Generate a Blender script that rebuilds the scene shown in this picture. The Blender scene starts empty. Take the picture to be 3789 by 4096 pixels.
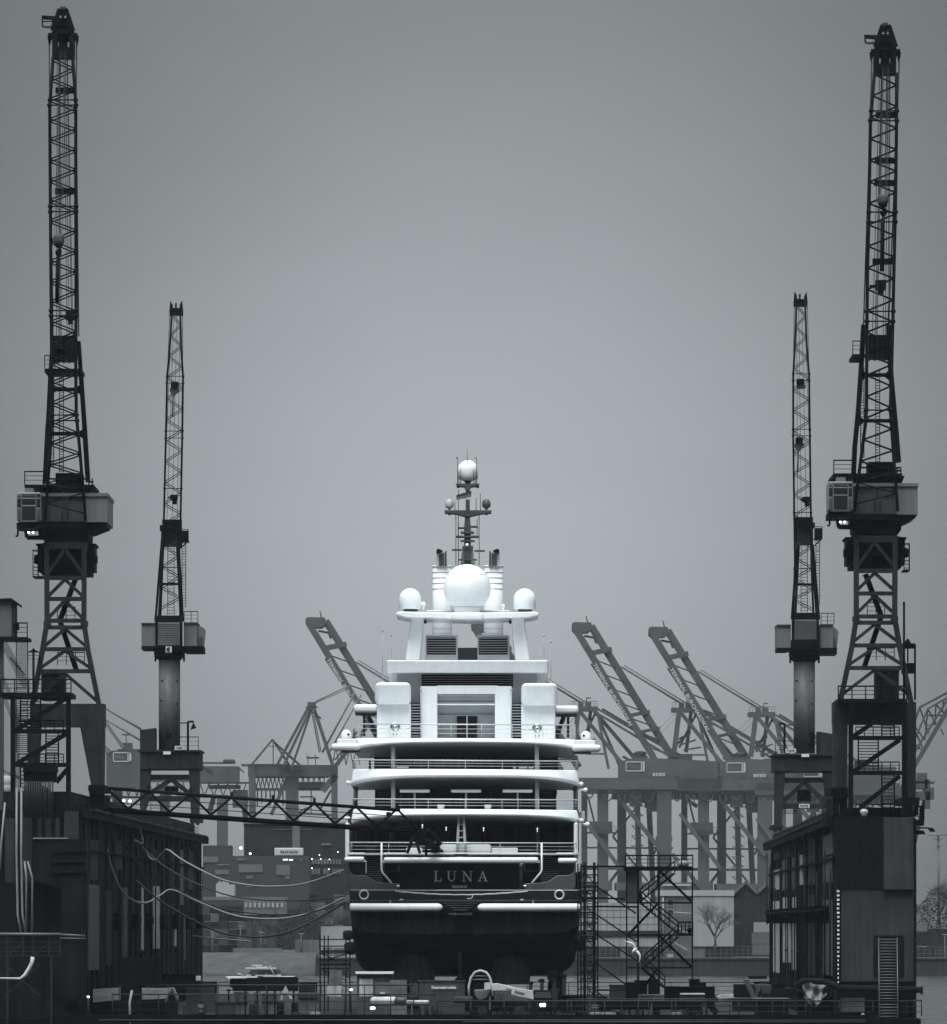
import bpy, bmesh, math, random
from mathutils import Vector, Matrix
random.seed(7)
SC = bpy.context.scene
COL = SC.collection
# the photograph's frame: focal length, principal column, horizon row, eye height above the water
F, CX, HY, EYE = 27000.0, 1894.5, 3700.0, 9.5
R = math.radians

def P(px, py, D):
    return Vector(((px - CX) * D / F, D, EYE + (HY - py) * D / F))
def S(px, D):
    return px * D / F

# ------------------------------------------------------------------ materials
TINT = (0.955, 1.0, 1.015)
def grey(v):
    return (v * TINT[0], v * TINT[1], v * TINT[2], 1)
def mat(name, v, rough=0.6, metal=0.0, var=0.25, scale=0.6, streak=0.0, bump=0.0, bscale=6.0, spec=0.5, coat=0.0, fine=0.0):
    m = bpy.data.materials.new(name); m.use_nodes = True
    nt = m.node_tree; N = nt.nodes; L = nt.links
    b = N['Principled BSDF']
    b.inputs['Roughness'].default_value = rough
    b.inputs['Metallic'].default_value = metal
    b.inputs['Specular IOR Level'].default_value = spec
    if coat: b.inputs['Coat Weight'].default_value = coat; b.inputs['Coat Roughness'].default_value = 0.08
    tc = N.new('ShaderNodeTexCoord')
    if var <= 0:
        b.inputs['Base Color'].default_value = grey(v)
    else:
        n = N.new('ShaderNodeTexNoise'); n.inputs['Scale'].default_value = scale; n.inputs['Detail'].default_value = 8; n.inputs['Roughness'].default_value = 0.62
        L.new(tc.outputs['Object'], n.inputs['Vector'])
        r = N.new('ShaderNodeValToRGB')
        r.color_ramp.elements[0].position = 0.3; r.color_ramp.elements[1].position = 0.7
        r.color_ramp.elements[0].color = grey(v * (1 - var)); r.color_ramp.elements[1].color = grey(min(v * (1 + var), 0.9))
        L.new(n.outputs['Fac'], r.inputs['Fac'])
        out = r.outputs['Color']
        if streak:
            mp = N.new('ShaderNodeMapping'); mp.inputs['Scale'].default_value = (2.2, 2.2, 0.12)
            L.new(tc.outputs['Object'], mp.inputs['Vector'])
            n2 = N.new('ShaderNodeTexNoise'); n2.inputs['Scale'].default_value = 1.1; n2.inputs['Detail'].default_value = 6
            L.new(mp.outputs['Vector'], n2.inputs['Vector'])
            r2 = N.new('ShaderNodeValToRGB'); r2.color_ramp.elements[0].position = 0.38; r2.color_ramp.elements[1].position = 0.68
            k = 1 - streak
            r2.color_ramp.elements[0].color = (k, k, k, 1); r2.color_ramp.elements[1].color = (1, 1, 1, 1)
            L.new(n2.outputs['Fac'], r2.inputs['Fac'])
            mx = N.new('ShaderNodeMix'); mx.data_type = 'RGBA'; mx.blend_type = 'MULTIPLY'; mx.inputs['Factor'].default_value = 1
            L.new(out, mx.inputs['A']); L.new(r2.outputs['Color'], mx.inputs['B']); out = mx.outputs['Result']
        L.new(out, b.inputs['Base Color'])
    if bump:
        nb = N.new('ShaderNodeTexNoise'); nb.inputs['Scale'].default_value = bscale; nb.inputs['Detail'].default_value = 5
        L.new(tc.outputs['Object'], nb.inputs['Vector'])
        bp = N.new('ShaderNodeBump'); bp.inputs['Strength'].default_value = bump; bp.inputs['Distance'].default_value = 0.2
        L.new(nb.outputs['Fac'], bp.inputs['Height']); L.new(bp.outputs['Normal'], b.inputs['Normal'])
    return m
def emis(name, v, s):
    m = bpy.data.materials.new(name); m.use_nodes = True
    b = m.node_tree.nodes['Principled BSDF']
    b.inputs['Base Color'].default_value = grey(v); b.inputs['Emission Color'].default_value = grey(1.0); b.inputs['Emission Strength'].default_value = s
    return m
M = {}
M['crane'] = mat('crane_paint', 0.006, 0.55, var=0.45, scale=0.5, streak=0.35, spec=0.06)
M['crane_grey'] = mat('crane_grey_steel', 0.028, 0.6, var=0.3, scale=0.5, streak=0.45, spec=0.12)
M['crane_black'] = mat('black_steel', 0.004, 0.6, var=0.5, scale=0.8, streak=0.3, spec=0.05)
M['cable'] = mat('wire_rope', 0.012, 0.6, var=0)
M['cabin_light'] = mat('pale_cladding', 0.135, 0.55, var=0.12, scale=0.35, streak=0.18)
M['cabin_mid'] = mat('dull_grey_cladding', 0.06, 0.6, var=0.15, scale=0.4, streak=0.25, spec=0.2)
M['louver'] = mat('pale_louvre', 0.24, 0.5, var=0.15, scale=0.6, streak=0.15)
M['column'] = mat('weathered_column_paint', 0.1, 0.6, var=0.25, scale=1.4, streak=0.35)
M['glass_dark'] = mat('dark_glass', 0.012, 0.08, var=0, spec=0.8)
M['glass_mid'] = mat('grey_glass', 0.06, 0.12, var=0, spec=0.8)
M['frame_pale'] = mat('pale_frame', 0.2, 0.4, var=0.1)
M['white'] = mat('yacht_gloss_white', 0.80, 0.30, var=0.05, scale=0.35, streak=0.07, coat=0.4)
M['white_soft'] = mat('radome_white', 0.82, 0.45, var=0.03, scale=0.4)
M['offwhite'] = mat('pale_grey_paint', 0.52, 0.4, var=0.06, scale=0.4)
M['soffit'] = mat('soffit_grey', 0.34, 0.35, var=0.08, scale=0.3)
M['hull'] = mat('hull_gloss_navy', 0.01, 0.16, var=0.15, scale=0.2, spec=0.6, coat=0.5)
M['antifoul'] = mat('antifouling_paint', 0.03, 0.7, var=0.5, scale=0.35, streak=0.5, spec=0.06)
M['bulwark'] = mat('satin_grey_bulwark', 0.065, 0.28, var=0.1, scale=0.4, spec=0.6, coat=0.4)
M['black'] = mat('matt_black', 0.008, 0.6, var=0, spec=0.05)
M['interior'] = mat('dark_saloon_wall', 0.028, 0.4, var=0.3, scale=0.8, spec=0.15)
M['chrome'] = mat('polished_steel', 0.55, 0.22, metal=1.0, var=0)
M['steel'] = mat('bare_steel', 0.35, 0.35, metal=0.8, var=0.2)
M['mast'] = mat('mast_dark_grey', 0.055, 0.45, var=0.15)
M['mast_light'] = mat('mast_light_grey', 0.40, 0.45, var=0.1)
M['letter'] = mat('brushed_letter_metal', 0.85, 0.4, metal=0.0, var=0)
M['letter_dim'] = mat('dull_letter', 0.5, 0.5, var=0)
M['dock'] = mat('dock_wall_steel', 0.012, 0.6, var=0.55, scale=0.35, streak=0.6, bump=0.25, bscale=1.2, spec=0.06)
M['dock_dark'] = mat('dock_fender_black', 0.005, 0.7, var=0.5, scale=0.7, streak=0.4, spec=0.04)
M['dock_mid'] = mat('dock_end_plate', 0.042, 0.6, var=0.22, scale=0.3, streak=0.3, bump=0.1, bscale=0.8, spec=0.08)
M['dock_pale'] = mat('worn_pale_panel', 0.1, 0.5, var=0.4, scale=0.5, streak=0.55)
M['dock_bright'] = mat('pale_coat_and_wet_sheen', 0.5, 0.45, var=0.25, scale=0.5, streak=0.4)  # pale things, and the wet sheen painted on the dock walls
M['deck'] = mat('dock_deck_plate', 0.01, 0.5, var=0.5, scale=0.25, bump=0.2, bscale=2, spec=0.08)
M['rail'] = mat('railing_dull_steel', 0.022, 0.5, var=0.2, spec=0.2)
M['rail_pale'] = mat('galvanised_rail', 0.1, 0.45, metal=0.3, var=0.2)
M['rust'] = mat('dark_rusty_iron', 0.011, 0.8, var=0.5, scale=1.5, spec=0.06)
M['tarp'] = mat('dull_tarpaulin', 0.1, 0.75, var=0.25, scale=0.7, bump=0.4, bscale=1.5)
M['tarp_pale'] = mat('pale_tarpaulin', 0.2, 0.6, var=0.25, scale=1.0, bump=0.5, bscale=2.0)
M['cont'] = mat('container_grey_paint', 0.05, 0.6, var=0.2, scale=0.8, streak=0.3)
M['paint_white'] = mat('worn_white_paint', 0.5, 0.5, var=0.15, scale=0.8, streak=0.2)
M['sign'] = mat('sign_white', 0.6, 0.5, var=0)
M['ink'] = mat('sign_black_ink', 0.02, 0.6, var=0)
M['rubber'] = mat('tyre_rubber', 0.008, 0.8, var=0.2)
M['rope_pale'] = mat('pale_hose', 0.2, 0.6, var=0.2, scale=2)
M['rope_dark'] = mat('dark_hose', 0.018, 0.7, var=0.2, scale=2)
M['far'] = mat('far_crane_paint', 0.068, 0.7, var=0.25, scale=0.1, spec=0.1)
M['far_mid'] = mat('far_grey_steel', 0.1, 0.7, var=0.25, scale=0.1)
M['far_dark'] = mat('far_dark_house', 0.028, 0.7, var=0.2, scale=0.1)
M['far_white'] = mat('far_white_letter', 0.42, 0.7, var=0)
M['brick'] = mat('dark_brick_wall', 0.03, 0.85, var=0.3, scale=0.3, streak=0.3, spec=0.1)
M['wall_pale'] = mat('pale_rendered_wall', 0.28, 0.8, var=0.1, scale=0.15, streak=0.15)
M['wall_mid'] = mat('grey_rendered_wall', 0.12, 0.8, var=0.15, scale=0.2, streak=0.2)
M['roof_far'] = mat('far_roof_sheet', 0.30, 0.7, var=0.1)
M['window_far'] = mat('far_window', 0.02, 0.3, var=0)
M['bark'] = mat('bare_bark', 0.065, 0.9, var=0.2)
M['foliage'] = mat('dark_scrub', 0.018, 0.9, var=0.4, scale=0.6, spec=0.05)
M['bank'] = mat('grassy_bank', 0.036, 0.9, var=0.6, scale=0.3, bump=0.5, bscale=0.8)
M['quay'] = mat('quay_stone', 0.025, 0.85, var=0.4, scale=0.3, streak=0.5)
M['rail_white'] = mat('bright_polished_rail', 0.62, 0.3, metal=0.3, var=0)
M['bird'] = mat('gull_plumage', 0.72, 0.7, var=0.06, scale=3)
M['bird_grey'] = mat('gull_wing_grey', 0.42, 0.7, var=0.05, scale=3)
M['lamp'] = emis('lit_lamp', 0.8, 2.5)
M['lamp_soft'] = emis('lit_strip', 0.8, 0.35)
M['flag_black'] = mat('flag_black_cloth', 0.02, 0.8, var=0)
M['flag_mid'] = mat('flag_red_cloth', 0.10, 0.8, var=0)
M['flag_pale'] = mat('flag_gold_cloth', 0.45, 0.8, var=0)

# ------------------------------------------------------------------ mesh building
class MB:
    """collects boxes, bars, tubes, prisms and lathes in world coordinates; build() links them as ONE mesh object"""
    def __init__(s): s.v = []; s.f = []; s.sm = []
    def add(s, vs, fs, smooth=False):
        o = len(s.v); s.v += [Vector(v) for v in vs]
        for f in fs: s.f.append([i + o for i in f]); s.sm.append(smooth)
        return s
    def box(s, x0, x1, y0, y1, z0, z1):
        vs = [(x, y, z) for z in (z0, z1) for y in (y0, y1) for x in (x0, x1)]
        return s.add(vs, [(0, 2, 3, 1), (4, 5, 7, 6), (0, 1, 5, 4), (2, 6, 7, 3), (0, 4, 6, 2), (1, 3, 7, 5)])
    def pbox(s, px0, px1, py0, py1, D, depth):        # front face at distance D, py0 above py1
        a = P(px0, py1, D); b = P(px1, py0, D)
        return s.box(a.x, b.x, D, D + depth, a.z, b.z)
    def bar(s, p0, p1, w, h=None, up=None):
        p0 = Vector(p0); p1 = Vector(p1); h = w if h is None else h
        d = (p1 - p0)
        if d.length < 1e-6: return s
        d.normalize()
        u = Vector(up) if up else (Vector((0, 1, 0)) if abs(d.y) < 0.9 else Vector((0, 0, 1)))
        a = d.cross(u).normalized() * (w / 2); b = a.cross(d).normalized() * (h / 2)
        vs = [p0 - a - b, p0 + a - b, p0 + a + b, p0 - a + b, p1 - a - b, p1 + a - b, p1 + a + b, p1 - a + b]
        return s.add(vs, [(0, 3, 2, 1), (4, 5, 6, 7), (0, 1, 5, 4), (1, 2, 6, 5), (2, 3, 7, 6), (3, 0, 4, 7)])
    def tube(s, p0, p1, r, r2=None, n=8, cap=True):
        return s.path([p0, p1], [r, r if r2 is None else r2], n, cap)
    def path(s, pts, r, n=6, cap=True):
        pts = [Vector(p) for p in pts]; k = len(pts)
        rs = r if isinstance(r, (list, tuple)) else [r] * k
        vs = []; fs = []; prev = None
        for i, p in enumerate(pts):
            d = (pts[min(i + 1, k - 1)] - pts[max(i - 1, 0)])
            if d.length < 1e-9: d = Vector((0, 0, 1))
            d.normalize()
            if prev is None:
                u = Vector((0, 0, 1)) if abs(d.z) < 0.9 else Vector((1, 0, 0))
                a = d.cross(u).normalized()
            else:
                a = (prev - d * prev.dot(d)).normalized()
            prev = a; b = d.cross(a)
            for j in range(n):
                t = 2 * math.pi * (j + 0.5) / n
                vs.append(p + (a * math.cos(t) + b * math.sin(t)) * rs[i])
        for i in range(k - 1):
            for j in range(n):
                fs.append((i * n + j, i * n + (j + 1) % n, (i + 1) * n + (j + 1) % n, (i + 1) * n + j))
        s.add(vs, fs, n > 4)
        if cap:
            o = len(s.v) - k * n
            s.f.append([o + j for j in reversed(range(n))]); s.sm.append(False)
            s.f.append([o + (k - 1) * n + j for j in range(n)]); s.sm.append(False)
        return s
    def prism(s, pts, y0, y1, smooth=False):          # polygon in (x, z), extruded along y
        n = len(pts)
        ar = sum(pts[i][0] * pts[(i + 1) % n][1] - pts[(i + 1) % n][0] * pts[i][1] for i in range(n))
        if ar < 0: pts = list(reversed(pts))
        vs = [(x, y0, z) for x, z in pts] + [(x, y1, z) for x, z in pts]
        s.add(vs, [tuple(range(n)), tuple(range(2 * n - 1, n - 1, -1))])
        o = len(s.v) - 2 * n
        for i in range(n):
            j = (i + 1) % n
            s.f.append([o + i, o + n + i, o + n + j, o + j]); s.sm.append(smooth)
        return s
    def lean(s, px0, px1, py0, py1, D, depth, lean):   # box whose front face leans in towards its foot
        a = P(px0, py1, D); b_ = P(px1, py0, D)
        vs = [(a.x, D + lean, a.z), (b_.x, D + lean, a.z), (a.x, D + depth, a.z), (b_.x, D + depth, a.z), (a.x, D, b_.z), (b_.x, D, b_.z), (a.x, D + depth, b_.z), (b_.x, D + depth, b_.z)]
        return s.add(vs, [(0, 2, 3, 1), (4, 5, 7, 6), (0, 1, 5, 4), (2, 6, 7, 3), (0, 4, 6, 2), (1, 3, 7, 5)])
    def pprism(s, pp, D, depth, smooth=False):
        return s.prism([((x - CX) * D / F, EYE + (HY - y) * D / F) for x, y in pp], D, D + depth, smooth)
    def lathe(s, c, prof, n=24, sx=1.0, sy=1.0):      # profile of (radius, z) turned about the vertical through c
        c = Vector(c); k = len(prof); vs = []; fs = []
        for r, z in prof:
            for j in range(n):
                t = 2 * math.pi * j / n
                vs.append(c + Vector((r * math.cos(t) * sx, r * math.sin(t) * sy, z)))
        for i in range(k - 1):
            for j in range(n):
                fs.append((i * n + j, i * n + (j + 1) % n, (i + 1) * n + (j + 1) % n, (i + 1) * n + j))
        s.add(vs, fs, True)
        o = len(s.v) - k * n
        s.f.append([o + j for j in reversed(range(n))]); s.sm.append(False)
        s.f.append([o + (k - 1) * n + j for j in range(n)]); s.sm.append(False)
        return s
    def ball(s, c, r, n=20, sz=1.0):
        m = n // 2
        return s.lathe(c, [(max(r * math.sin(math.pi * i / m), 1e-3), -r * sz * math.cos(math.pi * i / m)) for i in range(m + 1)], n)
    def ring(s, c, R0, r, n=24, k=8, axis='Y'):
        c = Vector(c); vs = []; fs = []
        for i in range(n):
            t = 2 * math.pi * i / n
            for j in range(k):
                q = 2 * math.pi * j / k
                rad = R0 + r * math.cos(q); h = r * math.sin(q)
                if axis == 'Y': vs.append(c + Vector((rad * math.cos(t), h, rad * math.sin(t))))
                elif axis == 'X': vs.append(c + Vector((h, rad * math.cos(t), rad * math.sin(t))))
                else: vs.append(c + Vector((rad * math.cos(t), rad * math.sin(t), h)))
        for i in range(n):
            for j in range(k):
                fs.append((i * k + j, ((i + 1) % n) * k + j, ((i + 1) % n) * k + (j + 1) % k, i * k + (j + 1) % k))
        return s.add(vs, fs, True)
    def merge(s, o):
        return s.add(o.v, o.f) 
    def pieces(s):
        """far-apart lumps of the mesh, as lists of face indices"""
        n = len(s.v); par = list(range(n))
        def find(a):
            while par[a] != a: par[a] = par[par[a]]; a = par[a]
            return a
        for f in s.f:
            r = find(f[0])
            for i in f[1:]:
                q = find(i)
                if q != r: par[q] = r
        isl = {}
        for k, f in enumerate(s.f): isl.setdefault(find(f[0]), []).append(k)
        keys = list(isl)
        if len(keys) < 2 or len(keys) > 780: return [list(range(len(s.f)))]
        bb = []
        for k in keys:
            vs = [s.v[i] for fi in isl[k] for i in s.f[fi]]
            lo = [min(v[a] for v in vs) for a in range(3)]; hi = [max(v[a] for v in vs) for a in range(3)]
            bb.append((lo, hi, max(hi[a] - lo[a] for a in range(3))))
        m = len(keys); g = list(range(m))
        def fg(a):
            while g[a] != a: g[a] = g[g[a]]; a = g[a]
            return a
        for i in range(m):
            for j in range(i + 1, m):
                if fg(i) == fg(j): continue
                d2 = sum(max(0.0, bb[i][0][a] - bb[j][1][a], bb[j][0][a] - bb[i][1][a]) ** 2 for a in range(3))
                if d2 ** .5 <= max(0.02, 0.49 * max(bb[i][2], bb[j][2])): g[fg(j)] = fg(i)
        out = {}
        for i in range(m): out.setdefault(fg(i), []).extend(isl[keys[i]])
        return list(out.values())
    def build(s, name, m, parent=None, bevel=0.0, seg=3, label=None):
        if parent is not None:
            ps = s.pieces()
            if 1 < len(ps) <= 100:
                first = None
                for p in sorted(ps, key=len, reverse=True):
                    t = MB(); ids = sorted({i for k in p for i in s.f[k]}); mp = {a: b_ for b_, a in enumerate(ids)}
                    t.v = [s.v[i] for i in ids]; t.f = [[mp[i] for i in s.f[k]] for k in p]; t.sm = [s.sm[k] for k in p]
                    o = t.build1(name, m, parent, bevel, seg, label); first = first or o
                return first
        return s.build1(name, m, parent, bevel, seg, label)
    def build1(s, name, m, parent=None, bevel=0.0, seg=3, label=None):
        if parent is not None: org = WORLD[parent.name]
        else:
            xs = [v.x for v in s.v]; ys = [v.y for v in s.v]; zs = [v.z for v in s.v]
            org = Vector(((min(xs) + max(xs)) / 2, (min(ys) + max(ys)) / 2, min(zs)))
        me = bpy.data.meshes.new(name)
        me.from_pydata([v - org for v in s.v], [], s.f)
        me.polygons.foreach_set('use_smooth', s.sm)
        bm = bmesh.new(); bm.from_mesh(me); bmesh.ops.recalc_face_normals(bm, faces=bm.faces); bm.to_mesh(me); bm.free()
        me.update()
        me.materials.append(m if not isinstance(m, str) else M[m])
        o = bpy.data.objects.new(name, me); COL.objects.link(o)
        if parent is not None: o.parent = parent; WORLD[o.name] = org.copy()
        else: o.location = org; WORLD[o.name] = org.copy()
        if bevel:
            b = o.modifiers.new('bevel', 'BEVEL'); b.width = bevel; b.segments = seg; b.limit_method = 'ANGLE'; b.angle_limit = R(40); b.harden_normals = False
            for p in me.polygons: p.use_smooth = True
            w = o.modifiers.new('wn', 'WEIGHTED_NORMAL'); w.keep_sharp = False
        if label: o['label'] = label
        return o
WORLD = {}
def tag(o, label, cat, group=None, kind=None):
    o['label'] = label; o['category'] = cat
    if group: o['group'] = group
    o['kind'] = kind or 'thing'
    return o
def thing(name, loc, label, cat, group=None):
    o = bpy.data.objects.new(name, None); COL.objects.link(o)
    o.location = loc; o.empty_display_size = 0.5; WORLD[o.name] = Vector(loc)
    return tag(o, label, cat, group)
def one(mb, name, m, label, cat, group=None, kind=None, bevel=0.0):
    return tag(mb.build(name, m, None, bevel), label, cat, group, kind)
def struct(mb, name, m):
    o = mb.build(name, m); o['kind'] = 'structure'; return o
def copy_tree(o, parent=None):
    c = o.copy(); COL.objects.link(c)
    if parent is not None: c.parent = parent
    for ch in list(o.children): copy_tree(ch, c)
    return c
def text_mesh(txt, height, extrude, font_bold=False, spacing=1.0, sx=1.0, offset=0.0):
    cu = bpy.data.curves.new('lettering', 'FONT'); cu.body = txt; cu.size = height / 0.73; cu.extrude = extrude
    cu.align_x = 'CENTER'; cu.align_y = 'CENTER'; cu.space_character = spacing; cu.resolution_u = 2; cu.offset = offset
    ob = bpy.data.objects.new('lettering', cu); COL.objects.link(ob)
    dg = bpy.context.evaluated_depsgraph_get()
    me = bpy.data.meshes.new_from_object(ob.evaluated_get(dg))
    COL.objects.unlink(ob); bpy.data.objects.remove(ob)
    vs = [Vector((v.co.x * sx, v.co.y, v.co.z)) for v in me.vertices]; fs = [list(p.vertices) for p in me.polygons]
    bpy.data.meshes.remove(me)
    return vs, fs
def put_text(name, txt, centre, height, m, parent, right=(1, 0, 0), up=(0, 0, 1), extrude=0.01, spacing=1.0, sx=1.0, offset=0.0, fit=None):
    vs, fs = text_mesh(txt, height, extrude, False, spacing, sx, offset)
    r = Vector(right).normalized(); u = Vector(up).normalized(); n = r.cross(u)
    if fit:
        xs = [v.x for v in vs]; k = fit / max(max(xs) - min(xs), 1e-6); mid = (max(xs) + min(xs)) / 2
        vs = [Vector(((v.x - mid) * k, v.y, v.z)) for v in vs]
    b = MB(); b.add([Vector(centre) + r * v.x + u * v.y + n * v.z for v in vs], fs)
    return b.build(name, m, parent)
def lerp(a, b, t): return a + (b - a) * t
def railing(b, pts, h, posts=6, wires=2, r=0.025, rp=None):
    """posts and wires along a polyline given at deck height"""
    pts = [Vector(p) for p in pts]; rp = rp or r; up = Vector((0, 0, h))
    for i in range(len(pts) - 1):
        a, c = pts[i], pts[i + 1]
        b.tube(a + up, c + up, r * 1.3, n=5)
        for w in range(wires):
            q = Vector((0, 0, h * (w + 1) / (wires + 1)))
            b.tube(a + q, c + q, r * 0.7, n=4)
        n = max(1, round(posts * (c - a).length / sum((pts[j + 1] - pts[j]).length for j in range(len(pts) - 1))))
        for k in range(n + 1):
            p = a.lerp(c, k / n); b.tube(p, p + up, rp, n=5)
    return b
def ladder(b, p0, p1, w, n, r=0.03, side=(1, 0, 0)):
    p0 = Vector(p0); p1 = Vector(p1); q = Vector(side).normalized() * (w / 2)
    b.tube(p0 - q, p1 - q, r, n=5); b.tube(p0 + q, p1 + q, r, n=5)
    for i in range(n):
        c = p0.lerp(p1, (i + 0.5) / n); b.tube(c - q, c + q, r * 0.8, n=5)
    return b
# ------------------------------------------------------------------ camera, sky, light, air
cam = bpy.data.cameras.new('camera'); co = bpy.data.objects.new('camera', cam); COL.objects.link(co)
cam.sensor_fit = 'HORIZONTAL'; cam.sensor_width = 36.0; cam.lens = 36.0 * F / 3789.0
cam.shift_y = (HY - 2048.0) / 3789.0; cam.shift_x = 0.0
co.location = (0, 0, EYE); co.rotation_euler = (R(90), 0, 0); cam.clip_start = 1.0; cam.clip_end = 20000
SC.camera = co
SUN_EL, SUN_AZ = 58.0, 200.0          # soft light from behind the camera through thick cloud
w = bpy.data.worlds.new('World'); SC.world = w; w.use_nodes = True
nt = w.node_tree; N = nt.nodes; L = nt.links
bg = N['Background']; bg.inputs['Strength'].default_value = 0.080
sky = N.new('ShaderNodeTexSky'); sky.sky_type = 'NISHITA'; sky.sun_disc = False
sky.sun_elevation = R(SUN_EL); sky.sun_rotation = R(SUN_AZ - 0); sky.dust_density = 4.0
bw = N.new('ShaderNodeRGBToBW'); L.new(sky.outputs['Color'], bw.inputs['Color'])
tc = N.new('ShaderNodeTexCoord'); sx = N.new('ShaderNodeSeparateXYZ'); L.new(tc.outputs['Generated'], sx.inputs['Vector'])
def math_node(op, a, b=None, clamp=False):
    n = N.new('ShaderNodeMath'); n.operation = op; n.use_clamp = clamp
    for i, q in enumerate((a, b)):
        if q is None: continue
        if isinstance(q, (int, float)): n.inputs[i].default_value = q
        else: L.new(q, n.inputs[i])
    return n.outputs[0]
# overcast: a paler patch low over the harbour, darker cloud around it, brightest overhead
X, Y, Z = sx.outputs['X'], sx.outputs['Y'], sx.outputs['Z']
el = math_node('MAXIMUM', Z, 0.0)
dome = math_node('ADD', 0.10, math_node('MULTIPLY', math_node('POWER', el, 2.2), 8.5))
dome = math_node('ADD', dome, math_node('MULTIPLY', math_node('MAXIMUM', math_node('SUBTRACT', el, 0.13), 0.0), 4.5))
dx = math_node('DIVIDE', X, 0.078); dz = math_node('DIVIDE', math_node('SUBTRACT', Z, 0.050), 0.088)
rr = math_node('ADD', math_node('MULTIPLY', dx, dx), math_node('MULTIPLY', dz, dz))
patch = math_node('POWER', 2.718, math_node('MULTIPLY', rr, -1.0))
front = math_node('GREATER_THAN', Y, 0.0)
patch = math_node('MULTIPLY', math_node('MULTIPLY', patch, front), 1.95)
cl = N.new('ShaderNodeTexNoise'); cl.inputs['Scale'].default_value = 9.0; cl.inputs['Detail'].default_value = 4; cl.inputs['Roughness'].default_value = 0.55
mp = N.new('ShaderNodeMapping'); mp.inputs['Scale'].default_value = (1, 1, 2.2); L.new(tc.outputs['Generated'], mp.inputs['Vector']); L.new(mp.outputs['Vector'], cl.inputs['Vector'])
cloud = math_node('ADD', 0.86, math_node('MULTIPLY', cl.outputs['Fac'], 0.28))
tot = math_node('MULTIPLY', math_node('ADD', dome, patch), cloud)
tot = math_node('ADD', math_node('MULTIPLY', tot, 0.86), math_node('MULTIPLY', bw.outputs['Val'], 0.10))
cmb = N.new('ShaderNodeMix'); cmb.data_type = 'RGBA'; cmb.blend_type = 'MULTIPLY'; cmb.inputs['Factor'].default_value = 1
vv = N.new('ShaderNodeCombineColor'); [L.new(tot, vv.inputs[i]) for i in range(3)]
L.new(vv.outputs['Color'], cmb.inputs['A']); cmb.inputs['B'].default_value = (0.925, 1.0, 1.035, 1)
L.new(cmb.outputs['Result'], bg.inputs['Color'])
sl = bpy.data.lights.new('sun', 'SUN'); sl.energy = 0.95; sl.angle = R(40); sl.color = (0.97, 1.0, 1.0)
so = bpy.data.objects.new('sun', sl); COL.objects.link(so); so.location = (0, -50, 120)
az = R(SUN_AZ); dv = Vector((math.sin(az) * math.cos(R(SUN_EL)), math.cos(az) * math.cos(R(SUN_EL)), math.sin(R(SUN_EL))))
so.rotation_euler = dv.to_track_quat('Z', 'Y').to_euler()
SC.view_settings.view_transform = 'Standard'; SC.view_settings.look = 'None'; SC.view_settings.exposure = 1.46; SC.view_settings.gamma = 1
SC.view_settings.use_curve_mapping = False
SC.cycles.volume_bounces = 1; SC.cycles.max_bounces = 6; SC.cycles.diffuse_bounces = 3; SC.cycles.glossy_bounces = 3
SC.cycles.use_denoising = True
# the damp harbour air
hz = MB().box(-1500, 1500, -120, 3400, -1.6, 150)
ho = hz.build('haze', bpy.data.materials.new('haze')); ho['kind'] = 'stuff'; ho['label'] = 'pale damp harbour haze thickening with distance'; ho['category'] = 'haze'
hm = ho.data.materials[0]; hm.use_nodes = True; hn = hm.node_tree; hn.nodes.remove(hn.nodes['Principled BSDF'])
pv = hn.nodes.new('ShaderNodeVolumePrincipled'); pv.inputs['Color'].default_value = (0.90, 0.98, 1.0, 1); pv.inputs['Density'].default_value = 0.000027; pv.inputs['Anisotropy'].default_value = 0.2
hn.links.new(pv.outputs['Volume'], hn.nodes['Material Output'].inputs['Volume'])
# water: wind-ruffled river
wm = mat('river_water', 0.02, 0.12, var=0.2, scale=0.05, spec=0.6)
wn = wm.node_tree; nn = wn.nodes; tcw = nn.new('ShaderNodeTexCoord'); mpw = nn.new('ShaderNodeMapping'); mpw.inputs['Scale'].default_value = (0.16, 0.060, 1)
wn.links.new(tcw.outputs['Object'], mpw.inputs['Vector'])
wv = nn.new('ShaderNodeTexNoise'); wv.inputs['Scale'].default_value = 1.0; wv.inputs['Detail'].default_value = 7; wv.inputs['Roughness'].default_value = 0.6
wn.links.new(mpw.outputs['Vector'], wv.inputs['Vector'])
wb = nn.new('ShaderNodeBump'); wb.inputs['Strength'].default_value = 0.9; wb.inputs['Distance'].default_value = 1.2
wn.links.new(wv.outputs['Fac'], wb.inputs['Height']); wn.links.new(wb.outputs['Normal'], nn['Principled BSDF'].inputs['Normal'])
wt = MB()
xs = [-1450, -300, -60, 60, 300, 1450]; ys = [-100, 300, 600, 900, 1290, 3350]
for i in range(5):
    for j in range(5):
        a, b_, c, d = xs[i], xs[i + 1], ys[j], ys[j + 1]
        wt.add([(a, c, -.45), (b_, c, -.45), (b_, d, -.45), (a, d, -.45)], [(0, 1, 2, 3)])
bmw = wt.build('water', wm); bmw['kind'] = 'structure'
from mathutils import noise
wv2 = MB(); cols_ = [-62 + i * .85 for i in range(182)]; rows_ = [600.0]
while rows_[-1] < 1249: rows_.append(rows_[-1] + 1.15 + (rows_[-1] - 600) * .0012)
for y in rows_:
    for x in cols_:
        q = noise.noise((x * .16, y * .10, 0)) * .34 + noise.noise((x * .42, y * .26, 3.1)) * .20 + noise.noise((x * .03, y * .02, 7.7)) * .18
        wv2.v.append(Vector((x, y, q * 1.25 - .02)))
n_ = len(cols_)
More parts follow.
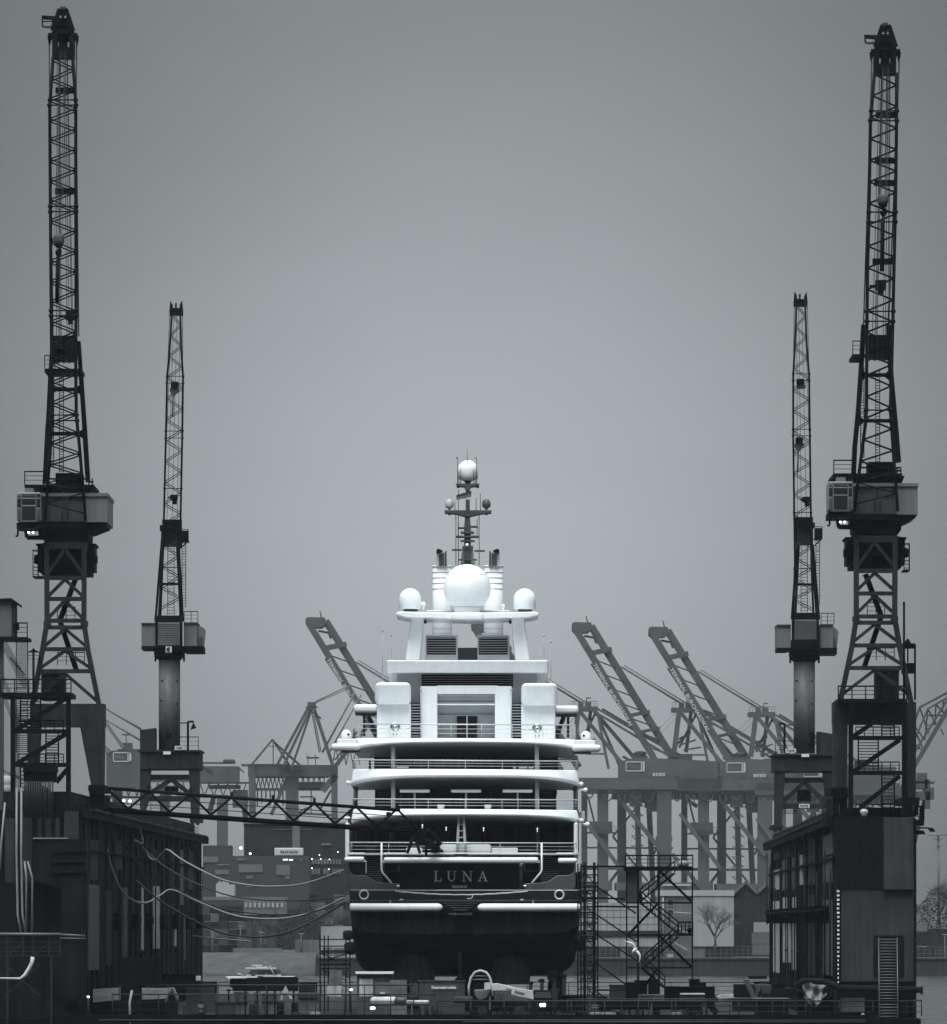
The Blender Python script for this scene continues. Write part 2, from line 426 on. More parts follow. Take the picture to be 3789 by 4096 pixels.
wv2.f = [(j * n_ + i, j * n_ + i + 1, (j + 1) * n_ + i + 1, (j + 1) * n_ + i) for j in range(len(rows_) - 1) for i in range(n_ - 1)]; wv2.sm = [True] * len(wv2.f)
wob_ = wv2.build('water', wm); wob_['kind'] = 'structure'
# ------------------------------------------------------------------ the floating dock
DA = Vector((-30.7, 525.0, 0)); DDIR = Vector((0.0149, 1, 0)).normalized(); DN = Vector((DDIR.y, -DDIR.x, 0))
DLEN, DWID, DWALL = 173.0, 58.85, 6.25
ZDECK, ZL, ZR = 2.3, 18.44, 17.76
def W(s, t, z): return DA + DDIR * s + DN * t + Vector((0, 0, z))
def wbox(b, s0, s1, t0, t1, z0, z1):
    vs = [W(s, t, z) for z in (z0, z1) for s in (s0, s1) for t in (t0, t1)]
    return b.add(vs, [(0, 2, 3, 1), (4, 5, 7, 6), (0, 1, 5, 4), (2, 6, 7, 3), (0, 4, 6, 2), (1, 3, 7, 5)])
dock = thing('floating_dock', W(0, DWID / 2, 0), 'long dark steel floating dock with two high side walls carrying the big white yacht', 'floating dock')
b = MB(); wbox(b, -7, DLEN + 2, -DWALL + .01, DWID + DWALL - .01, -0.9, ZDECK); b.build('pontoon', 'dock_dark', dock); b = MB(); wbox(b, -6.9, DLEN + 1.9, -.01, DWID + .01, ZDECK + .0005, ZDECK + .004); b.build('deck_plating', 'deck', dock)
rnd = random.Random(3)
def wing(side):
    top = ZL if side < 0 else ZR
    inner = 0.0 if side < 0 else DWID
    def T(d): return inner + side * d            # distance outward from the inner face
    def bx(b, s0, s1, d0, d1, z0, z1):
        t0, t1 = sorted((T(d0), T(d1))); return wbox(b, s0, s1, t0, t1, z0, z1)
    b = MB(); bx(b, 0, DLEN, 0, DWALL, ZDECK + .004, top)
    bx(b, 6 if side > 0 else .6, DLEN - 0.4, 0.15 if side > 0 else .7, DWALL - 0.3, top, top + (1.45 if side < 0 else 0.95))
    w = b.build('wing_wall', 'dock', dock)
    # ribs, ledges and top pipe on the inner face
    b = MB()
    s = 4.0
    while s < DLEN - 2:
        wd = rnd.choice((0.5, 0.9, 1.6, 2.4)); bx(b, s, s + wd, -0.05 - rnd.random() * .06, 0.02, ZDECK + .01, top - rnd.random() * 1.2)
        s += wd + rnd.uniform(3.0, 8.5)
    b.build('rib', 'dock_dark', w)
    b = MB()
    for z, th, pr in ((top - 0.45, 0.42, 0.75), (top - 3.2, 0.22, 0.3)):
        bx(b, 0.2, DLEN - .2, -pr, 0.02, z, z + th)
    b.build('ledge', 'dock_dark', w)
    b = MB(); bx(b, 0.2, DLEN * .98, -0.9, -0.4, top - 0.62, top - 0.1)
    b.path([W(q, T(-0.75), top - 0.02 + 0.05 * math.sin(q)) for q in range(1, int(DLEN), 4)], 0.24, 8)
    b.build('service_pipe', 'rust', w)
    # fender gallery halfway up, in lengths
    b = MB(); zg = 9.6 if side < 0 else 10.15
    s = (38.0 if side < 0 else 8)
    while s < DLEN - 4:
        ln = rnd.uniform(3, 7); bx(b, s, s + ln, -0.5, 0.02, zg, zg + .6)
        bx(b, s + .2, s + .7, -0.6, 0.0, zg - .5, zg + .9)
        s += ln + (rnd.uniform(2, 8) if side > 0 else rnd.uniform(8, 20))
    if side > 0: bx(b, 6, DLEN + .6, -.65, -0.5, zg + .45, zg + .65)
    b.build('fender_gallery', 'dock_dark', w)
    # vertical pipes
    b = MB(); s = 6.0
    while s < DLEN:
        r = rnd.choice((0.04, 0.055, 0.08)); z1 = top - rnd.uniform(.6, 4.5)
        b.path([W(s, T(-0.2), ZDECK + 0.4), W(s, T(-0.24), z1), W(s + .9, T(-0.15), z1 + .5)], r, 6)
        for z in range(4, int(z1), 3): bx(b, s - .2, s + .2, -0.3, 0.0, z, z + .18)
        s += rnd.uniform(11.0, 19.0)
    b.build('vertical_pipe', 'rail', w)
    # sheen of wet panels painted as pale and bright strips between the ribs
    bm_, bp_, bb_ = MB(), MB(), MB()
    def at_px(px):                                # where along the wall a column of the picture meets the inner face
        X0 = W(0, inner, 0); k = (px - CX) / F
        return (k * X0.y - X0.x) / (DDIR.x - k * DDIR.y)
    if side < 0:
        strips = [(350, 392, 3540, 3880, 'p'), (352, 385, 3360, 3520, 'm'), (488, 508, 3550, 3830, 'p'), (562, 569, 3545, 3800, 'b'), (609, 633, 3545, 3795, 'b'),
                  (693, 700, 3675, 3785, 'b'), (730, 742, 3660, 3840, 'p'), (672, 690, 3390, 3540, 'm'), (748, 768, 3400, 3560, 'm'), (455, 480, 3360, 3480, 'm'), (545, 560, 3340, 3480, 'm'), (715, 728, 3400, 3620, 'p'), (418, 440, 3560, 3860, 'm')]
    else:  # last part: dark band added to put shade under the girder
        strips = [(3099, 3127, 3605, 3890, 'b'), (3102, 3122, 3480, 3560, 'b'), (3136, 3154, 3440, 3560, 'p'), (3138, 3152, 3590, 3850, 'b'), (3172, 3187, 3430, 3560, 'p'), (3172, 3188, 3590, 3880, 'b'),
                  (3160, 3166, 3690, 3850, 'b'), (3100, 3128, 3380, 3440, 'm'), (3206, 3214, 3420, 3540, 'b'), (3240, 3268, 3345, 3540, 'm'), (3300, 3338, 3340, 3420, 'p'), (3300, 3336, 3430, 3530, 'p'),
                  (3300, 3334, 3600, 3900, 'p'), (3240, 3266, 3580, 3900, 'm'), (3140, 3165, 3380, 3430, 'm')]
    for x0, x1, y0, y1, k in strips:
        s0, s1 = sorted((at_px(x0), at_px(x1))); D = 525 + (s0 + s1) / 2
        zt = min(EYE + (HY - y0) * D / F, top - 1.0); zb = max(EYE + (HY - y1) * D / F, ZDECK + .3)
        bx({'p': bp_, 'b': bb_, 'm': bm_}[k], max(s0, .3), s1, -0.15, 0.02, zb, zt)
    bm_.build('plate_strip', 'dock_mid', w); bp_.build('pale_strip', 'dock_pale', w); bb_.build('wet_sheen_strip', 'dock_bright', w)
    # chain of rungs
    for px in ((605, 3400, 3840), (590, 3400, 3840)) if side < 0 else ((3197, 3370, 3890), (3084, 3400, 3700)):
        s = at_px(px[0]); D = 525 + s; b = MB()
        p0 = W(s, T(-0.4), max(ZDECK + .5, EYE + (HY - px[2]) * D / F)); p1 = W(s, T(-0.4), min(top - .8, EYE + (HY - px[1]) * D / F))
        ladder(b, p0, p1, 0.7, 36, 0.05, DDIR); b.build('wall_ladder', 'rail', w)
    # deck-edge pipe run at the wall's foot
    b = MB(); b.path([W(q, T(-1.5), ZDECK + 1.7 - q * .004) for q in range(12, 172, 8)], 0.3, 8)
    b.path([W(q, T(-1.1), ZDECK + .8) for q in range(10, 172, 8)], 0.2, 8)
    for q in range(14, 170, 9): bx(b, q, q + .4, -1.9, 0, ZDECK, ZDECK + 1.4)
    b.build('ballast_pipe', 'rust', w)
    # parapet railing on top
    b = MB(); railing(b, [W(1, T(0.3), top), W(DLEN - 1, T(0.3), top)], 1.1, 60, 2, 0.022); railing(b, [W(1, T(DWALL - .2), top), W(DLEN - 1, T(DWALL - .2), top)], 1.1, 60, 2, 0.022)
    b.build('parapet_rail', 'rail', w)
    # wall lamps, lit
    b = MB()
    for px, py in (((563, 3315), (690, 3341), (664, 3338), (520, 3205), (495, 3202)) if side < 0 else ((3130, 3364), (3229, 3330), (3215, 3334))):
        s = at_px(px); D = 525 + s; p = P(px, py, D - 0.6); b.ball(p, 0.11, 8)
    b.build('wall_lamp', 'lamp', w)
    return w, T, bx, top, at_px
wl, TL, bxl, topl, atl = wing(-1)
wr, TR, bxr, topr, atr = wing(1)
# --- right wing's near end: black cladding, pale panel, door recess, ladder, draught marks
Dn = 523.6
b = MB(); 
for i in range(24):
    x0 = 3343 + i * 8.0; b.pbox(x0, x0 + 6.6, 3266, 3560, Dn - (0.12 if i % 2 else 0.04), 0.6)
b.build('cladding', 'black', wr)
b = MB(); b.pbox(3535.5, 3655, 3269, 3558, Dn - 0.6, 1.2); b.build('pale_panel', 'dock_mid', wr)
b = MB(); b.pbox(3366, 3655, 3560.5, 3926, Dn - .02, 0.3); b.build('end_plate', 'dock_mid', wr)
b = MB(); b.pbox(3342, 3365, 3560.5, 3935, Dn - .05, 0.3); b.build('draught_board', 'dock_dark', wr)
for i, n in enumerate(range(25, 3, -1)):
    put_text('draught_mark', str(n), P(3353.5, 3565 + i * 17.35, Dn - .08), S(7.5, Dn), 'letter', wr, extrude=.01, offset=.012)
b = MB(); b.pprism([(3503, 3742), (3610, 3742), (3618, 3750), (3618, 3905), (3612, 3914), (3502, 3914), (3494, 3905), (3494, 3750)], Dn - 0.06, 0.1); b.build('door_recess', 'black', wr)
b = MB(); ladder(b, P(3556, 4072, Dn - 3.2), P(3552, 3752, Dn - 0.35), S(74, Dn), 27, 0.05); b.build('access_ladder', 'rail_pale', wr)
b = MB(); b.path([P(3250, 3925, Dn - .8), P(3310, 3928, Dn - .9), P(3352, 3952, Dn - .9), P(3690, 3960, Dn - .9)], S(13, Dn), 12); b.ring(P(3688, 3961, Dn - .9), S(12, Dn), .1, 20, 6, 'X'); b.build('discharge_pipe', 'rust', wr)
b = MB(); b.pbox(3353, 3660, 3926, 4110, Dn + .1, 0.6); b.build('lower_plate', 'dock_dark', wr)
b = MB(); b.pbox(3365, 3459, 3992, 4050, Dn - .25, .5); b.build('pale_locker', 'dock_pale', wr)
b = MB(); b.pprism([(3435, 4068), (3443, 4060), (3453, 4052), (3462, 4060), (3469, 4068), (3462, 4068), (3453, 4058), (3443, 4068)], Dn - 1.0, .3); b.build('twin_vent', 'paint_white', wr)
b = MB(); b.pbox(3655, 3698, 3280, 3302, Dn - 1, 3); railing(b, [P(3657, 3280, Dn - .9), P(3697, 3280, Dn - .9), P(3697, 3280, Dn + 1.8)], S(55, Dn), 5, 3, .05); b.pbox(3680, 3698, 3225, 3280, Dn - 1, .4)
b.build('end_balcony', 'crane_black', wr)
b = MB(); b.tube(P(3655, 3312, Dn), P(3716, 3312, Dn), .06)
for i in range(4): b.bar(P(3714 + i * 5, 3312, Dn), P(3724 + i * 5.5, 3327, Dn), .1, .25)
for i in range(7): b.bar(P(3656 + i * 6, 3323, Dn - .4), P(3664 + i * 6, 3338, Dn - .4), .1, .25)
b.tube(P(3652, 3324, Dn - .4), P(3694, 3324, Dn - .4), .05); b.build('floodlight_arm', 'crane_black', wr)
b = MB(); b.lathe(P(3457, 3265, Dn - 1.5), [(.17, 0), (.19, .1), (.30, .24), (.31, .4), (.22, .52), (.08, .56)], 16); b.build('mushroom_vent', 'dock_bright', wr)
# --- left wing's near end
Dl = 523.6
b = MB(); b.pbox(-8, 316, 3262, 4110, Dl, 0.5); b.build('end_plate', 'dock', wl)
b = MB(); b.pbox(256, 313, 3246, 3400, Dl - .5, .6); b.build('pale_panel', 'dock_mid', wl)
b = MB()
for x0, x1 in ((20, 58), (92, 128), (150, 166), (180, 205), (222, 238)): b.pbox(x0, x1, 3272, 3530, Dl - .12, .2)
b.build('plate_strip', 'dock_mid', wl)
b = MB(); b.pbox(-8, 72, 3530, 3735, Dl - .2, .25); b.build('black_recess', 'black', wl)
b = MB()
for x in (67, 86): b.path([P(x, 3150, Dl - 1.2), P(x - 1, 3400, Dl - 1.2), P(x + 4, 3660, Dl - 1.2), P(x + 18, 3735, Dl - 1.2)], .09, 6)
for x0, x1 in ((98, 106), (110, 130)): b.path([P(x0, 3445, Dl - 1.1), P(x1, 3510, Dl - 1.2), P(x1 - 2, 3730, Dl - 1.2)], .08, 6)
b.path([P(20, 3210, Dl - 1), P(5, 3370, Dl - 1), P(0, 3480, Dl - 1)], .08, 6)
b.build('pale_conduit', 'rope_pale', wl)
b = MB(); b.pprism([(132, 3356), (346, 3356), (346, 3496), (325, 3530), (325, 4000), (243, 4000), (243, 3560), (132, 3520)], Dl - 3.2, 3.0); ph = b.build('pump_house', 'dock', wl)
b = MB(); b.pbox(132, 268, 3351, 3355.5, Dl - 3.4, 3.2); b.build('roof_edge', 'frame_pale', ph)
b = MB()
for y in (3398, 3440, 3483): b.pbox(212, 345, y, y + 9, Dl - 3.45, .2)
b.build('louvre', 'black', ph)
b = MB(); b.pbox(92, 225, 3050, 3090, 522.0, 2.4); b.pbox(94, 223, 3092, 3128, 522.2, 2.0); tr = b.build('cable_reel_house', 'crane_black', wl)
b = MB()
for i in range(13):
    x = 100 + i * 9.3; d = rnd.uniform(-3, 3); b.path([P(x, 3125, 521.8), P(x + d, 3190, 521.8), P(x + d * .5, 3262, 521.9)], .065, 5)
b.build('hanging_cable', 'rail', tr)
# pipe bridge and dark gear at the left foreground
b = MB(); b.tube(P(-10, 3737, 516), P(245, 3738, 516), S(6, 516), n=10); b.tube(P(240, 3738, 516), P(340, 3744, 516), S(4, 516), n=8); b.tube(P(240, 3753, 516), P(343, 3755, 516), S(3, 516), n=8)
pbp = b.build('pale_pipe', 'rail_pale', wl)
b = MB()
for y in (3768, 3790, 3806, 3823): b.bar(P(-10, y, 516.3), P(242, y, 516.3), S(4, 516), S(4, 516))
for x in (25, 92, 133, 195, 240): b.bar(P(x, 3745, 516.3), P(x, 3824, 516.3), S(5, 516))
for x in (35, 140): b.bar(P(x, 3818, 516.3), P(x + 60, 3768, 516.3), S(4, 516))
for x in (30, 205): b.bar(P(x, 3824, 516.5), P(x, 4096, 516.5), S(6, 516))
b.bar(P(20, 3860, 516.5), P(160, 3985, 516.5), S(3, 516)); b.bar(P(160, 3855, 516.5), P(20, 3985, 516.5), S(3, 516))
b.build('pipe_bridge', 'rail', wl)
b = MB(); b.pbox(482, 632, 3834, 3940, 520, 4); b.pbox(482, 560, 3940, 4096, 520, 3); b.build('hose_tower', 'dock_dark', dock)
b = MB(); b.path([P(528, 3962, 518.5), P(519, 4010, 518.3), P(521, 4096, 518)], .1, 8); b.build('grey_hose', 'rope_pale', dock)
# --- apron at the near end: kerb, railings, bright rail heads
b = MB(); wbox(b, -7, -6.4, -2, DWID + 3, ZDECK + .005, ZDECK + .32); wbox(b, -3.4, -3.0, 4, DWID + 1, ZDECK + .005, ZDECK + .2); b.build('apron_kerb', 'dock_dark', dock)
b = MB(); wbox(b, -5.2, -5.05, 31, DWID + 2, ZDECK + .005, ZDECK + .1); wbox(b, -4.4, -4.28, 31, DWID + 2, ZDECK + .005, ZDECK + .1); b.build('apron_rail', 'steel', dock)
b = MB()
for y_, t0_ in ((4080, 2), (4087, 30)): b.tube(W(-7.05, t0_, EYE + (HY - y_) * 518 / F), W(-7.05, DWID + 2, EYE + (HY - y_) * 518 / F), .03, n=6)
b.build('edge_pipe', 'rail_pale', dock)
b = MB(); railing(b, [W(-5.8, 3, ZDECK + .1), W(-5.8, 28, ZDECK + .1)], 1.75, 7, 2, .045)
railing(b, [W(-5.8, 28, ZDECK + .1), W(-5.8, DWID + 5.2, ZDECK + .1), W(-1, DWID + 6.6, ZDECK + .1)], 1.25, 16, 2, .045)
b.build('apron_railing', 'rail', dock)
b = MB(); railing(b, [W(2, 3, ZDECK), W(2, 26, ZDECK)], 2.5, 6, 1, .04); railing(b, [W(2.4, 38, ZDECK), W(2.4, 57, ZDECK)], 1.4, 9, 2, .04); railing(b, [W(168, 2, ZDECK + .01), W(168, 57, ZDECK + .01)], 1.3, 26, 2, .04); b.build('deck_railing', 'rail', dock)
# draught board and keel blocks under the yacht
for s in range(46, 146, 5):
    for t, w_ in ((28.3, 3.2), (22.5, 1.4), (36.2, 1.4)):
        if t != 28.3 and s % 10 != 6: continue
        b = MB(); wbox(b, s, s + 1.6, t, t + w_, ZDECK + .001, 3.6); wbox(b, s + .05, s + 1.55, t + .1, t + w_ - .1, 3.6, 4.5); wbox(b, s + .1, s + 1.5, t + .15, t + w_ - .15, 4.5, 4.97 if t == 28.3 else 5.25)
        if s < 60: one(b, 'keel_block', 'rust', 'dark stacked keel block in the row under the yacht', 'keel block', 'keel blocks under the yacht')
        else: one(b, 'keel_block', 'rust', 'dark stacked keel block in the row under the yacht', 'keel block', 'keel blocks under the yacht')
# ------------------------------------------------------------------ the yacht
YC = 1862.0
yacht = thing('yacht', Vector((P(YC, 0, 562).x, 562, 5.0)), 'huge white motor yacht with dark hull seen from astern in the dry dock', 'yacht')
YX = P(YC, 0, 562).x
# hull: stations (distance, half beam at sheer, z of sheer, z of bottom, bilge squareness, bottom half width factor)
st = [(562.0, 9.62, 12.3, 8.75, 8), (566.4, 9.66, 12.3, 7.4, 8), (566.8, 9.66, 14.2, 7.3, 8), (572.0, 9.78, 14.2, 6.0, 9), (582.0, 9.9, 14.2, 5.1, 9), (600.0, 9.95, 14.2, 5.0, 8), (630.0, 9.6, 14.3, 5.0, 4.4), (650.0, 7.6, 14.8, 5.0, 2.8), (664.0, 4.4, 15.4, 5.1, 1.9), (674.0, 1.2, 16.0, 6.4, 1.4)]
NS = 18
def hull_sec(hb, zt, zb, n):
    out = []
    for i in range(NS + 1):
        t = math.pi / 2 * i / NS
        c, s_ = math.cos(t), math.sin(t)
        x = hb * (c ** (2 / n)); z = zt - (zt - zb) * (s_ ** (2 / n)); x *= 1 - 0.016 * (zt - z) / 5
        out.append((x, z))
    return out
def hull_part(zlo, zhi, grow=0.0):
    bb = MB(); rows = []
    for D, hb, zt, zb, n in st:
        q = [(x, min(max(z, zlo), zhi)) for x, z in hull_sec(hb + grow, zt, zb - grow, n)]
        rows.append([Vector((YX + x, D, z)) for x, z in q] + [Vector((YX - x, D, z)) for x, z in reversed(q[:-1])])
    m = len(rows[0]); vs = [v for r_ in rows for v in r_]; fs = []
    for i in range(len(rows) - 1):
        for j in range(m - 1): fs.append((i * m + j, i * m + j + 1, (i + 1) * m + j + 1, (i + 1) * m + j))
    bb.add(vs, fs, True)
    bb.f.append(list(range(m))); bb.sm.append(False)
    return bb
hull = hull_part(0, 30).build('hull', 'antifoul', yacht)
b = MB(); rows = []
for D, hb, zt, zb, n in st:
    q = [(x + .03, z) for x, z in hull_sec(hb, zt, zb, n) if z > 10.6]; rows.append((D, q[0], q[-1]))
for sg in (1, -1):
    for i in range(len(rows) - 1):
        D0, a0, c0 = rows[i]; D1, a1, c1 = rows[i + 1]
        b.add([(YX + sg * a0[0], D0, a0[1]), (YX + sg * c0[0], D0, c0[1]), (YX + sg * c1[0], D1, c1[1]), (YX + sg * a1[0], D1, a1[1])], [(0, 1, 2, 3)])
b.build('topside', 'hull', hull)
b = MB(); b.pbox(1399, 2322, 3558, 3612, 560.6, 8); b.pbox(1405, 2318, 3616, 3650, 561.2, 3)
b.build('swim_platform', 'hull', yacht, bevel=.12)
b = MB(); b.pbox(1388, 2330, 3600, 3603, 560.3, .3); b.build('platform_trim', 'bulwark', yacht)
def capsule(b, px0, px1, py0, py1, D, taper0=True, taper1=True):
    r = S((py1 - py0) / 2, D); a = P(px0, (py0 + py1) / 2, D + r); c = P(px1, (py0 + py1) / 2, D + r)
    pts, rs = [], []
    def end(p, sgn, on):
        L_ = r * 1.4 if on else r * .5
        return [(p + Vector((sgn * L_ * (1 - math.cos(q)), 0, 0)), max(r * math.sin(q), .02)) for q in (0.12, .35, .6, .9, 1.2, math.pi / 2)]
    for p_, q_ in end(a, 1, taper0): pts.append(p_); rs.append(q_)
    for p_, q_ in reversed(end(c, -1, taper1)): pts.append(p_); rs.append(q_)
    return b.path(pts, rs, 16)
b = MB(); capsule(b, 1398, 1771, 3613, 3646, 559.4, False); b.build('rubbing_fender', 'white', yacht)
b = MB(); capsule(b, 1910, 2322, 3614, 3647, 559.4, True, False); b.build('rubbing_fender', 'white', yacht)
b = MB()
for i in range(5): b.pbox(1760 + i * 13, 1924 - i * 13, 3602 + i * 9, 3605 + i * 9, 560.2, .6)
b.build('platform_grille', 'bulwark', yacht)
b = MB(); b.pbox(1795, 1890, 3652, 3660, 560.4, .8); b.ball(P(1822, 3658, 560.2), .1, 8); b.build('towing_eye', 'bulwark', yacht)
# transom with the name
b = MB(); b.pprism([(1600, 3452), (2078, 3452), (2078, 3600), (1600, 3600)], 565, 2.0); tr = b.build('transom_panel', 'black', yacht)
LET = {'L': [(1744, 3485, 1744, 3525, 5.5), (1736, 3485.5, 1753, 3485.5, 2), (1736, 3524.5, 1764, 3524.5, 2.2), (1765, 3526, 1765, 3513, 2)],
       'U': [(1795, 3485, 1795, 3510, 5.5), (1819, 3485, 1819, 3510, 2.6), (1788, 3485.5, 1803, 3485.5, 2), (1813, 3485.5, 1826, 3485.5, 2)],
       'N': [(1856, 3485, 1856, 3525, 2.4), (1884, 3485, 1884, 3526, 2.4), (1855, 3485, 1884, 3526, 5.5), (1848, 3485.5, 1858, 3485.5, 2), (1850, 3524.5, 1863, 3524.5, 2), (1878, 3485.5, 1892, 3485.5, 2)],
       'A': [(1931, 3485, 1918, 3525, 2.4), (1930, 3485, 1945, 3525, 5.5), (1922, 3511, 1939, 3511, 2), (1911, 3524.5, 1925, 3524.5, 2), (1937, 3524.5, 1951, 3524.5, 2)]}
for ch_, segs in LET.items():
    b = MB()
    for k, (x0, y0, x1, y1, w_) in enumerate(segs): b.bar(P(x0, y0, 564.9 + k * .004), P(x1, y1, 564.9 + k * .004), S(w_, 565), .05)
    if ch_ == 'U': b.path([P(1795 + 12 - 12 * math.cos(t_), 3510 + 14 * math.sin(t_), 564.9) for t_ in [math.pi * i / 10 for i in range(11)]], [S(2.7 - 1.4 * i / 10, 565) for i in range(11)], 6)
    b.build('name_letter', 'letter', yacht)
put_text('port_letters', 'BIKINI', P(1839, 3548, 564.9), S(10, 565), 'letter_dim', yacht, extrude=.02, fit=S(58, 565), offset=.01)
b = MB(); b.path([P(1582 + i * 26.5, 3565 + 14 * math.sin(math.pi * i / 20) + (i % 2) * 1.2, 560.4) for i in range(21)], .055, 6)
b.path([P(1892, 3579, 560.3), P(1890, 3590, 560.3), P(1880, 3596, 560.3), P(1868, 3594, 560.3)], .04, 5)
tag(b.build('mooring_rope', 'paint_white'), 'pale twisted rope slung across the stern below the yacht name', 'rope')
# swept bulwarks, stairs, recesses (port and starboard)
lw = [(1395, 3450), (1397, 3482), (1408, 3497), (1422, 3502), (1461, 3502), (1479, 3512), (1500, 3526), (1530, 3532), (1590, 3534), (1598, 3540), (1598, 3552), (1590, 3559), (1402, 3563), (1390, 3540)]
for sgn in (0, 1):
    mx = (lambda x: x) if not sgn else (lambda x: 3690 - x + 4)
    def rx(x0, x1): return tuple(sorted((mx(x0), mx(x1))))
    b = MB(); b.pprism([(mx(x), y) for x, y in lw], 561.4, 5); b.build('quarter_bulwark', 'bulwark', yacht, bevel=.22)
    b = MB(); x0, x1 = rx(1390, 1461); b.pbox(x0, x1, 3448, 3504, 563.4, 3); x0, x1 = rx(1530, 1602); b.pbox(x0, x1, 3452, 3535, 565.5, 3); b.build('quarter_recess', 'black', yacht)
    b = MB(); x0, x1 = rx(1391, 1398); b.pbox(x0, x1, 3440, 3562, 562.6, 4); b.build('quarter_edge', 'bulwark', yacht, bevel=.1)
    b = MB()
    for i in range(13):
        x0, x1 = rx(1464, 1530); y = 3530 - i * 8.6; D = 561.8 + i * .42; b.pbox(x0, x1, y - 3, y, D, .8)
    s_ = b.build('stair_tread', 'bulwark', yacht)
    b = MB(); x0, x1 = rx(1462, 1532)
    a = P(x0, 3538, 562.2); c = P(x1, 3420, 568.2); b.prism([(a.x, a.z - .1), (c.x, a.z - .1), (c.x, c.z), (a.x, c.z)], 568.2, 568.6); b.build('stair_well', 'black', yacht)
    b = MB(); b.path([P(mx(1527), 3372, 560.9), P(mx(1526), 3478, 560.9), P(mx(1530), 3490, 560.9), P(mx(1566), 3532, 560.9)], .085, 8); b.build('stair_handrail', 'white', yacht)
    b = MB(); capsule(b, *rx(1377, 1458), 3427, 3449, 561.2, True, False) if not sgn else capsule(b, *rx(1384, 1462), 3432, 3453, 561.2, False, True); b.build('bulwark_cap', 'white', yacht)
    b = MB(); x0, x1 = rx(1592, 1599); b.pbox(x0, x1, 3452, 3484, 564.9, .3); x0, x1 = rx(1532, 1538); b.pbox(x0, x1, 3452, 3484, 564.9, .3); b.pbox(*rx(1532, 1599), 3484, 3486, 564.9, .3); b.build('locker_frame', 'bulwark', yacht)
    b = MB(); b.ring(P(mx(1456), 3579, 560.4), S(17.5, 560), S(3.2, 560), 28, 8); b.build('fairlead_ring', 'rail_white', yacht)
    b = MB(); b.tube(P(mx(1600), 3546, 561.2), P(mx(1592), 3546, 561.2), .14, n=8); b.ball(P(mx(1591), 3546, 561.0), .12, 8); b.build('bollard', 'chrome', yacht)
    b = MB(); b.pbox(*rx(1381, 1398), 3290, 3446, 563.5, 60); b.build('side_plating', 'white', yacht, bevel=.3)
    b = MB(); b.pbox(*rx(1558, 1564), 3600, 3616, 559.9, .3); b.ball(P(mx(1606), 3600, 560.2), .22, 10, .4); b.build('platform_cleat', 'steel', yacht)
b = MB(); capsule(b, 1535, 2154, 3429, 3453, 561.6, False, False); b.build('transom_cap', 'white', yacht)
# main deck floor, furniture, back wall
b = MB(); b.pbox(1390, 2318, 3412, 3420, 563.0, 24); b.build('main_deck', 'offwhite', yacht)
b = MB(); b.pbox(1392, 2316, 3240, 3414, 582, 60); b.build('main_saloon', 'interior', yacht)
b = MB()
for x in (1420, 1500, 1650, 1790, 1920, 2060, 2235): b.pbox(x, x + 6, 3290, 3412, 581.7, .3)
for i in range(12): b.pbox(2235, 2300, 3310 + i * 8, 3312 + i * 8, 581.6, .3); b.pbox(1412, 1480, 3310 + i * 8, 3312 + i * 8, 581.6, .3)
b.build('saloon_mullion', 'mast', yacht)
def cyl(b, px, py0, py1, D, rpx, n=14): return b.tube(P(px, py1, D), P(px, py0, D), S(rpx, D), n=n)
for x, m_ in ((1568, 'bulwark'), (2150, 'bulwark')):
    b = MB(); cyl(b, x, 3285, 3414, 572, 11); b.build('deck_pillar', m_, yacht)
for x in (1785, 1935): b = MB(); cyl(b, x, 3300, 3414, 579, 7); b.build('deck_pillar', 'interior', yacht)
for x, y in ((1690, 3304), (1785, 3314), (1935, 3316), (2150, 3318)):
    b = MB(); b.lathe(P(x, y + 10, 570.5), [(.015, 0), (.05, .08), (.025, .2), (.08, .28), (.02, .36)], 8); b.build('crystal_lamp', 'lamp_soft', yacht)
b = MB(); b.pbox(1760, 1966, 3376, 3412, 563.6, 2); b.build('sofa', 'white_soft', yacht, bevel=.25)
b = MB(); b.pbox(1967, 2072, 3391, 3412, 563.8, 2); b.build('sun_bed', 'white_soft', yacht, bevel=.1)
b = MB(); b.pbox(1625, 1690, 3391, 3412, 563.8, 2); b.build('sun_bed', 'white_soft', yacht, bevel=.1)
b = MB(); b.lathe(P(1605, 3402, 568), [(.05, 0), (.9, .02), (.95, .12), (.1, .14)], 16); b.lathe(P(2110, 3404, 568), [(.05, 0), (.6, .02), (.65, .14), (.1, .16)], 16); b.build('round_table', 'offwhite', yacht)
b = MB(); b.pbox(1462, 1505, 3382, 3410, 569, 1.5); b.build('armchair', 'bulwark', yacht, bevel=.15)
b = MB(); b.pbox(1395, 1462, 3411, 3417, 561.5, .5); b.pbox(1533, 2155, 3411, 3417, 562.2, .5); b.pbox(2225, 2300, 3411, 3417, 561.5, .5); b.build('deck_coaming', 'white', yacht, bevel=.05)
# ladder-like passerelle standing on the stern
b = MB()
for x0, x1 in ((1836, 1829), (1855, 1863)): b.tube(P(x1, 3416, 563.0), P(x0, 3266, 563.0), .14, .1, 10)
for y in (3298, 3324, 3350, 3376): b.tube(P(1832, y, 563), P(1859, y, 563), .05)
b.lathe(P(1845.5, 3270, 563), [(.28, 0), (.3, .1), (.22, .22), (.05, .24), (.05, .45), (.1, .5)], 12)
ps = b.build('folded_passerelle', 'offwhite', yacht)
b = MB(); b.lathe(P(1845, 3430, 563.2), [(1.0, 0), (.95, .1), (.5, .3), (.15, .4)], 18); b.build('passerelle_base', 'mast', ps)
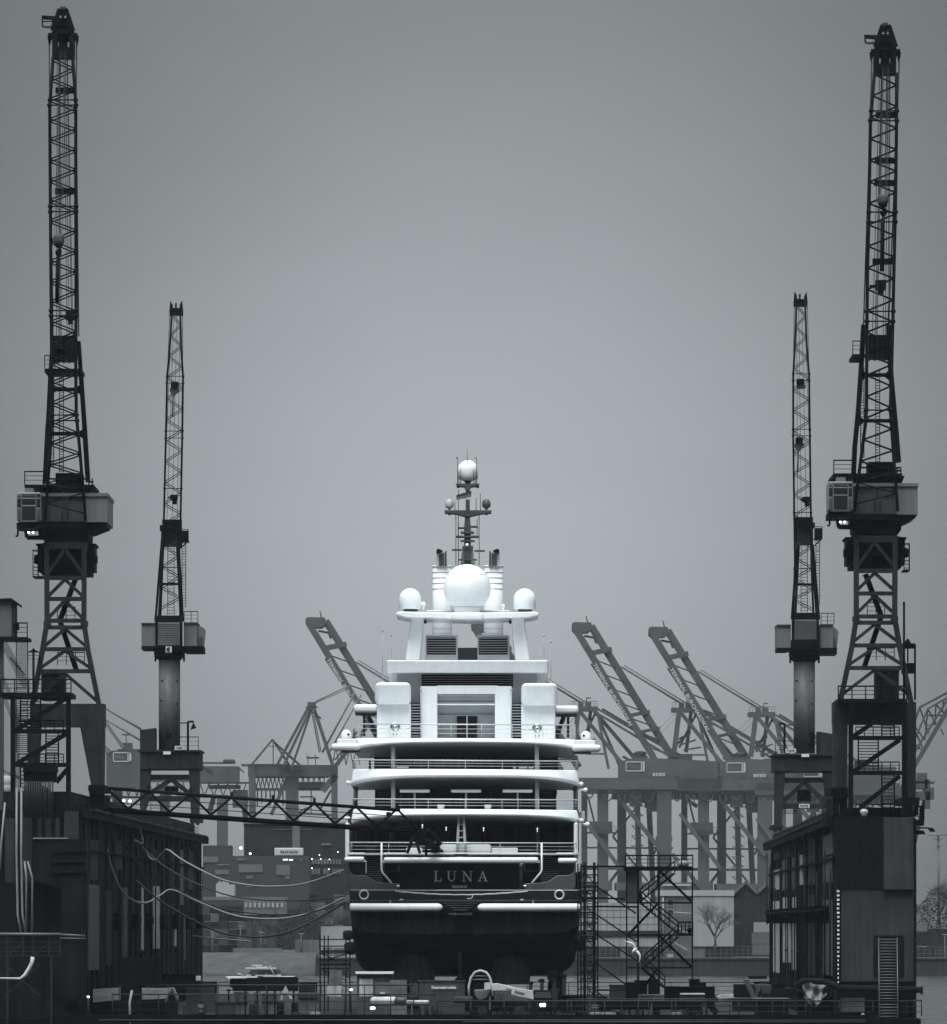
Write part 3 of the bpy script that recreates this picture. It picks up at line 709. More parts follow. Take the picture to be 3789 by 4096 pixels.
# decks: white sweeping overhangs with dished soffits
def overhang(D0, xl, xr, ytl, ytr, ybc, ybe, nm_, depth=22.0, drop=0.55, bow=1.6):
    """bulwark band swept round the stern, thin amidships and deep at the quarters; soffit dished under it"""
    n = 48; vo, vb, vi, vt = [], [], [], []
    a = P(xl, 0, D0).x; c = P(xr, 0, D0).x; mid = (a + c) / 2; hw = (c - a) / 2
    zt0 = EYE + (HY - ytl) * D0 / F; zt1 = EYE + (HY - ytr) * D0 / F
    zc = EYE + (HY - ybc) * D0 / F; ze = EYE + (HY - ybe) * D0 / F
    pts = []
    for i in range(n + 1):
        q = -1 + 2 * i / n
        ang = q * math.pi / 2; n_ = 7.0
        cs = abs(math.sin(ang)) ** (2 / n_) * (1 if q >= 0 else -1); sn = abs(math.cos(ang)) ** (2 / n_)
        x = mid + hw * cs; y = D0 + bow + 1.2 - (1.2 + bow * (1 - cs * cs)) * sn - bow * 0 
        pts.append((x, y, cs))
    side = []
    for k in (1, 2, 3):
        side.append(depth * k / 3)
    L0 = [(a, pts[0][1] + s_, -1.0) for s_ in reversed(side)]; R0 = [(c, pts[-1][1] + s_, 1.0) for s_ in side]
    pts = L0 + pts + R0; m_ = len(pts); b1 = MB(); rows = []
    for x, y, q in pts:
        zt = zt0 + (zt1 - zt0) * (q + 1) / 2
        e = 1 - (1 - min(abs(q), 1) ** 3.2) ** 0.62; zb = zc + (ze - zc) * e
        inx = mid + (x - mid) * (1 - .018); iny = y + .22
        th = zt - zb
        sec = [(0.36, zt - .0), (0.30, zt - .05), (0.26, zt - .12), (0.02, zb + th * .32), (0.005, zb + th * .22), (0.03, zb + th * .1), (0.10, zb + .03), (0.22, zb)]
        rows.append([Vector((mid + (x - mid) * (1 - .012 * o / .2), y + o, z)) for o, z in sec])
        # soffit ring points
    kk = len(rows[0]); vs = [v for r_ in rows for v in r_]; fs = []
    for i in range(m_ - 1):
        for j in range(kk - 1): fs.append((i * kk + j, (i + 1) * kk + j, (i + 1) * kk + j + 1, i * kk + j + 1))
    b1.add(vs, fs, True)
    # inside face of bulwark and deck
    tops = [r_[0] for r_ in rows]; ins = [Vector((mid + (v.x - mid) * .975, v.y + .25, v.z)) for v in tops]
    dk = [Vector((v.x, v.y, min(v.z, v.z) - .12)) for v in ins]
    o = len(b1.v); b1.v += tops + ins + dk
    for i in range(m_ - 1):
        for base in (0, m_): b1.f.append([o + base + i, o + base + i + 1, o + base + m_ + i + 1, o + base + m_ + i]); b1.sm.append(True)
    b1.f.append([o + 2 * m_ + i for i in range(m_)]); b1.sm.append(False)
    band = b1.build('deck_overhang', 'white', yacht)
    # soffit: from band's lower lip, dishing down and forward to the back wall
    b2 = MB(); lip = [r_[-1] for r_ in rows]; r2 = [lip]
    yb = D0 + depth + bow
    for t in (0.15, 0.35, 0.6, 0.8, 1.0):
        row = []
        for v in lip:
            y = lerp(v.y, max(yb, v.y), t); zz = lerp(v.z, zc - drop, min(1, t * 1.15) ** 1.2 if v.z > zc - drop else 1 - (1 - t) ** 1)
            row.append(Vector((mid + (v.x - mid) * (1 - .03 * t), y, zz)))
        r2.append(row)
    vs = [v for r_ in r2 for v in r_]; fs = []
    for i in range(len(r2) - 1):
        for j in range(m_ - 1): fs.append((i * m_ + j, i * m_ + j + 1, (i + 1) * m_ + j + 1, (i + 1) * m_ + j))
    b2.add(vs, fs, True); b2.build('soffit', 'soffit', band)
    return band
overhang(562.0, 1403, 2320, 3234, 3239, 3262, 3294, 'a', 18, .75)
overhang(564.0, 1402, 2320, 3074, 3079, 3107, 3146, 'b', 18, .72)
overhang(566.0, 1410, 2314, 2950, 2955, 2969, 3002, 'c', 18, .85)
# deckhouses between the overhangs (long, so that they hold up from the side)
def house(px0, px1, py0, py1, D, ln, m_, nm_='deckhouse'):
    b = MB(); b.pbox(px0, px1, py0, py1, D, ln); return b.build(nm_, m_, yacht)
h2 = house(1500, 2226, 3100, 3240, 582, 62, 'interior'); h3 = house(1497, 2234, 2960, 3078, 583, 58, 'interior')
b = MB()
for y in range(3160, 3232, 9): b.pbox(1512, 1560, y, y + 3, 581.8, .3); b.pbox(2166, 2215, y, y + 3, 581.8, .3)
for x in (1600, 1720, 1840, 1960, 2080): b.pbox(x, x + 5, 3160, 3236, 581.8, .3)
b.build('window_mullion', 'mast', h2)
b = MB()
for x in (1585, 1680, 1770, 1835, 1900, 1960, 2050, 2105): b.pbox(x, x + 5, 3010, 3075, 582.8, .3)
b.pbox(1590, 1632, 3008, 3014, 582.6, .3); b.pbox(2098, 2140, 3008, 3014, 582.6, .3); b.build('window_mullion', 'mast', h3)
for x, y0, y1, D in ((1573, 3112, 3234, 566.6), (2149, 3118, 3238, 566.6), (1573, 2974, 3074, 568), (2148, 2976, 3078, 568)):
    b = MB(); cyl(b, x, y0, y1, D, 8.5); b.build('deck_pillar', 'mast_light', yacht)
for x, y0, y1 in ((1420, 3146, 3240), (2306, 3146, 3240)):
    b = MB(); cyl(b, x, y0, y1, 566.5, 6); cyl(b, x + (8 if x < 1800 else -8), y0, y1, 567.5, 4); b.build('quarter_post', 'mast', yacht)
# three pale T-shaped shades, planters
for x in (1659, 1865, 2071):
    b = MB(); b.pbox(x - 60, x + 60, 3158, 3169, 566.0, 2.4); t_ = b.build('shade_canopy', 'white_soft', yacht, bevel=.06)
    b = MB(); cyl(b, x, 3169, 3238, 567.2, 4); b.build('shade_post', 'offwhite', t_)
for x in (1764, 1952):
    b = MB(); b.lathe(P(x, 3236, 565.5), [(.25, 0), (.31, .28), (.34, .34), (.25, .35)], 14); b.build('planter', 'white_soft', yacht)
b = MB(); b.pbox(1585, 1635, 3066, 3072, 568, 2); b.pbox(2052, 2110, 3068, 3074, 568, 2); b.pbox(2115, 2135, 3068, 3074, 568, 2); b.build('sun_lounger', 'offwhite', yacht, bevel=.05)
# guard rails of the four decks
def deck_rail(y0, yt, xl, xr, D, n, sag=0):
    b = MB(); h = S(y0 - yt, D); c0 = P(xl, y0, D + 1.5); c1 = P(xl + 8, y0, D); c2 = P(xr - 8, y0 + sag, D); c3 = P(xr, y0 + sag, D + 1.5)
    railing(b, [c0 + Vector((0, 14, 0)), c0, c1, c2, c3, c3 + Vector((0, 14, 0))], h, n, 0, .042, .022)
    for k in (1, 2): 
        q = Vector((0, 0, h * k / 3)); b.path([c0 + q + Vector((0, 14, 0)), c0 + q, c1 + q, c2 + q, c3 + q, c3 + q + Vector((0, 14, 0))], .018, 5)
    return b.build('guard_rail', 'rail_white', yacht)
deck_rail(3412, 3370, 1399, 2306, 562.3, 16, 3); deck_rail(3233, 3196, 1410, 2312, 563.2, 16, 4); deck_rail(3073, 3040, 1411, 2313, 565.2, 16, 5); deck_rail(2950, 2896, 1430, 2302, 567.0, 18, 4)
b = MB()
for y, D, xs in ((3236, 563.4, (1653, 1735, 1815, 1985, 2065, 2220)), (3076, 565.4, (1480, 1565, 1650, 1733, 1816, 1900, 1984, 2070, 2225))):
    for x in xs: b.pbox(x - 5, x + 5, y - 34, y, D, .05)
b.build('rail_stanchion', 'black', yacht)
# wing pods of the third overhang
for sg in (-1, 1):
    def mxx(x): return x if sg < 0 else 3730 - x
    dy = 0 if sg < 0 else 5
    def rx(x0, x1): return tuple(sorted((mxx(x0), mxx(x1))))
    b = MB(); b.pbox(*rx(1350, 1430), 2955 + dy, 2980 + dy, 567, 4); b.build('wing_box', 'white', yacht, bevel=.08)
    b = MB(); b.pbox(*rx(1325, 1440), 2974 + dy, 3000 + dy, 566.6, 5); b.build('wing_pod', 'white', yacht, bevel=.24, seg=5)
    b = MB(); b.pbox(*rx(1365, 1440), 3003 + dy, 3009 + dy, 567.2, 3); b.build('wing_track', 'mast', yacht)
    b = MB(); b.lathe(P(mxx(1386), 2954 + dy, 568), [(.42, 0), (.44, .25), (.38, .5), (.22, .68), (.02, .74)], 18); sl_ = b.build('searchlight', 'white_soft', yacht)
    b = MB(); b.ball(P(mxx(1394), 2938 + dy, 567.6), .11, 10); b.build('searchlight_lens', 'black', sl_)
    b = MB(); cyl(b, mxx(1417), 2915 + dy, 2957 + dy, 568, 5); b.build('horn', 'mast', yacht)
    # bridge wing shelter
    b = MB(); b.pbox(*rx(1415, 1512), 2817 + dy, 2850 + dy, 590, 6); b.build('bridge_wing_roof', 'white', yacht, bevel=.28, seg=5)
    b = MB(); b.pbox(*rx(1452, 1462), 2850 + dy, 2945 + dy, 593, .3); b.bar(P(mxx(1470), 2850 + dy, 593), P(mxx(1505), 2945 + dy, 593), .4, .3); b.pbox(*rx(1420, 1510), 2850 + dy, 2856 + dy, 590.4, 5); b.build('bridge_wing_frame', 'mast', yacht)
    # chrome reel on the sun deck
    b = MB(); b.ring(P(mxx(1581), 2908 + dy, 568.5), S(15, 568), S(5, 568), 20, 8); b.ball(P(mxx(1581), 2908 + dy, 568.5), .18, 10); cyl(b, mxx(1574), 2925 + dy, 2952 + dy, 568.5, 2.5); cyl(b, mxx(1587), 2925 + dy, 2952 + dy, 568.5, 2.5); b.tube(P(mxx(1595), 2914 + dy, 568.5), P(mxx(1640), 2914 + dy, 568.5), .05); b.build('hose_reel', 'chrome', yacht)
    # superstructure boxes
    b = MB(); b.pbox(*rx(1508, 1644), 2812 + dy * .5, 2953 + dy, 574, 26); b.build('sun_deck_house', 'white', yacht, bevel=.12)
    b = MB(); b.lean(*rx(1499, 1644), 2729 + dy * .6, 2816 + dy, 572.4, 30, .75); b.build('house_shoulder', 'white', yacht, bevel=.42, seg=6)
    b = MB()
    for i in range(12): b.pbox(*rx(1645, 1681), 2818 + i * 11.3, 2821.4 + i * 11.3, 576.4, .5)
    lv = b.build('side_louvre', 'white', yacht)
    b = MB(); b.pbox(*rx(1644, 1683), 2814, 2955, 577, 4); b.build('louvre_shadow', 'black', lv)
    b = MB(); b.pbox(*rx(1682, 1750), 2745, 2955, 575.2, 8); b.build('pilaster', 'white', yacht, bevel=.08)
    b = MB(); b.tube(P(mxx(1684), 2952, 575), P(mxx(1684), 2762, 575), .05); b.ball(P(mxx(1684), 2760, 575), .12, 8); b.build('pilaster_lamp_pole', 'mast_light', yacht)
b = MB(); b.pbox(1588, 2148, 2684, 2822, 577.6, 30); b.build('upper_house', 'white', yacht)
b = MB(); b.pbox(1748, 1992, 2742, 2775, 575.3, 4); b.build('recess_lintel', 'white', yacht)
b = MB()
for i in range(7): b.pbox(1749, 1989, 2775 + i * 5.6, 2777.5 + i * 5.6, 575.4 + i * .12, .8)
b.pbox(1749, 1989, 2815, 2820, 575.3, .8); lg = b.build('lintel_louvre', 'white', yacht)
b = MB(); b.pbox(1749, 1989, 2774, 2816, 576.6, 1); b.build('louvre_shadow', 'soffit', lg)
b = MB(); b.pbox(1749, 1991, 2818, 2955, 578.6, 2); b.build('recess_wall', 'offwhite', yacht)
b = MB(); b.pbox(1750, 1990, 2860, 2864, 578.3, .3); b.build('recess_cornice', 'offwhite', yacht)
b = MB(); b.pbox(1828, 1909, 2864, 2954, 578.4, .2); dr = b.build('sliding_door', 'glass_dark', yacht)
b = MB(); b.pbox(1866, 1871, 2864, 2954, 578.2, .2); b.build('door_post', 'white', dr)
# big louvre and top roof slab
b = MB(); b.pbox(1687, 2053, 2686, 2750, 577.0, .8); gl = b.build('upper_grille', 'black', yacht)
b = MB()
for i in range(7): b.pbox(1688, 2052, 2689 + i * 9, 2690.2 + i * 9, 576.8, .3)
b.build('grille_slat', 'offwhite', gl)
b = MB(); b.lean(1543, 2196, 2641, 2690, 574.0, 26, .6); b.build('roof_slab', 'white', yacht, bevel=.2, seg=4)
b = MB()
for x0, x1, x2, x3 in ((1622, 1680, 1694, 1643), (2120, 2062, 2048, 2098)):
    q = [(x0, 2642), (lerp(x0, x3, .55), 2550), (x3, 2470), (x2, 2470), (lerp(x1, x2, .7), 2550), (x1, 2642)]
    b.pprism(q, 590, 4)
b.build('arch_leg', 'white', yacht, bevel=.15)
b = MB(); pr = [(1585, 2450), (1600, 2446), (1800, 2450), (1870, 2447), (1940, 2450), (2140, 2447), (2155, 2452), (2155, 2461), (2110, 2470), (1960, 2474), (1870, 2478), (1780, 2474), (1630, 2470), (1585, 2460)]
b.pprism(pr, 588, 9); b.build('radar_arch', 'white', yacht, bevel=.1)
b = MB(); b.pbox(1700, 2040, 2440, 2449, 591, 3); b.build('arch_rim', 'offwhite', yacht, bevel=.1)
b = MB(); b.pbox(1806, 1934, 2450, 2476, 587.4, 4); b.build('dome_plinth', 'white', yacht, bevel=.2)
b = MB(); b.lathe(P(1869, 2452, 590), [(S(52, 590), 0), (S(52, 590), .25), (S(60, 590), .6)], 28); b.ball(P(1869, 2352, 590), S(95, 590), 48); sd_ = b.build('satellite_dome', 'white_soft', yacht)
b = MB(); b.lathe(P(1869, 2300, 590), [(S(79.3, 590), 0), (S(79.9, 590), .02), (S(79.3, 590), .04)], 60); b.lathe(P(1869, 2404, 590), [(S(79.3, 590), 0), (S(79.9, 590), .02), (S(79.3, 590), .04)], 60); b.build('dome_seam', 'offwhite', sd_)
for x, y1 in ((1641, 2440), (2099, 2441)):
    b = MB(); r = S(44, 590); b.lathe(P(x, y1 - 3, 590.5), [(r * .9, 0), (r, .08), (r, S(40, 590))] + [(max(r * math.cos(a_), .01), S(40, 590) + r * math.sin(a_)) for a_ in [i * math.pi / 20 for i in range(1, 11)]], 36)
    d_ = b.build('satellite_dome', 'white_soft', yacht)
    b = MB(); b.pbox(x - 26, x + 30, y1 - 3, y1 + 9, 590, 1.2); b.build('dome_foot', 'mast', d_)
for x, y, r in ((1693, 2418, 11), (2013, 2424, 8)):
    b = MB(); b.ball(P(x, y, 590.5), S(r, 590), 14); b.lathe(P(x, y + 24, 590.5), [(.12, 0), (.1, .5)], 8); b.build('small_dome', 'white_soft', yacht)
for x in (1702, 2041):
    b = MB(); b.tube(P(x, 2476, 588.6), P(x, 2487, 588.6), .05); b.tube(P(x, 2487, 588.2), P(x, 2490, 589), S(6, 588), n=10); b.build('arch_floodlight', 'black', yacht)
# louvred boxes under the arch, funnels
for sg in (0, 1):
    o_ = 0 if not sg else 207
    b = MB(); b.pbox(1703 + o_, 1832 + o_, 2540, 2640, 592, 6); lb = b.build('vent_house', 'white', yacht, bevel=.06)
    b = MB(); b.pbox(1708 + o_, 1824 + o_, 2550, 2618, 591.7, .4); g_ = b.build('vent_grille', 'black', lb)
    b = MB()
    for i in range(7): b.pbox(1709 + o_, 1823 + o_, 2552 + i * 9.6, 2553.8 + i * 9.6, 591.5, .3)
    b.build('grille_slat', 'offwhite', lb)
    c = 1769 if not sg else 1974
    b = MB(); cyl(b, c, 2262, 2645, 600, 39, 32); fu = b.build('funnel', 'white', yacht)
    b = MB()
    for y in (2292, 2314, 2336, 2358, 2516, 2536): b.lathe(P(c, y, 600), [(S(38.5, 600), 0), (S(40.6, 600), .02), (S(40.6, 600), .05), (S(38.5, 600), .07)], 32)
    b.build('funnel_groove', 'soffit', fu)
    b = MB(); b.lathe(P(c, 2269, 600), [(S(39, 600), 0), (S(42, 600), .02), (S(42, 600), .1), (S(30, 600), .1)], 32); b.build('funnel_rim', 'offwhite', fu)
    e = 1768 if not sg else 1976; k = 1 if not sg else -1
    b = MB(); b.pprism([(e - 23 * k, 2266), (e - 23 * k, 2214), (e + 14 * k, 2206), (e + 19 * k, 2196), (e + 21 * k, 2266)], 599, 1.6); b.build('exhaust_casing', 'mast_light', fu)
    b = MB(); b.pprism([(e - 11 * k, 2264), (e - 11 * k, 2218), (e + 8 * k, 2212), (e + 8 * k, 2264)], 598.9, .15); b.pprism([(e + 11 * k, 2264), (e + 11 * k, 2212), (e + 18 * k, 2200), (e + 19 * k, 2264)], 598.85, .15); b.build('exhaust_screen', 'glass_mid', fu)
    b = MB(); b.pprism([(e - 22 * k, 2198), (e - 12 * k, 2194), (e + 4 * k, 2203), (e - 4 * k, 2208), (e - 22 * k, 2216)], 598.3, 1.6); b.build('exhaust_cowl', 'black', fu, bevel=.05)
b = MB(); b.pbox(1831, 1911, 2591, 2640, 592.5, .1); b.build('wind_screen', 'glass_mid', yacht)
# mast
Dm = 604
b = MB(); b.pprism([(1842, 2262), (1850, 2185), (1890, 2185), (1902, 2262)], Dm, 2.2); mb_ = b.build('mast_base', 'mast_light', yacht)
b = MB(); b.pprism([(1857, 2262), (1857, 2110), (1861, 2058), (1879, 2058), (1884, 2110), (1884, 2262)], Dm - .3, 2.2)
b.pprism([(1863, 2060), (1864, 1950), (1879, 1950), (1880, 2060)], Dm, 1.2); mst = b.build('mast_column', 'mast', yacht)
b = MB(); b.pprism([(1778, 2041), (1967, 2041), (1965, 2050), (1920, 2054), (1880, 2064), (1862, 2064), (1826, 2054), (1780, 2050)], Dm - .5, 2.4)
b.pprism([(1824, 1934), (1918, 1934), (1912, 1941), (1885, 1945), (1876, 1962), (1866, 1962), (1858, 1945), (1830, 1941)], Dm - .5, 2.4)
for y, x0, x1, h in ((2196, 1808, 1848, 6), (2200, 1898, 1940, 6), (2236, 1832, 1908, 5)): b.pbox(x0, x1, y, y + h, Dm - 1, .8)
for y, x0, x1, h in ((2142, 1824, 1917, 7), (2108, 1833, 1860, 5), (2103, 1884, 1912, 5), (2125, 1843, 1897, 8), (2160, 1842, 1900, 5)): b.pbox(x0, x1, y, y + h, Dm - .6, 1.4)
b.pbox(1850, 1893, 2183, 2198, Dm - .4, 2.6)
b.build('mast_platform', 'mast', mst)
b = MB()
for x, y0, y1 in ((1831, 1832, 1935), (1907, 1832, 1935), (1836, 1885, 1934), (1902, 1885, 1934), (1843, 1878, 1936), (1895, 1878, 1936), (1820, 2005, 2045), (1922, 1975, 2045), (1905, 1990, 2045), (1824, 2055, 2262), (1917, 2055, 2262), (1834, 1960, 2262), (1909, 2075, 2140), (1833, 2090, 2145)): b.tube(P(x, y1, Dm), P(x, y0, Dm), .035, n=5)
b.tube(P(1870, 1850, Dm), P(1870, 1790, Dm), .03, .012, n=5)
for x in (1831, 1906): b.tube(P(x, 1833, Dm), P(x - 6, 1830, Dm), .06, n=5)
for x in (1834, 1909, 1798, 1946, 1832, 1912): b.tube(P(x, 2050 if x in (1798, 1946) else 1942, Dm), P(x, 2061 if x in (1798, 1946) else 1952, Dm), .12, n=8)
b.build('mast_aerial', 'mast', mst)
b = MB(); r = S(41, Dm); b.lathe(P(1872, 1914, Dm + 1), [(r * .3, -.25), (r * .7, -.15), (r, 0), (r, S(34, Dm))] + [(max(r * math.cos(a_), .01), S(34, Dm) + r * .95 * math.sin(a_)) for a_ in [i * math.pi / 20 for i in range(1, 11)]], 32); td = b.build('mast_dome', 'white_soft', mst)
b = MB(); b.lathe(P(1872, 1936, Dm + 1), [(.2, 0), (.35, .25), (r * .98, .5), (r * 1.03, .56), (r * .9, .58)], 24); b.build('dome_cradle', 'mast', td)
for x, m_ in ((1798, 'mast_light'), (1946, 'mast')):
    b = MB(); q = S(17, Dm); b.lathe(P(x, 2040, Dm), [(.1, 0), (.12, .12), (q * .75, .2), (q, .35), (q, .62), (q * .8, .85), (q * .45, .96), (.02, 1.0)], 18); b.build('mast_dome', m_, mst)
b = MB(); b.ball(P(1869, 2180, Dm - .6), .16, 10); b.build('mast_light', 'white_soft', mst)
# whip aerials
b = MB()
for x, y0, y1, D in ((1531, 2515, 2730, 574), (1567, 2535, 2643, 576), (2176, 2535, 2643, 576), (2204, 2560, 2732, 574), (2160, 2590, 2643, 577)):
    b.tube(P(x, y1, D), P(x, y0, D), .045, .02, n=5); b.tube(P(x, y1, D), P(x, y1 - 6, D), .1, n=6)
    if x != 2160: b.tube(P(x, y0, D), P(x, y0 + 12, D), .07, n=6)
b.build('whip_aerial', 'mast_light', yacht)
# small round lamps at the quarters
for x, y, r in ((2326, 3136, 9), (2343, 3160, 9), (2326, 3283, 10), (2350, 3298, 10), (1393, 3131, 9), (1378, 3272, 8)):
    b = MB(); b.ball(P(x, y, 566), S(r, 566), 14); b.tube(P(x, y, 566.3), P(x + (-22 if x > 1800 else 22), y, 566.3), .12); b.build('quarter_lamp', 'white_soft', yacht)
b = MB(); b.pbox(2326, 2340, 3245, 3278, 567, .5); b.build('quarter_cabinet', 'offwhite', yacht, bevel=.05)
# shafts and rudder post under the counter
b = MB(); cyl(b, 1841, 3752, 3910, 567, 8); b.lathe(P(1841, 3915, 567), [(.25, 0), (.27, .2), (.2, .3)], 12); b.build('skeg_post', 'bulwark', yacht)
b = MB(); cyl(b, 1650, 3790, 3900, 571, 9); cyl(b, 2040, 3790, 3900, 571, 9); b.build('propeller_strut', 'antifoul', yacht)
# side fenders and bilge gear
for x, y, sc in ((1393, 3750, 1), (1404, 3805, 1.3), (2316, 3790, 1.4), (2210, 3912, 1.0)):
    b = MB(); b.lathe(P(x, y + 12 * sc, 566), [(.1, 0), (.42 * sc, .15), (.45 * sc, .7 * sc), (.25, .85 * sc)], 12, 1.0, .8); b.build('bilge_keel_pad', 'antifoul', yacht)
# flag
b = MB(); nq = 10
cols = []
for k in range(3): cols.append(MB())
for k in range(3):
    vs, fs = [], []
    for i in range(nq + 1):
        t = i / nq; x = 1886 - 60 * t; wob = math.sin(t * 7) * .12
        y0 = 1963 + 17 * t + (12 - 2 * t) * k; y1 = y0 + 12 - 2 * t
        if k == 2: y1 = 1998
        for e in (0, .02):
            vs += [P(x, y0, 602.6 + wob + e), P(x, y1, 602.6 + wob + e)]
    for i in range(nq):
        o_ = i * 4
        for q in (0, 2): fs.append((o_ + q, o_ + q + 1, o_ + 4 + q + 1, o_ + 4 + q))
    cols[k].add(vs, fs, True)
fl = thing('flag', P(1886, 1998, 602.6), 'three-striped flag blowing leftward from the yacht mast', 'flag')
for k, m_ in enumerate(('flag_black', 'flag_mid', 'flag_pale')): cols[k].build('flag_stripe', m_, fl)
# covered propellers
for i, (pts, lab) in enumerate((([(1558, 3930), (1566, 3880), (1585, 3835), (1608, 3812), (1650, 3808), (1690, 3812), (1718, 3838), (1734, 3885), (1740, 3930)], 'wrinkled dark tarpaulin over the propeller left of the rudder post'),
                               ([(1953, 3945), (1962, 3890), (1975, 3840), (2000, 3815), (2050, 3808), (2085, 3818), (2116, 3845), (2120, 3900), (2115, 3935), (2090, 3950)], 'wrinkled dark tarpaulin over the propeller right of the rudder post'))):
    bb = MB(); c = P((pts[0][0] + pts[-1][0]) / 2, 3930, 569.5); n = 40; vs = []; rows = 9
    top = min(p[1] for p in pts)
    for j in range(rows + 1):
        y = lerp(3938, top, j / rows)
        xs = []
        for a_, c_ in zip(pts, pts[1:]):
            if (a_[1] - y) * (c_[1] - y) <= 0 and a_[1] != c_[1]: xs.append(lerp(a_[0], c_[0], (y - a_[1]) / (c_[1] - a_[1])))
        if len(xs) < 2: xs = [lerp(pts[0][0], pts[-1][0], .42), lerp(pts[0][0], pts[-1][0], .6)]
        x0, x1 = min(xs), max(xs); cx_ = P((x0 + x1) / 2, y, 569.5); rx_ = S((x1 - x0) / 2, 569.5)
        for k in range(n):
            t = 2 * math.pi * k / n; f = 1 + .16 * math.sin(k * 2.2 + i) * (1 - .5 * j / rows) + .04 * math.sin(k * 5.1 + j)
            vs.append(cx_ + Vector((rx_ * math.cos(t) * (1 + (f - 1) * .25), 1.6 * math.sin(t) * f, 0)))
    fs = [(j * n + k, j * n + (k + 1) % n, (j + 1) * n + (k + 1) % n, (j + 1) * n + k) for j in range(rows) for k in range(n)]
    bb.add(vs, fs, True); bb.f.append([rows * n + k for k in range(n)]); bb.sm.append(False)
    one(bb, 'tarpaulin', 'tarp', lab, 'tarpaulin', 'tarpaulins over the propellers')
# ------------------------------------------------------------------ jib cranes on the dock walls
def interp(tab, y, k):
    for a, c in zip(tab, tab[1:]):
        if a[0] <= y <= c[0]: return lerp(a[k], c[k], (y - a[0]) / (c[0] - a[0]))
    return tab[-1][k] if y > tab[-1][0] else tab[0][k]
def lattice(tab, D, dep, half, rc, rd, joints=(), shift=11, phase=0, doubled=True):
    """a four-chord lattice jib: tab rows are (py, px left, px right) from the tip down"""
    ch, dg = MB(), MB()
    y0, y1 = tab[0][0], tab[-1][0]
    ys = [t[0] for t in tab]
    for k in (1, 2):
        for dd in (0, dep):
            ch.path([P(t[k] + (0 if dd == 0 else (1.5 if k == 1 else -1.5)), t[0], D + dd) for t in tab], rc, 8)
    y = y0 + 6; sd = phase
    while y + half < y1:
        for face, sh in ((0, 0), (dep, shift)):
            a = y + sh; c = min(a + half, y1)
            if a > y1 - half * .5: continue
            k0, k1 = (1, 2) if sd % 2 == 0 else (2, 1)
            dg.tube(P(interp(tab, a, k0), a, D + face), P(interp(tab, c, k1), c, D + face), rd, n=5)
        for k in (1, 2):
            d0, d1 = (0, dep) if sd % 2 == 0 else (dep, 0)
            dg.tube(P(interp(tab, y, k), y, D + d0), P(interp(tab, y + half, k), y + half, D + d1), rd, n=5)
        y += half; sd += 1
    for yj in joints:
        for face in (0, dep):
            dg.tube(P(interp(tab, yj, 1), yj, D + face), P(interp(tab, yj, 2), yj, D + face), rd, n=5)
            for k in (1, 2): dg.ball(P(interp(tab, yj, k), yj, D + face), rc * 1.7, 10)
    return ch, dg
def hoop_ladder(b, x, y0, y1, D, wpx, step=11, hoops=True):
    ladder(b, P(x, y1, D), P(x, y0, D), S(wpx, D), max(3, int((y1 - y0) / step)), .035)
    if hoops:
        for i in range(int((y1 - y0) / 45) + 1):
            y = y0 + i * 45; b.path([P(x + wpx * .6 * math.cos(q), y, D - .1 - .8 * math.sin(q)) for q in [math.pi * j / 8 for j in range(9)]], .03, 4)
def handrail(b, x0, x1, yd, h, D, dep=1.5, n=4, r=.035):
    railing(b, [P(x0, yd, D + dep), P(x0, yd, D), P(x1, yd, D), P(x1, yd, D + dep)], S(h, D), n + 4, 2, r)

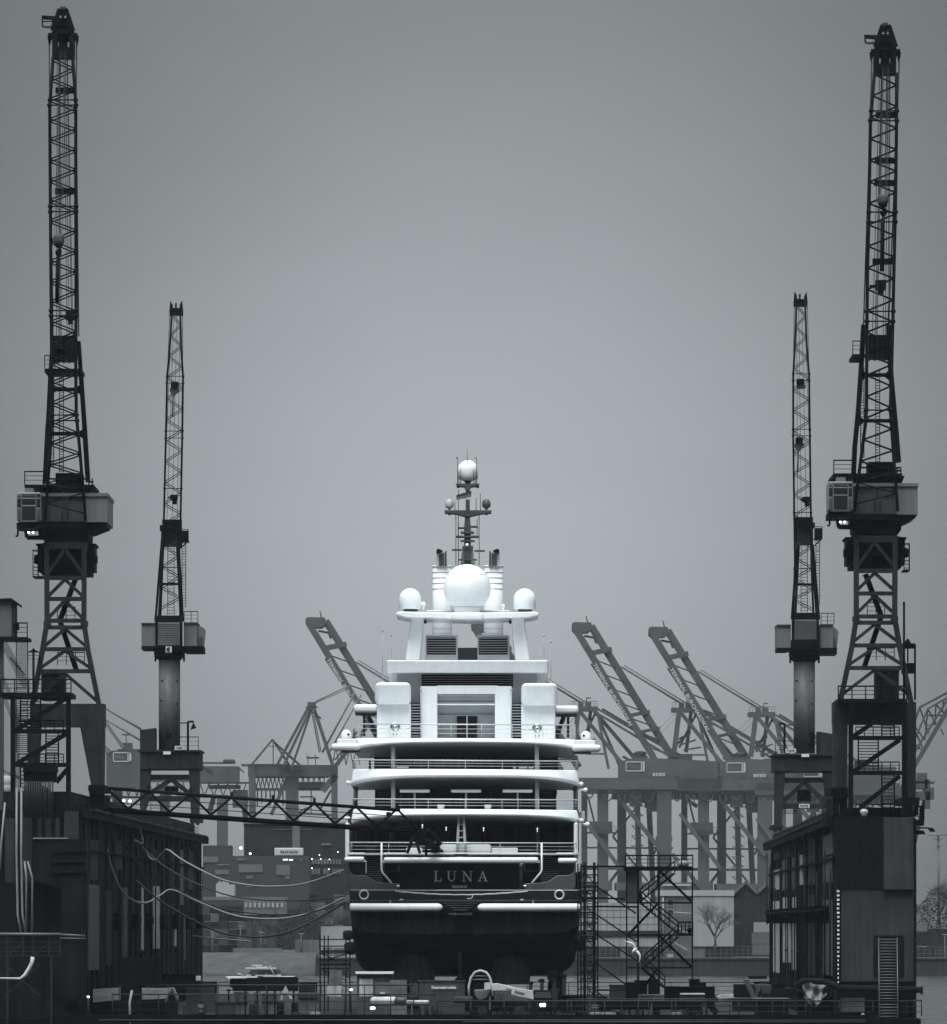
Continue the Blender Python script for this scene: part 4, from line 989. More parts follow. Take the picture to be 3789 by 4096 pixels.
def big_crane(name_label, D, q):
    """q: picture measurements of one of the two tall cranes"""
    ax = q['axis']; dy = q['dy']
    root = thing('dockside_crane', P(ax, q['foot'], D), name_label, 'crane', 'tall lattice cranes on the dock walls')
    DJ = D - 3.2
    tab = q['jib']
    ch, dg = lattice(tab, DJ, 2.3, q['half'], .125, .06, q['joints'], 12 if q['dbl'] else 2)
    j = ch.build('jib', 'crane', root); dg.build('jib_lacing', 'crane', j)
    # jib head
    t = tab[0]; hx = (t[1] + t[2]) / 2; hy = t[0]
    b = MB()
    for sx_ in (-1, 1):
        b.bar(P(hx + sx_ * 42, hy - 103, DJ + 1), P(hx + sx_ * 14, hy - 188, DJ + 1), .3, .5); b.bar(P(hx + sx_ * 42, hy - 103, DJ + 2), P(hx + sx_ * 14, hy - 188, DJ + 2), .3, .4); b.bar(P(hx + sx_ * 41, hy - 103, DJ + .3), P(hx + sx_ * 10, hy - 190, DJ + .3), .3)
        b.pbox(hx + sx_ * 34 - 9, hx + sx_ * 34 + 9, hy - 100, hy, DJ, 2.2)
        b.tube(P(hx + sx_ * 58, hy - 80, DJ + 1), P(hx + sx_ * 30, hy - 80, DJ + 1), .3, n=10)
        b.pprism([(hx + sx_ * 62, hy - 84), (hx + sx_ * 48, hy - 84), (hx + sx_ * 50, hy - 62), (hx + sx_ * 55, hy - 44), (hx + sx_ * 60, hy - 62)], DJ + .7, .8)
    b.pprism([(hx - 36, hy - 104), (hx + 36, hy - 104), (hx + 24, hy - 140), (hx - 24, hy - 140)], DJ + .8, .3)
    for k_, w_ in ((-128, 33), (-150, 26), (-168, 20)): b.bar(P(hx - w_, hy + k_, DJ + .2), P(hx + w_, hy + k_, DJ + .2), .14)
    b.bar(P(hx - 34, hy - 110, DJ + .25), P(hx + 14, hy - 176, DJ + .25), .12); b.bar(P(hx + 34, hy - 110, DJ + .25), P(hx - 14, hy - 176, DJ + .25), .12)
    b.pbox(hx - 42, hx + 42, hy - 106, hy - 92, DJ, 2.2); b.pbox(hx - 14, hx + 14, hy - 190, hy - 184, DJ, 2); b.pbox(hx - 18, hx + 18, hy - 150, hy - 118, DJ + .4, 1.4)
    b.pbox(hx - 16, hx + 16, hy - 92, hy - 30, DJ + .5, 1.2); b.pbox(hx - 44, hx + 44, hy - 92, hy - 60, DJ + 1.4, .5)
    for k in range(-2, 3): b.tube(P(hx + k * 7, hy - 22, DJ + .2), P(hx + k * 7, hy - 14, DJ + 2), .35, n=10)
    b.pbox(hx - 35, hx + 35, hy - 4, hy + 2, DJ, 2)
    b.build('jib_head', 'crane', root)
    b = MB(); b.pbox(hx - 11, hx + 11, hy - 200, hy - 186, DJ + .6, .8); b.build('head_cap', 'cabin_mid', root)
    b = MB(); b.bar(P(hx - 24, hy - 152 + q['lamp'], DJ + .5), P(hx - 84, hy - 156 + q['lamp'], DJ + .5), .3); 
    for x in (hx - 83, hx - 42): b.tube(P(x, hy - 152, DJ + .5), P(x + 2, hy - 122, DJ + .5), .06, n=5)
    b.tube(P(hx - 80, hy - 140, DJ + .5), P(hx - 42, hy - 140, DJ + .5), .05, n=5); b.tube(P(hx - 84, hy - 122, DJ + .5), P(hx - 40, hy - 120, DJ + .5), .09, n=6)
    la = b.build('lamp_bracket', 'crane', root)
    b = MB(); b.tube(P(hx - 78, hy - 122, DJ + .4), P(hx - 44, hy - 121, DJ + .4), S(8, D), n=14); b.build('floodlight', 'cabin_light', la)
    # ropes
    b = MB()
    for k, x in enumerate((-.62, -.45, -.38, -.3, .1, .25, .42, .5)):
        yb = q['aft'] + 30; w0 = 36; b.tube(P(hx + x * w0, hy - 20, DJ + .6), P(interp(tab, min(yb, tab[-1][0]), 1) * .5 + interp(tab, yb, 2) * .5 + x * 60 + 8, yb, DJ + 2.4), .035, n=4)
    for sx_ in (-1, 1): 
        yb = hy + 165; b.path([P(hx + sx_ * 55, hy - 45, DJ + 1.2), P(interp(tab, yb, 1 if sx_ < 0 else 2) + sx_ * 2, yb, DJ + 1.2), P(q['af_l'][0][1] if sx_ < 0 else q['af_r'][0][1], q['af_l'][0][0], D + 1)], .055, 5)
    b.build('luffing_rope', 'cable', root)
    # hook block hanging in front of the jib
    hk = q['hook']
    b = MB(); b.pbox(hk[0] - 22, hk[0] + 22, hk[1] - 20, hk[1] + 20, DJ - 1.4, 1.0)
    hb = b.build('hook_block', q['hookm'], root, bevel=.25)
    b = MB(); b.lathe(P(hk[0], hk[1] + 38, DJ - .9), [(.05, 0), (.3, .15), (.35, .45), (.15, .6)], 10); b.path([P(hk[0] + 3 * math.cos(t_) * 2, hk[1] + 52 + 12 * math.sin(t_), DJ - .9) for t_ in [i * .5 for i in range(-3, 8)]], .14, 6)
    b.tube(P(hk[0], hk[1] + 40, DJ - .9), P(hk[0] - 4, hk[1] + hk[2], DJ - .9), .1, n=6); b.tube(P(hk[0] - 3, hk[1] + 90, DJ - .9), P(hk[0] - 6, hk[1] + hk[2], DJ - .9), .16, n=6)
    b.build('hook', 'crane_black', hb)
    b = MB()
    for k in (-15, -8, 8, 15): b.tube(P(hk[0] + k, hk[1] - 15, DJ - .9), P(hx + k * .8, hy - 20, DJ), .03, n=4)
    b.build('hoist_rope', 'cable', root)
    # luffing block and bridle above the A-frame
    lb = q['luff']; b = MB(); b.pbox(lb[0] - 20, lb[0] + 20, lb[1] - 26, lb[1] + 12, D - .3, 1.2); b.tube(P(lb[0], lb[1] + 12, D + .2), P(lb[0], lb[1] + 32, D + .2), S(10, D), n=10); b.tube(P(lb[0] - 45, lb[1], D + .2), P(lb[0] + 20, lb[1], D + .2), .12); b.build('luffing_block', 'crane_black', root)
    for yy in q['spread']:
        b = MB(); b.bar(P(interp(tab, yy, 1) + 20, yy, DJ + 1.2), P(interp(tab, yy, 2) - 4, yy, DJ + 1.2), .45, .5); b.build('rope_guide', 'crane', root)
    # A-frame behind the jib
    l, r = q['af_l'], q['af_r']; b = MB()
    for leg in (l, r):
        for a, c in zip(leg, leg[1:]): b.bar(P(a[1], a[0], D), P(c[1], c[0], D), S(a[2], D), .9, up=(0, 1, 0)); b.bar(P(a[1] + 2, a[0], D + 4.5), P(c[1] + 2, c[0], D + 4.5), S(a[2] * .7, D), .7, up=(0, 1, 0))
    for y in q['af_x']:
        x0, x1 = interp(l, y, 1), interp(r, y, 1); b.bar(P(x0, y, D), P(x1, y, D), S(13, D), .7)
        for x, sg in ((x0, 1), (x1, -1)): b.pprism([(x, y - 26), (x + sg * 26, y - 6), (x + sg * 26, y + 6), (x, y + 26)], D - .15, .3)
    af = b.build('a_frame', 'crane', root)
    x0, x1, y0, y1 = q['head_panel']
    b = MB(); b.pbox(x0, x1, y0, y1, D + 1.5, .15); pn = b.build('a_frame_panel', 'cabin_mid', af)
    b = MB()
    for k in range(5): b.bar(P(lerp(x0, x1, k / 4), y0 - 4, D + 1.3), P(lerp(x0, x1, k / 4), y1 + 4, D + 1.3), S(5, D), .2)
    b.pbox(x0, x1, y0 - 6, y0, D + 1.2, .5); b.pbox(x0, x1, (y0 + y1) / 2 - 2, (y0 + y1) / 2 + 2, D + 1.2, .3); b.build('panel_frame', 'crane', af)
    x0, x1, y = q['af_plat']; b = MB(); b.pbox(x0, x1, y, y + 14, D - .8, 5); handrail(b, x0 + 1, min(x0 + 42, x1), y, 52, D - .7, 4, 5); b.build('a_frame_platform', 'crane', af)
    b = MB(); hoop_ladder(b, q['lad'][0], q['lad'][1], q['lad'][2], D + 1.0, 14); hoop_ladder(b, q['lad'][3], q['lad'][1] + 10, q['lad'][2] + 20, D + 3, 16, 11, False); b.build('caged_ladder', 'crane', af)
    # upper deck, winch, machinery house
    x0, x1, y = q['deck']; b = MB(); b.pbox(x0, x1, y, y + 13, D - 1, 8); b.pprism([(ax - 92, y + 10), (ax + 118, y + 10), (ax + 104, y + 46), (ax - 78, y + 46)], D - .5, 6); b.pbox(ax - 28, ax + 78, y - 46, y - 2, D + 1.5, 3); b.pbox(ax - 60, ax + 100, y - 26, y - 20, D + 1.2, .3)
    for x in (x1 - 22, x1 - 8): b.pbox(x, x + 4, y - 26, y, D - .6, .3)
    b.pbox(x1 - 24, x1 - 2, y - 14, y - 8, D - .7, .5)
    ud = b.build('upper_deck', 'crane_black', root)
    b = MB(); handrail(b, x0 + 1, x0 + 76, y, 52, D - .9, 6, 6, .045); b.build('deck_railing', 'crane', ud)
    x0, x1, y0, y1 = q['house']; b = MB(); b.pbox(x0, x1, y0, y1, D - 1.6, 9)
    mh = b.build('machinery_house', 'cabin_mid', root, bevel=.08)
    b = MB(); b.pbox(q['pale'], x1 + .4, y0 + 12, y1 + .2, D - 1.72, 9.2); b.build('house_cladding', 'cabin_light', mh)
    b = MB(); b.pbox(x0 - 2, x1 + 4, y0 - 2, y0 + 11, D - 1.9, 9.6); b.build('house_roof', 'cabin_light', mh)
    b = MB(); hoop_ladder(b, ax + 8, y0 + 10, y1 - 10, D - 1.8, 22, 13, False); b.build('house_ladder', 'cabin_mid', mh)
    if q['hatch']: b = MB(); b.pbox(*q['hatch'], D - 1.75, .3); b.build('house_hatch', 'glass_mid', mh)
    # operator's cab
    x0, x1, y0, y1 = q['cab']; b = MB(); b.pprism([(x0 + 2, y0), (x1 - 2, y0), (x1, y0 + 8), (x1, y1 - 8), (x1 - 12, y1), (x0 + 12, y1), (x0, y1 - 8), (x0, y0 + 8)], D - 3.4, 3.2); cb = b.build('operator_cab', 'frame_pale', root, bevel=.05)
    w_ = x1 - x0; h_ = y1 - y0
    for (u0, u1, v0, v1, m_) in ((.03, .18, .03, .15, 'cabin_light'), (.22, .78, .02, .15, 'glass_mid'), (.82, .97, .03, .15, 'glass_dark'), (.03, .18, .19, .50, 'glass_dark'), (.22, .78, .19, .40, 'glass_dark'), (.82, .97, .19, .50, 'glass_dark'), (.03, .18, .53, .95, 'glass_mid'), (.22, .78, .44, .92, 'glass_dark'), (.82, .97, .53, .95, 'glass_mid')):
        b = MB(); b.pbox(x0 + w_ * u0, x0 + w_ * u1, y0 + h_ * v0, y0 + h_ * v1, D - 3.52, .3); b.build('cab_window', m_, cb, bevel=.06)
    b = MB(); b.pbox(x0 + w_ * .34, x0 + w_ * .7, y0 - 17, y0, D - 2.8, 1.6); b.build('cab_cooler', 'cabin_light', cb)
    b = MB(); b.pbox(x0, x1 + 4, y1 + 2, y1 + 26, D - 3.2, 4); b.build('cab_floor', 'crane_black', cb)
    b = MB(); yb = y1 + 26; b.bar(P(x0 + 36, yb, D - 2), P(x0 + 42, yb + 36, D - 2), .3); b.bar(P(x0 + 42, yb + 36, D - 2), P(x1 + 20, yb + 37, D - 2), .35); b.bar(P(x1 - 3, yb, D - 2), P(x1 - 3, yb + 36, D - 2), .25); b.tube(P(x0 + 6, yb, D - 2), P(x0 + 5, yb + 30, D - 2), .08); b.tube(P(x0 + 5, yb + 30, D - 2), P(x0 - 4, yb + 31, D - 2), .08)
    b.pbox(x0 + 42, x1, yb + 28, yb + 36, D - 2, 2); b.build('cab_gallery', 'crane_black', cb)
    b = MB()
    for k in (48, 66): b.ball(P(x0 + k, yb + 16, D - 2.2), .08, 8); 
    b.build('gallery_lamp', 'lamp', cb)
    # slewing platform
    y = q['slew']; b = MB(); b.pbox(ax - 86, ax + 100, y, y + 22, D - 2, 8); b.pprism([(ax + 96, y), (q['house'][1] - 4, y), (q['house'][1] - 6, y + 10), (ax + 112, y + 34), (ax + 96, y + 34)], D - 1.5, 7); b.pprism([(ax - 84, y + 20), (ax + 104, y + 20), (ax + 104, y + 60), (ax + 92, y + 78), (ax - 70, y + 78), (ax - 84, y + 60)], D - 1.2, 6.4); b.build('slewing_platform', 'crane_black', root)
    # tower
    T0 = q['tower']; b = MB(); b.pbox(T0['x0'] - 12, T0['x1'] + 12, T0['y'], T0['y'] + 28, D - 1.4, 6.5); b.build('tower_head_beam', 'crane_grey', root)
    b = MB(); b.pbox(T0['x0'] - 22 , T0['x1'] + 24, T0['y'] + 4, T0['y'] + 130, D + .8, 5); 
    for sx_, x in ((-1, T0['x0'] - 20), (1, T0['x1'] + 22)):
        b.pbox(min(x, x + sx_ * 18), max(x, x + sx_ * 18), T0['y'] + 10, T0['y'] + 115, D, 4)
        b.pbox(min(x, x + sx_ * 24), max(x, x + sx_ * 24), T0['y'] + 6, T0['y'] + 14, D - .2, 4.4)
        for k in (62, 76): b.lathe(P(x + sx_ * 20, T0['y'] + k + 8, D), [(.1, -.1), (.25, 0), (.25, .25), (.1, .4)], 10)
    sh = b.build('slip_ring_house', 'crane_black', root)
    b = MB(); s_ = T0['side']; xa = (T0['x0'] - 56 if s_ < 0 else T0['x1'] + 36); hoop_ladder(b, xa + 10, T0['y'] + 30, T0['y'] + 138, D, 20, 14, False); handrail(b, xa, xa + 22, T0['y'] + 138, 105, D - .4, 3, 2); b.pbox(xa - 2, xa + 40 * (1 if s_ < 0 else .6), T0['y'] + 136, T0['y'] + 141, D - .5, 3); b.build('side_gallery', 'crane', sh)
    b = MB(); b.pbox(ax - 12, ax + 20, T0['y'] + 55, T0['y'] + 78, D - .2, .8); b.build('junction_box', 'crane_grey', sh)
    b = MB(); legs = T0['legs']                     # rows (y, xl, xr)
    for dd in (-1.2, 4.2):
        for a, c in zip(legs, legs[1:]):
            for k in (1, 2): b.bar(P(a[k], a[0], D + dd), P(c[k], c[0], D + dd), S(T0['w'], D), .7, up=(0, 1, 0))
    tw = b.build('tower_leg', 'crane_grey', root)
    b = MB(); ys = T0['beams']
    for dd in (-1.2, 4.2):
        for y in ys: b.bar(P(interp(legs, y, 1), y, D + dd), P(interp(legs, y, 2), y, D + dd), .5, S(19, D), up=(0, 1, 0)) if False else b.bar(P(interp(legs, y, 1), y, D + dd), P(interp(legs, y, 2), y, D + dd), S(16, D), .5)
        for y0, y1 in T0['bays']:
            for k in (1, 2): b.bar(P(ax + T0['cx'], y0, D + dd + .05), P(interp(legs, y1, k), y1, D + dd + .05), S(13, D), .42)
    for y in (T0['joint'],):
        for k in (1, 2): b.pbox(interp(legs, y, k) - 14, interp(legs, y, k) + 14, y - 8, y + 12, D - 1.6, 1.0)
    b.build('tower_bracing', 'crane_grey', tw)
    b = MB(); sg = T0['lean']; c0 = ax + T0['cx']
    for y0, y1, x0, x1 in ((2315, 2480, -40 * sg, 22 * sg), (2480, 2690, 24 * sg, -46 * sg)):
        for o_ in (0, 5.5): b.bar(P(c0 + x0 + o_, y0 + dy2(q), D + 1.5), P(c0 + x1 + o_, y1 + dy2(q), D + 1.5), .3, .6)
    for y in (2478, 2660):
        handrail(b, c0 - 30, c0 + 78 if y > 2500 else c0 + 40, y + dy2(q), 50, D + 1.2, 2, 4)
    hoop_ladder(b, c0 + 40 * sg, 2690 + dy2(q), 2810, D + 1.4, 34, 13, False)
    b.build('tower_stair', 'crane', tw)
    # portal
    y0, y1, x0, x1 = q['portal']; b = MB(); b.pbox(x0, x1, y0, y1, D - 2.2, 3); b.pbox(x0, x1, y0, y1, D + 5, 3); b.build('portal_beam', 'crane_grey', root)
    for pts in q['plegs']:
        b = MB(); b.pprism(pts, D - 2.3, 2.2); b.pprism(pts, D + 5.1, 2.2); lg_ = b.build('portal_leg', 'crane_grey', root)
        xb = (pts[-1][0] + pts[-2][0]) / 2; yb = max(p[1] for p in pts); b = MB(); b.pbox(xb - 36, xb + 30, yb, yb + 26, D - 2.8, 10)
        for k in (-24, -8, 8, 22): b.tube(P(xb + k, yb + 34, D - 2.9), P(xb + k, yb + 34, D - 1.9), S(9, D), n=14)
        b.pbox(xb - 30, xb + 26, yb + 40, q['rail'], D - 2.6, 10); b.build('bogie', 'crane_black', lg_)
    b = MB(); xh, yh = q['hut']; b.pbox(xh, xh + 92, yh, 2800, D + 2, 3); b.pprism([(xh - 3, yh - 2), (xh - 3, yh - 8), (xh + 60, yh - 16), (xh + 95, yh - 12), (xh + 95, yh - 2)], D + 1.8, 3.4); b.build('electrical_hut', 'crane_grey', root)
    return root
def dy2(q): return q['dy']
CL = big_crane('tall dark lattice crane standing on the left dock wall, its portal leg above the gangway', 545.0, dict(axis=250, dy=0, foot=3180, dbl=True, lamp=0,
    jib=[(225, 212, 291), (400, 200, 303), (420, 198, 304), (830, 201, 304), (1240, 204, 305), (1475, 206, 304), (1660, 208, 306), (1800, 200, 320), (2085, 180, 343)], half=40.5,
    joints=(399, 420, 825, 846, 1242, 1263, 1660, 1682), aft=1340, hook=(234, 955, 255), hookm='cabin_mid', luff=(282, 1265), spread=(362, 765), 
    af_l=[(1345, 212, 14), (1475, 203, 15), (1700, 192, 18), (1935, 180, 19)], af_r=[(1366, 315, 15), (1500, 324, 17), (1700, 338, 18), (1928, 352, 19)], af_x=(1558, 1735), head_panel=(212, 300, 1348, 1450), af_plat=(178, 325, 1474), lad=(208, 1500, 1870, 246),
    deck=(98, 375, 1938), house=(160, 428, 1974, 2088), pale=338, hatch=None, cab=(66, 163, 1969, 2088), slew=2092, tower=dict(x0=188, x1=337, y=2168, side=-1, w=19, lean=-1, cx=10, joint=2492, legs=[(2190, 187, 337), (2490, 188, 336), (2600, 170, 352), (2830, 128, 398)], beams=(2312, 2396, 2483, 2510, 2597, 2685), bays=((2196, 2300), (2318, 2390), (2402, 2478), (2516, 2590), (2604, 2676), (2694, 2810))),
    portal=(2815, 2906, 120, 416), plegs=[[(320, 2905), (416, 2905), (414, 3140), (364, 3140)], [(112, 2905), (160, 2905), (150, 3140), (112, 3140)]], rail=3240, hut=(165, 2700)))
CR = big_crane('tall dark lattice crane standing on the right dock wall beside a thin upright pole', 530.0, dict(axis=3502, dy=-18, foot=3230, dbl=False, lamp=12,
    jib=[(290, 3498, 3588), (440, 3486, 3588), (482, 3482, 3588), (850, 3476, 3583), (1100, 3470, 3577), (1285, 3468, 3573), (1480, 3467, 3568), (1640, 3466, 3563), (1690, 3463, 3567), (1880, 3438, 3580), (2046, 3418, 3592)], half=43,
    joints=(443, 482, 848, 887, 1245, 1285, 1640, 1680), aft=1310, hook=(3534, 795, 290), hookm='cabin_mid', luff=(3524, 1145), spread=(460, 642, 732, 1046),
    af_l=[(1300, 3455, 18), (1430, 3448, 18), (1640, 3434, 18), (1787, 3420, 18), (1895, 3415, 19)], af_r=[(1300, 3555, 18), (1430, 3560, 18), (1512, 3566, 18), (1680, 3581, 19), (1850, 3595, 19)], af_x=(1500, 1683), head_panel=(3478, 3562, 1345, 1440), af_plat=(3411, 3462, 1416), lad=(3450, 1470, 1830, 3512),
    deck=(3335, 3610, 1893), house=(3412, 3672, 1934, 2058), pale=3588, hatch=(3538, 3570, 1952, 1985), cab=(3314, 3413, 1926, 2046), slew=2058, tower=dict(x0=3426, x1=3581, y=2142, side=1, w=20, lean=1, cx=-2, joint=2474, legs=[(2160, 3426, 3581), (2475, 3426, 3580), (2590, 3408, 3600), (2815, 3360, 3646)], beams=(2284, 2374, 2466, 2491, 2582, 2672), bays=((2170, 2270), (2292, 2364), (2382, 2456), (2498, 2570), (2590, 2662), (2680, 2780))),
    portal=(2808, 2896, 3335, 3666), plegs=[[(3335, 2896), (3392, 2896), (3390, 3150), (3337, 3150)], [(3630, 2896), (3666, 2896), (3664, 3190), (3634, 3190)]], rail=3262, hut=(3505, 2688)))

def slim_crane(label, D, q):
    ax = q['axis']; root = thing('column_crane', P(ax, q['foot'], D), label, 'crane', 'slimmer column cranes at the far dock corners')
    DJ = D - 2.6; tab = q['jib']
    ch, dg = lattice(tab, DJ, 1.6, 42, .09, .042, q['joints'], 9)
    j = ch.build('jib', 'crane', root); dg.build('jib_lacing', 'crane', j)
    t = tab[0]; b = MB()
    for x, sg in ((t[1] - 4, -1), (t[2] + 4, 1)):
        b.pprism([(x - 6, t[0]), (x + 6, t[0]), (x + 5 - sg * 2, t[0] - 30), (x + sg * 2, t[0] - 46), (x - 5 - sg * 2, t[0] - 30)], DJ, 1.2)
    b.pprism([(t[1] - 8, t[0]), (t[2] + 8, t[0]), (t[2] + 8, t[0] - 26), (t[2] - 8, t[0] - 16), (t[1] + 8, t[0] - 16), (t[1] - 8, t[0] - 26)], DJ + .2, .9); b.pbox(t[1] - 9, t[2] + 9, t[0] + 2, t[0] + 10, DJ - .1, 1.6); b.tube(P(ax + q['tipx'], t[0] - 16, DJ), P(ax + q['tipx'], t[0] - 36, DJ), .1)
    b.build('jib_head', 'crane', root)
    b = MB()
    for k in (-.5, -.25, .1, .45): b.tube(P((t[1] + t[2]) / 2 + k * 34, t[0], DJ + .4), P(ax + k * 60 + 4, q['fr'][0], DJ + 1.8), .03, n=4)
    for sg, k in ((-1, 1), (1, 2)): b.tube(P(t[k] + sg * 8, t[0] + 10, DJ), P(interp(tab, t[0] + 330, k), t[0] + 330, DJ + .8), .04, n=4)
    b.build('luffing_rope', 'cable', root)
    for x, y, k in q['blocks']:
        b = MB(); b.pbox(x - 15, x + 15, y - 12, y + 10, DJ - .9, .9); hb = b.build('rope_block', 'crane_black', root, bevel=.1)
        b = MB()
        if k == 'h': b.pprism([(x - 18, y + 12), (x + 18, y + 12), (x + 16, y + 28), (x - 5, y + 50), (x - 20, y + 26)], DJ - .6, .5); b.tube(P(x - 5, y + 48, DJ - .5), P(x - 8, y + 130, DJ - .5), .09)
        elif k == 'w': b.tube(P(x - 24, y, DJ - .6), P(x + 10, y - 4, DJ - .6), .09); b.pbox(x - 6, x + 12, y + 6, y + 26, DJ - .8, .7)
        else: b.pprism([(x - 16, y + 12), (x + 22, y + 12), (x + 20, y + 28), (x - 14, y + 30)], DJ - .6, .5)
        b.build('block_guard', 'cabin_mid' if k != 'w' else 'crane_black', hb)
    # A-frame
    b = MB(); l, r = q['fl'], q['fr_']
    for leg in (l, r):
        for a, c in zip(leg, leg[1:]):
            b.bar(P(a[1], a[0], D - .6), P(c[1], c[0], D - .6), S(9, D), .5, up=(0, 1, 0)); b.bar(P(a[1] + (6 if leg is l else -6), a[0], D + 2.6), P(c[1] + (13 if leg is l else -8), c[0], D + 2.6), S(9, D), .5, up=(0, 1, 0))
    y = q['mid']; b.bar(P(interp(l, y, 1), y, D - .6), P(interp(r, y, 1), y, D - .6), S(9, D), .4)
    af = b.build('a_frame', 'crane', root)
    x0, x1, y0, y1 = q['top']; b = MB(); b.pbox(x0, x1, y0, y0 + 20, D - 1.2, 2.6); b.pbox(x0 - 16, x1 - 4, y0 + 22, y0 + 44, D - 1.4, 2.8) if ax < 1800 else b.pbox(x0 + 4, x1 + 14, y0 + 22, y0 + 40, D - 1.4, 2.8); b.bar(P(x0, y0, D), P(x0, y1, D), .3); b.bar(P(x1, y0, D), P(x1, y1, D), .3); b.build('a_frame_head', 'crane_black', af)
    b = MB(); b.pbox(x0 + 3, x1 - 3, y0 + 40, y1, D - .3, .2); b.build('a_frame_panel', 'cabin_mid', af)
    xp = q['plat']; b = MB(); b.pbox(xp, xp + 33, y0 + 84, y0 + 89, D - .5, 2); handrail(b, xp, xp + 32, y0 + 84, 45, D - .4, 1.8, 3, .03); b.pbox(xp + 2, xp + 32, y0 + 44, y0 + 84, D + 1.4, .05); b.bar(P(xp, y0 + 115, D), P(xp + 30, y0 + 88, D), .12); b.build('service_platform', 'crane', af)
    b = MB(); hoop_ladder(b, xp + 14, y0 + 90, q['house_y'] - 60, D + .3, 15, 10.5); b.build('caged_ladder', 'crane', af)
    b = MB(); hoop_ladder(b, ax + q['inlad'], y1, q['house_y'] - 30, D + 2.4, 26, 12, False); b.build('inner_ladder', 'cabin_mid', af)
    # rotating house
    hy = q['house_y']; lx0, lx1, cx0, cx1, rx0, rx1, bx1 = q['hx']
    b = MB(); b.pbox(cx0, cx1, hy, q['lou'], D - 1.8, 6); hs = b.build('machinery_house', 'louver', root)
    b = MB()
    n_ = 10
    for i in range(n_): y = lerp(hy + 5, q['lou'] - 4, i / (n_ - 1)); b.pbox(cx0 + 1, cx1 - 1, y, y + 1.8, D - 1.88, .2)
    b.build('louvre_gap', 'cabin_mid', hs)
    b = MB(); b.pbox(lx0, lx1, hy + q['bo'], hy + q['bo'] + 88, D - 1, 5.5); b.build('left_cladding', 'cabin_light', hs)
    b = MB(); b.pbox(rx0, rx1, hy + q['bo'] - 2, hy + q['bo'] + 88, D - 1, 5.5); b.build('right_cladding', 'cabin_light', hs)
    b = MB(); b.pbox(lx0 - 1, lx1, hy + q['bo'] - 5, hy + q['bo'], D - 1.2, 6); b.pbox(rx0, rx1 + 2, hy + q['bo'] - 7, hy + q['bo'] - 2, D - 1.2, 6); b.build('house_roof', 'cabin_mid', hs)
    b = MB(); b.pprism([(rx1, hy + q['bo'] + 4), (bx1 - 6, hy + q['bo'] + 14), (bx1, hy + q['bo'] + 24), (bx1 - 6, hy + q['bo'] + 88), (rx1, hy + q['bo'] + 88)], D - .6, 2.2); cb = b.build('operator_cab', 'cabin_light', root)
    b = MB(); b.pbox(rx1 + 3, bx1 - 10, hy + q['bo'] + 52, hy + q['bo'] + 88, D - .75, .3); b.build('cab_window', 'glass_mid', cb)
    yb = hy + q['bo'] + 88; b = MB(); b.pprism([(lx0, yb), (bx1 - 6, yb), (bx1 - 6, yb + 26), (ax + 62, yb + 26), (ax + 40, yb + 8), (ax - 40, yb + 8), (ax - 70, yb + 14), (lx0, yb + 14)], D - 1, 5); b.pbox(cx0 - 10, cx0, hy - 6, yb + 8, D - 2, 1); b.pbox(cx1, cx1 + 10, hy - 6, yb + 8, D - 2, 1); b.pbox(cx0 - 10, cx1 + 10, q['lou'], yb + 6, D - 1.9, 3); b.pbox(cx0 - 4, cx1 + 4, hy - 28, hy - 2, D - 1.2, 3)
    b.lathe(P(ax, yb + 36, D + .6), [(S(62, D), 0), (S(62, D), S(34, D))], 28); b.lathe(P(ax, yb + 56, D + .6), [(S(46, D), 0), (S(56, D), S(10, D)), (S(56, D), S(20, D))], 28); 
    for x in (ax - 56, ax + 58): b.pbox(x - 4, x + 4, yb + 30, yb + 62, D, .2)
    b.build('slewing_platform', 'crane_black', root)
    if q.get('emblem'):
        b = MB(); e = q['emblem']; b.pbox(e[0] - 12, e[0] + 12, e[1] - 12, e[1] + 12, D - 2.45, .08); em = b.build('emblem_board', 'sign', root)
        b = MB(); b.path([P(e[0] + 7 * math.cos(t_), e[1] - 7 * math.sin(t_), D - 2.5) for t_ in [.8 + i * .45 for i in range(11)]], S(3, D), 6); b.ball(P(e[0], e[1], D - 2.5), S(4, D), 10); b.build('emblem_mark', 'ink', em)
    b = MB(); handrail(b, rx0 + 2, rx1 + 4, hy + q['bo'] - 6, 44, D, 2, 4); b.build('roof_railing', 'crane', root)
    # column
    cy0, cy1 = yb + 56, q['col_y']; b = MB(); b.lathe(P(ax, cy1, D + .6), [(S(q['cr'], D), 0), (S(q['cr'], D), S(cy1 - cy0, D))], 40)
    co_ = b.build('column', 'column', root)
    b = MB()
    for x, y in ((-32, 2800), (30, 2812), (-30, 2720), (30, 2722), (26, 2930)): b.tube(P(ax + x, y, D - 1.2), P(ax + x, y + 7, D - 1.2), .1, n=6)
    b.build('column_step', 'crane', co_)
    if q['door']: b = MB(); b.pbox(ax - 14, ax + 10, 2932, 2954, D + .6 - S(q['cr'], D) - .04, .3); b.build('column_hatch', 'crane_black', co_)
    # portal
    y0, y1, x0, x1 = q['portal']; b = MB(); b.pbox(x0, x1, y0, y1, D - 3, 8); b.pbox(x0 - 8, x1 + 6, y0 - 4, y0 + 3, D - 3.3, 8.6); b.build('portal_beam', 'crane_grey', root)
    b = MB(); handrail(b, *q['prail'], y0 - 4, 52, D - 3.2, 7, 5); b.build('portal_railing', 'crane', root)
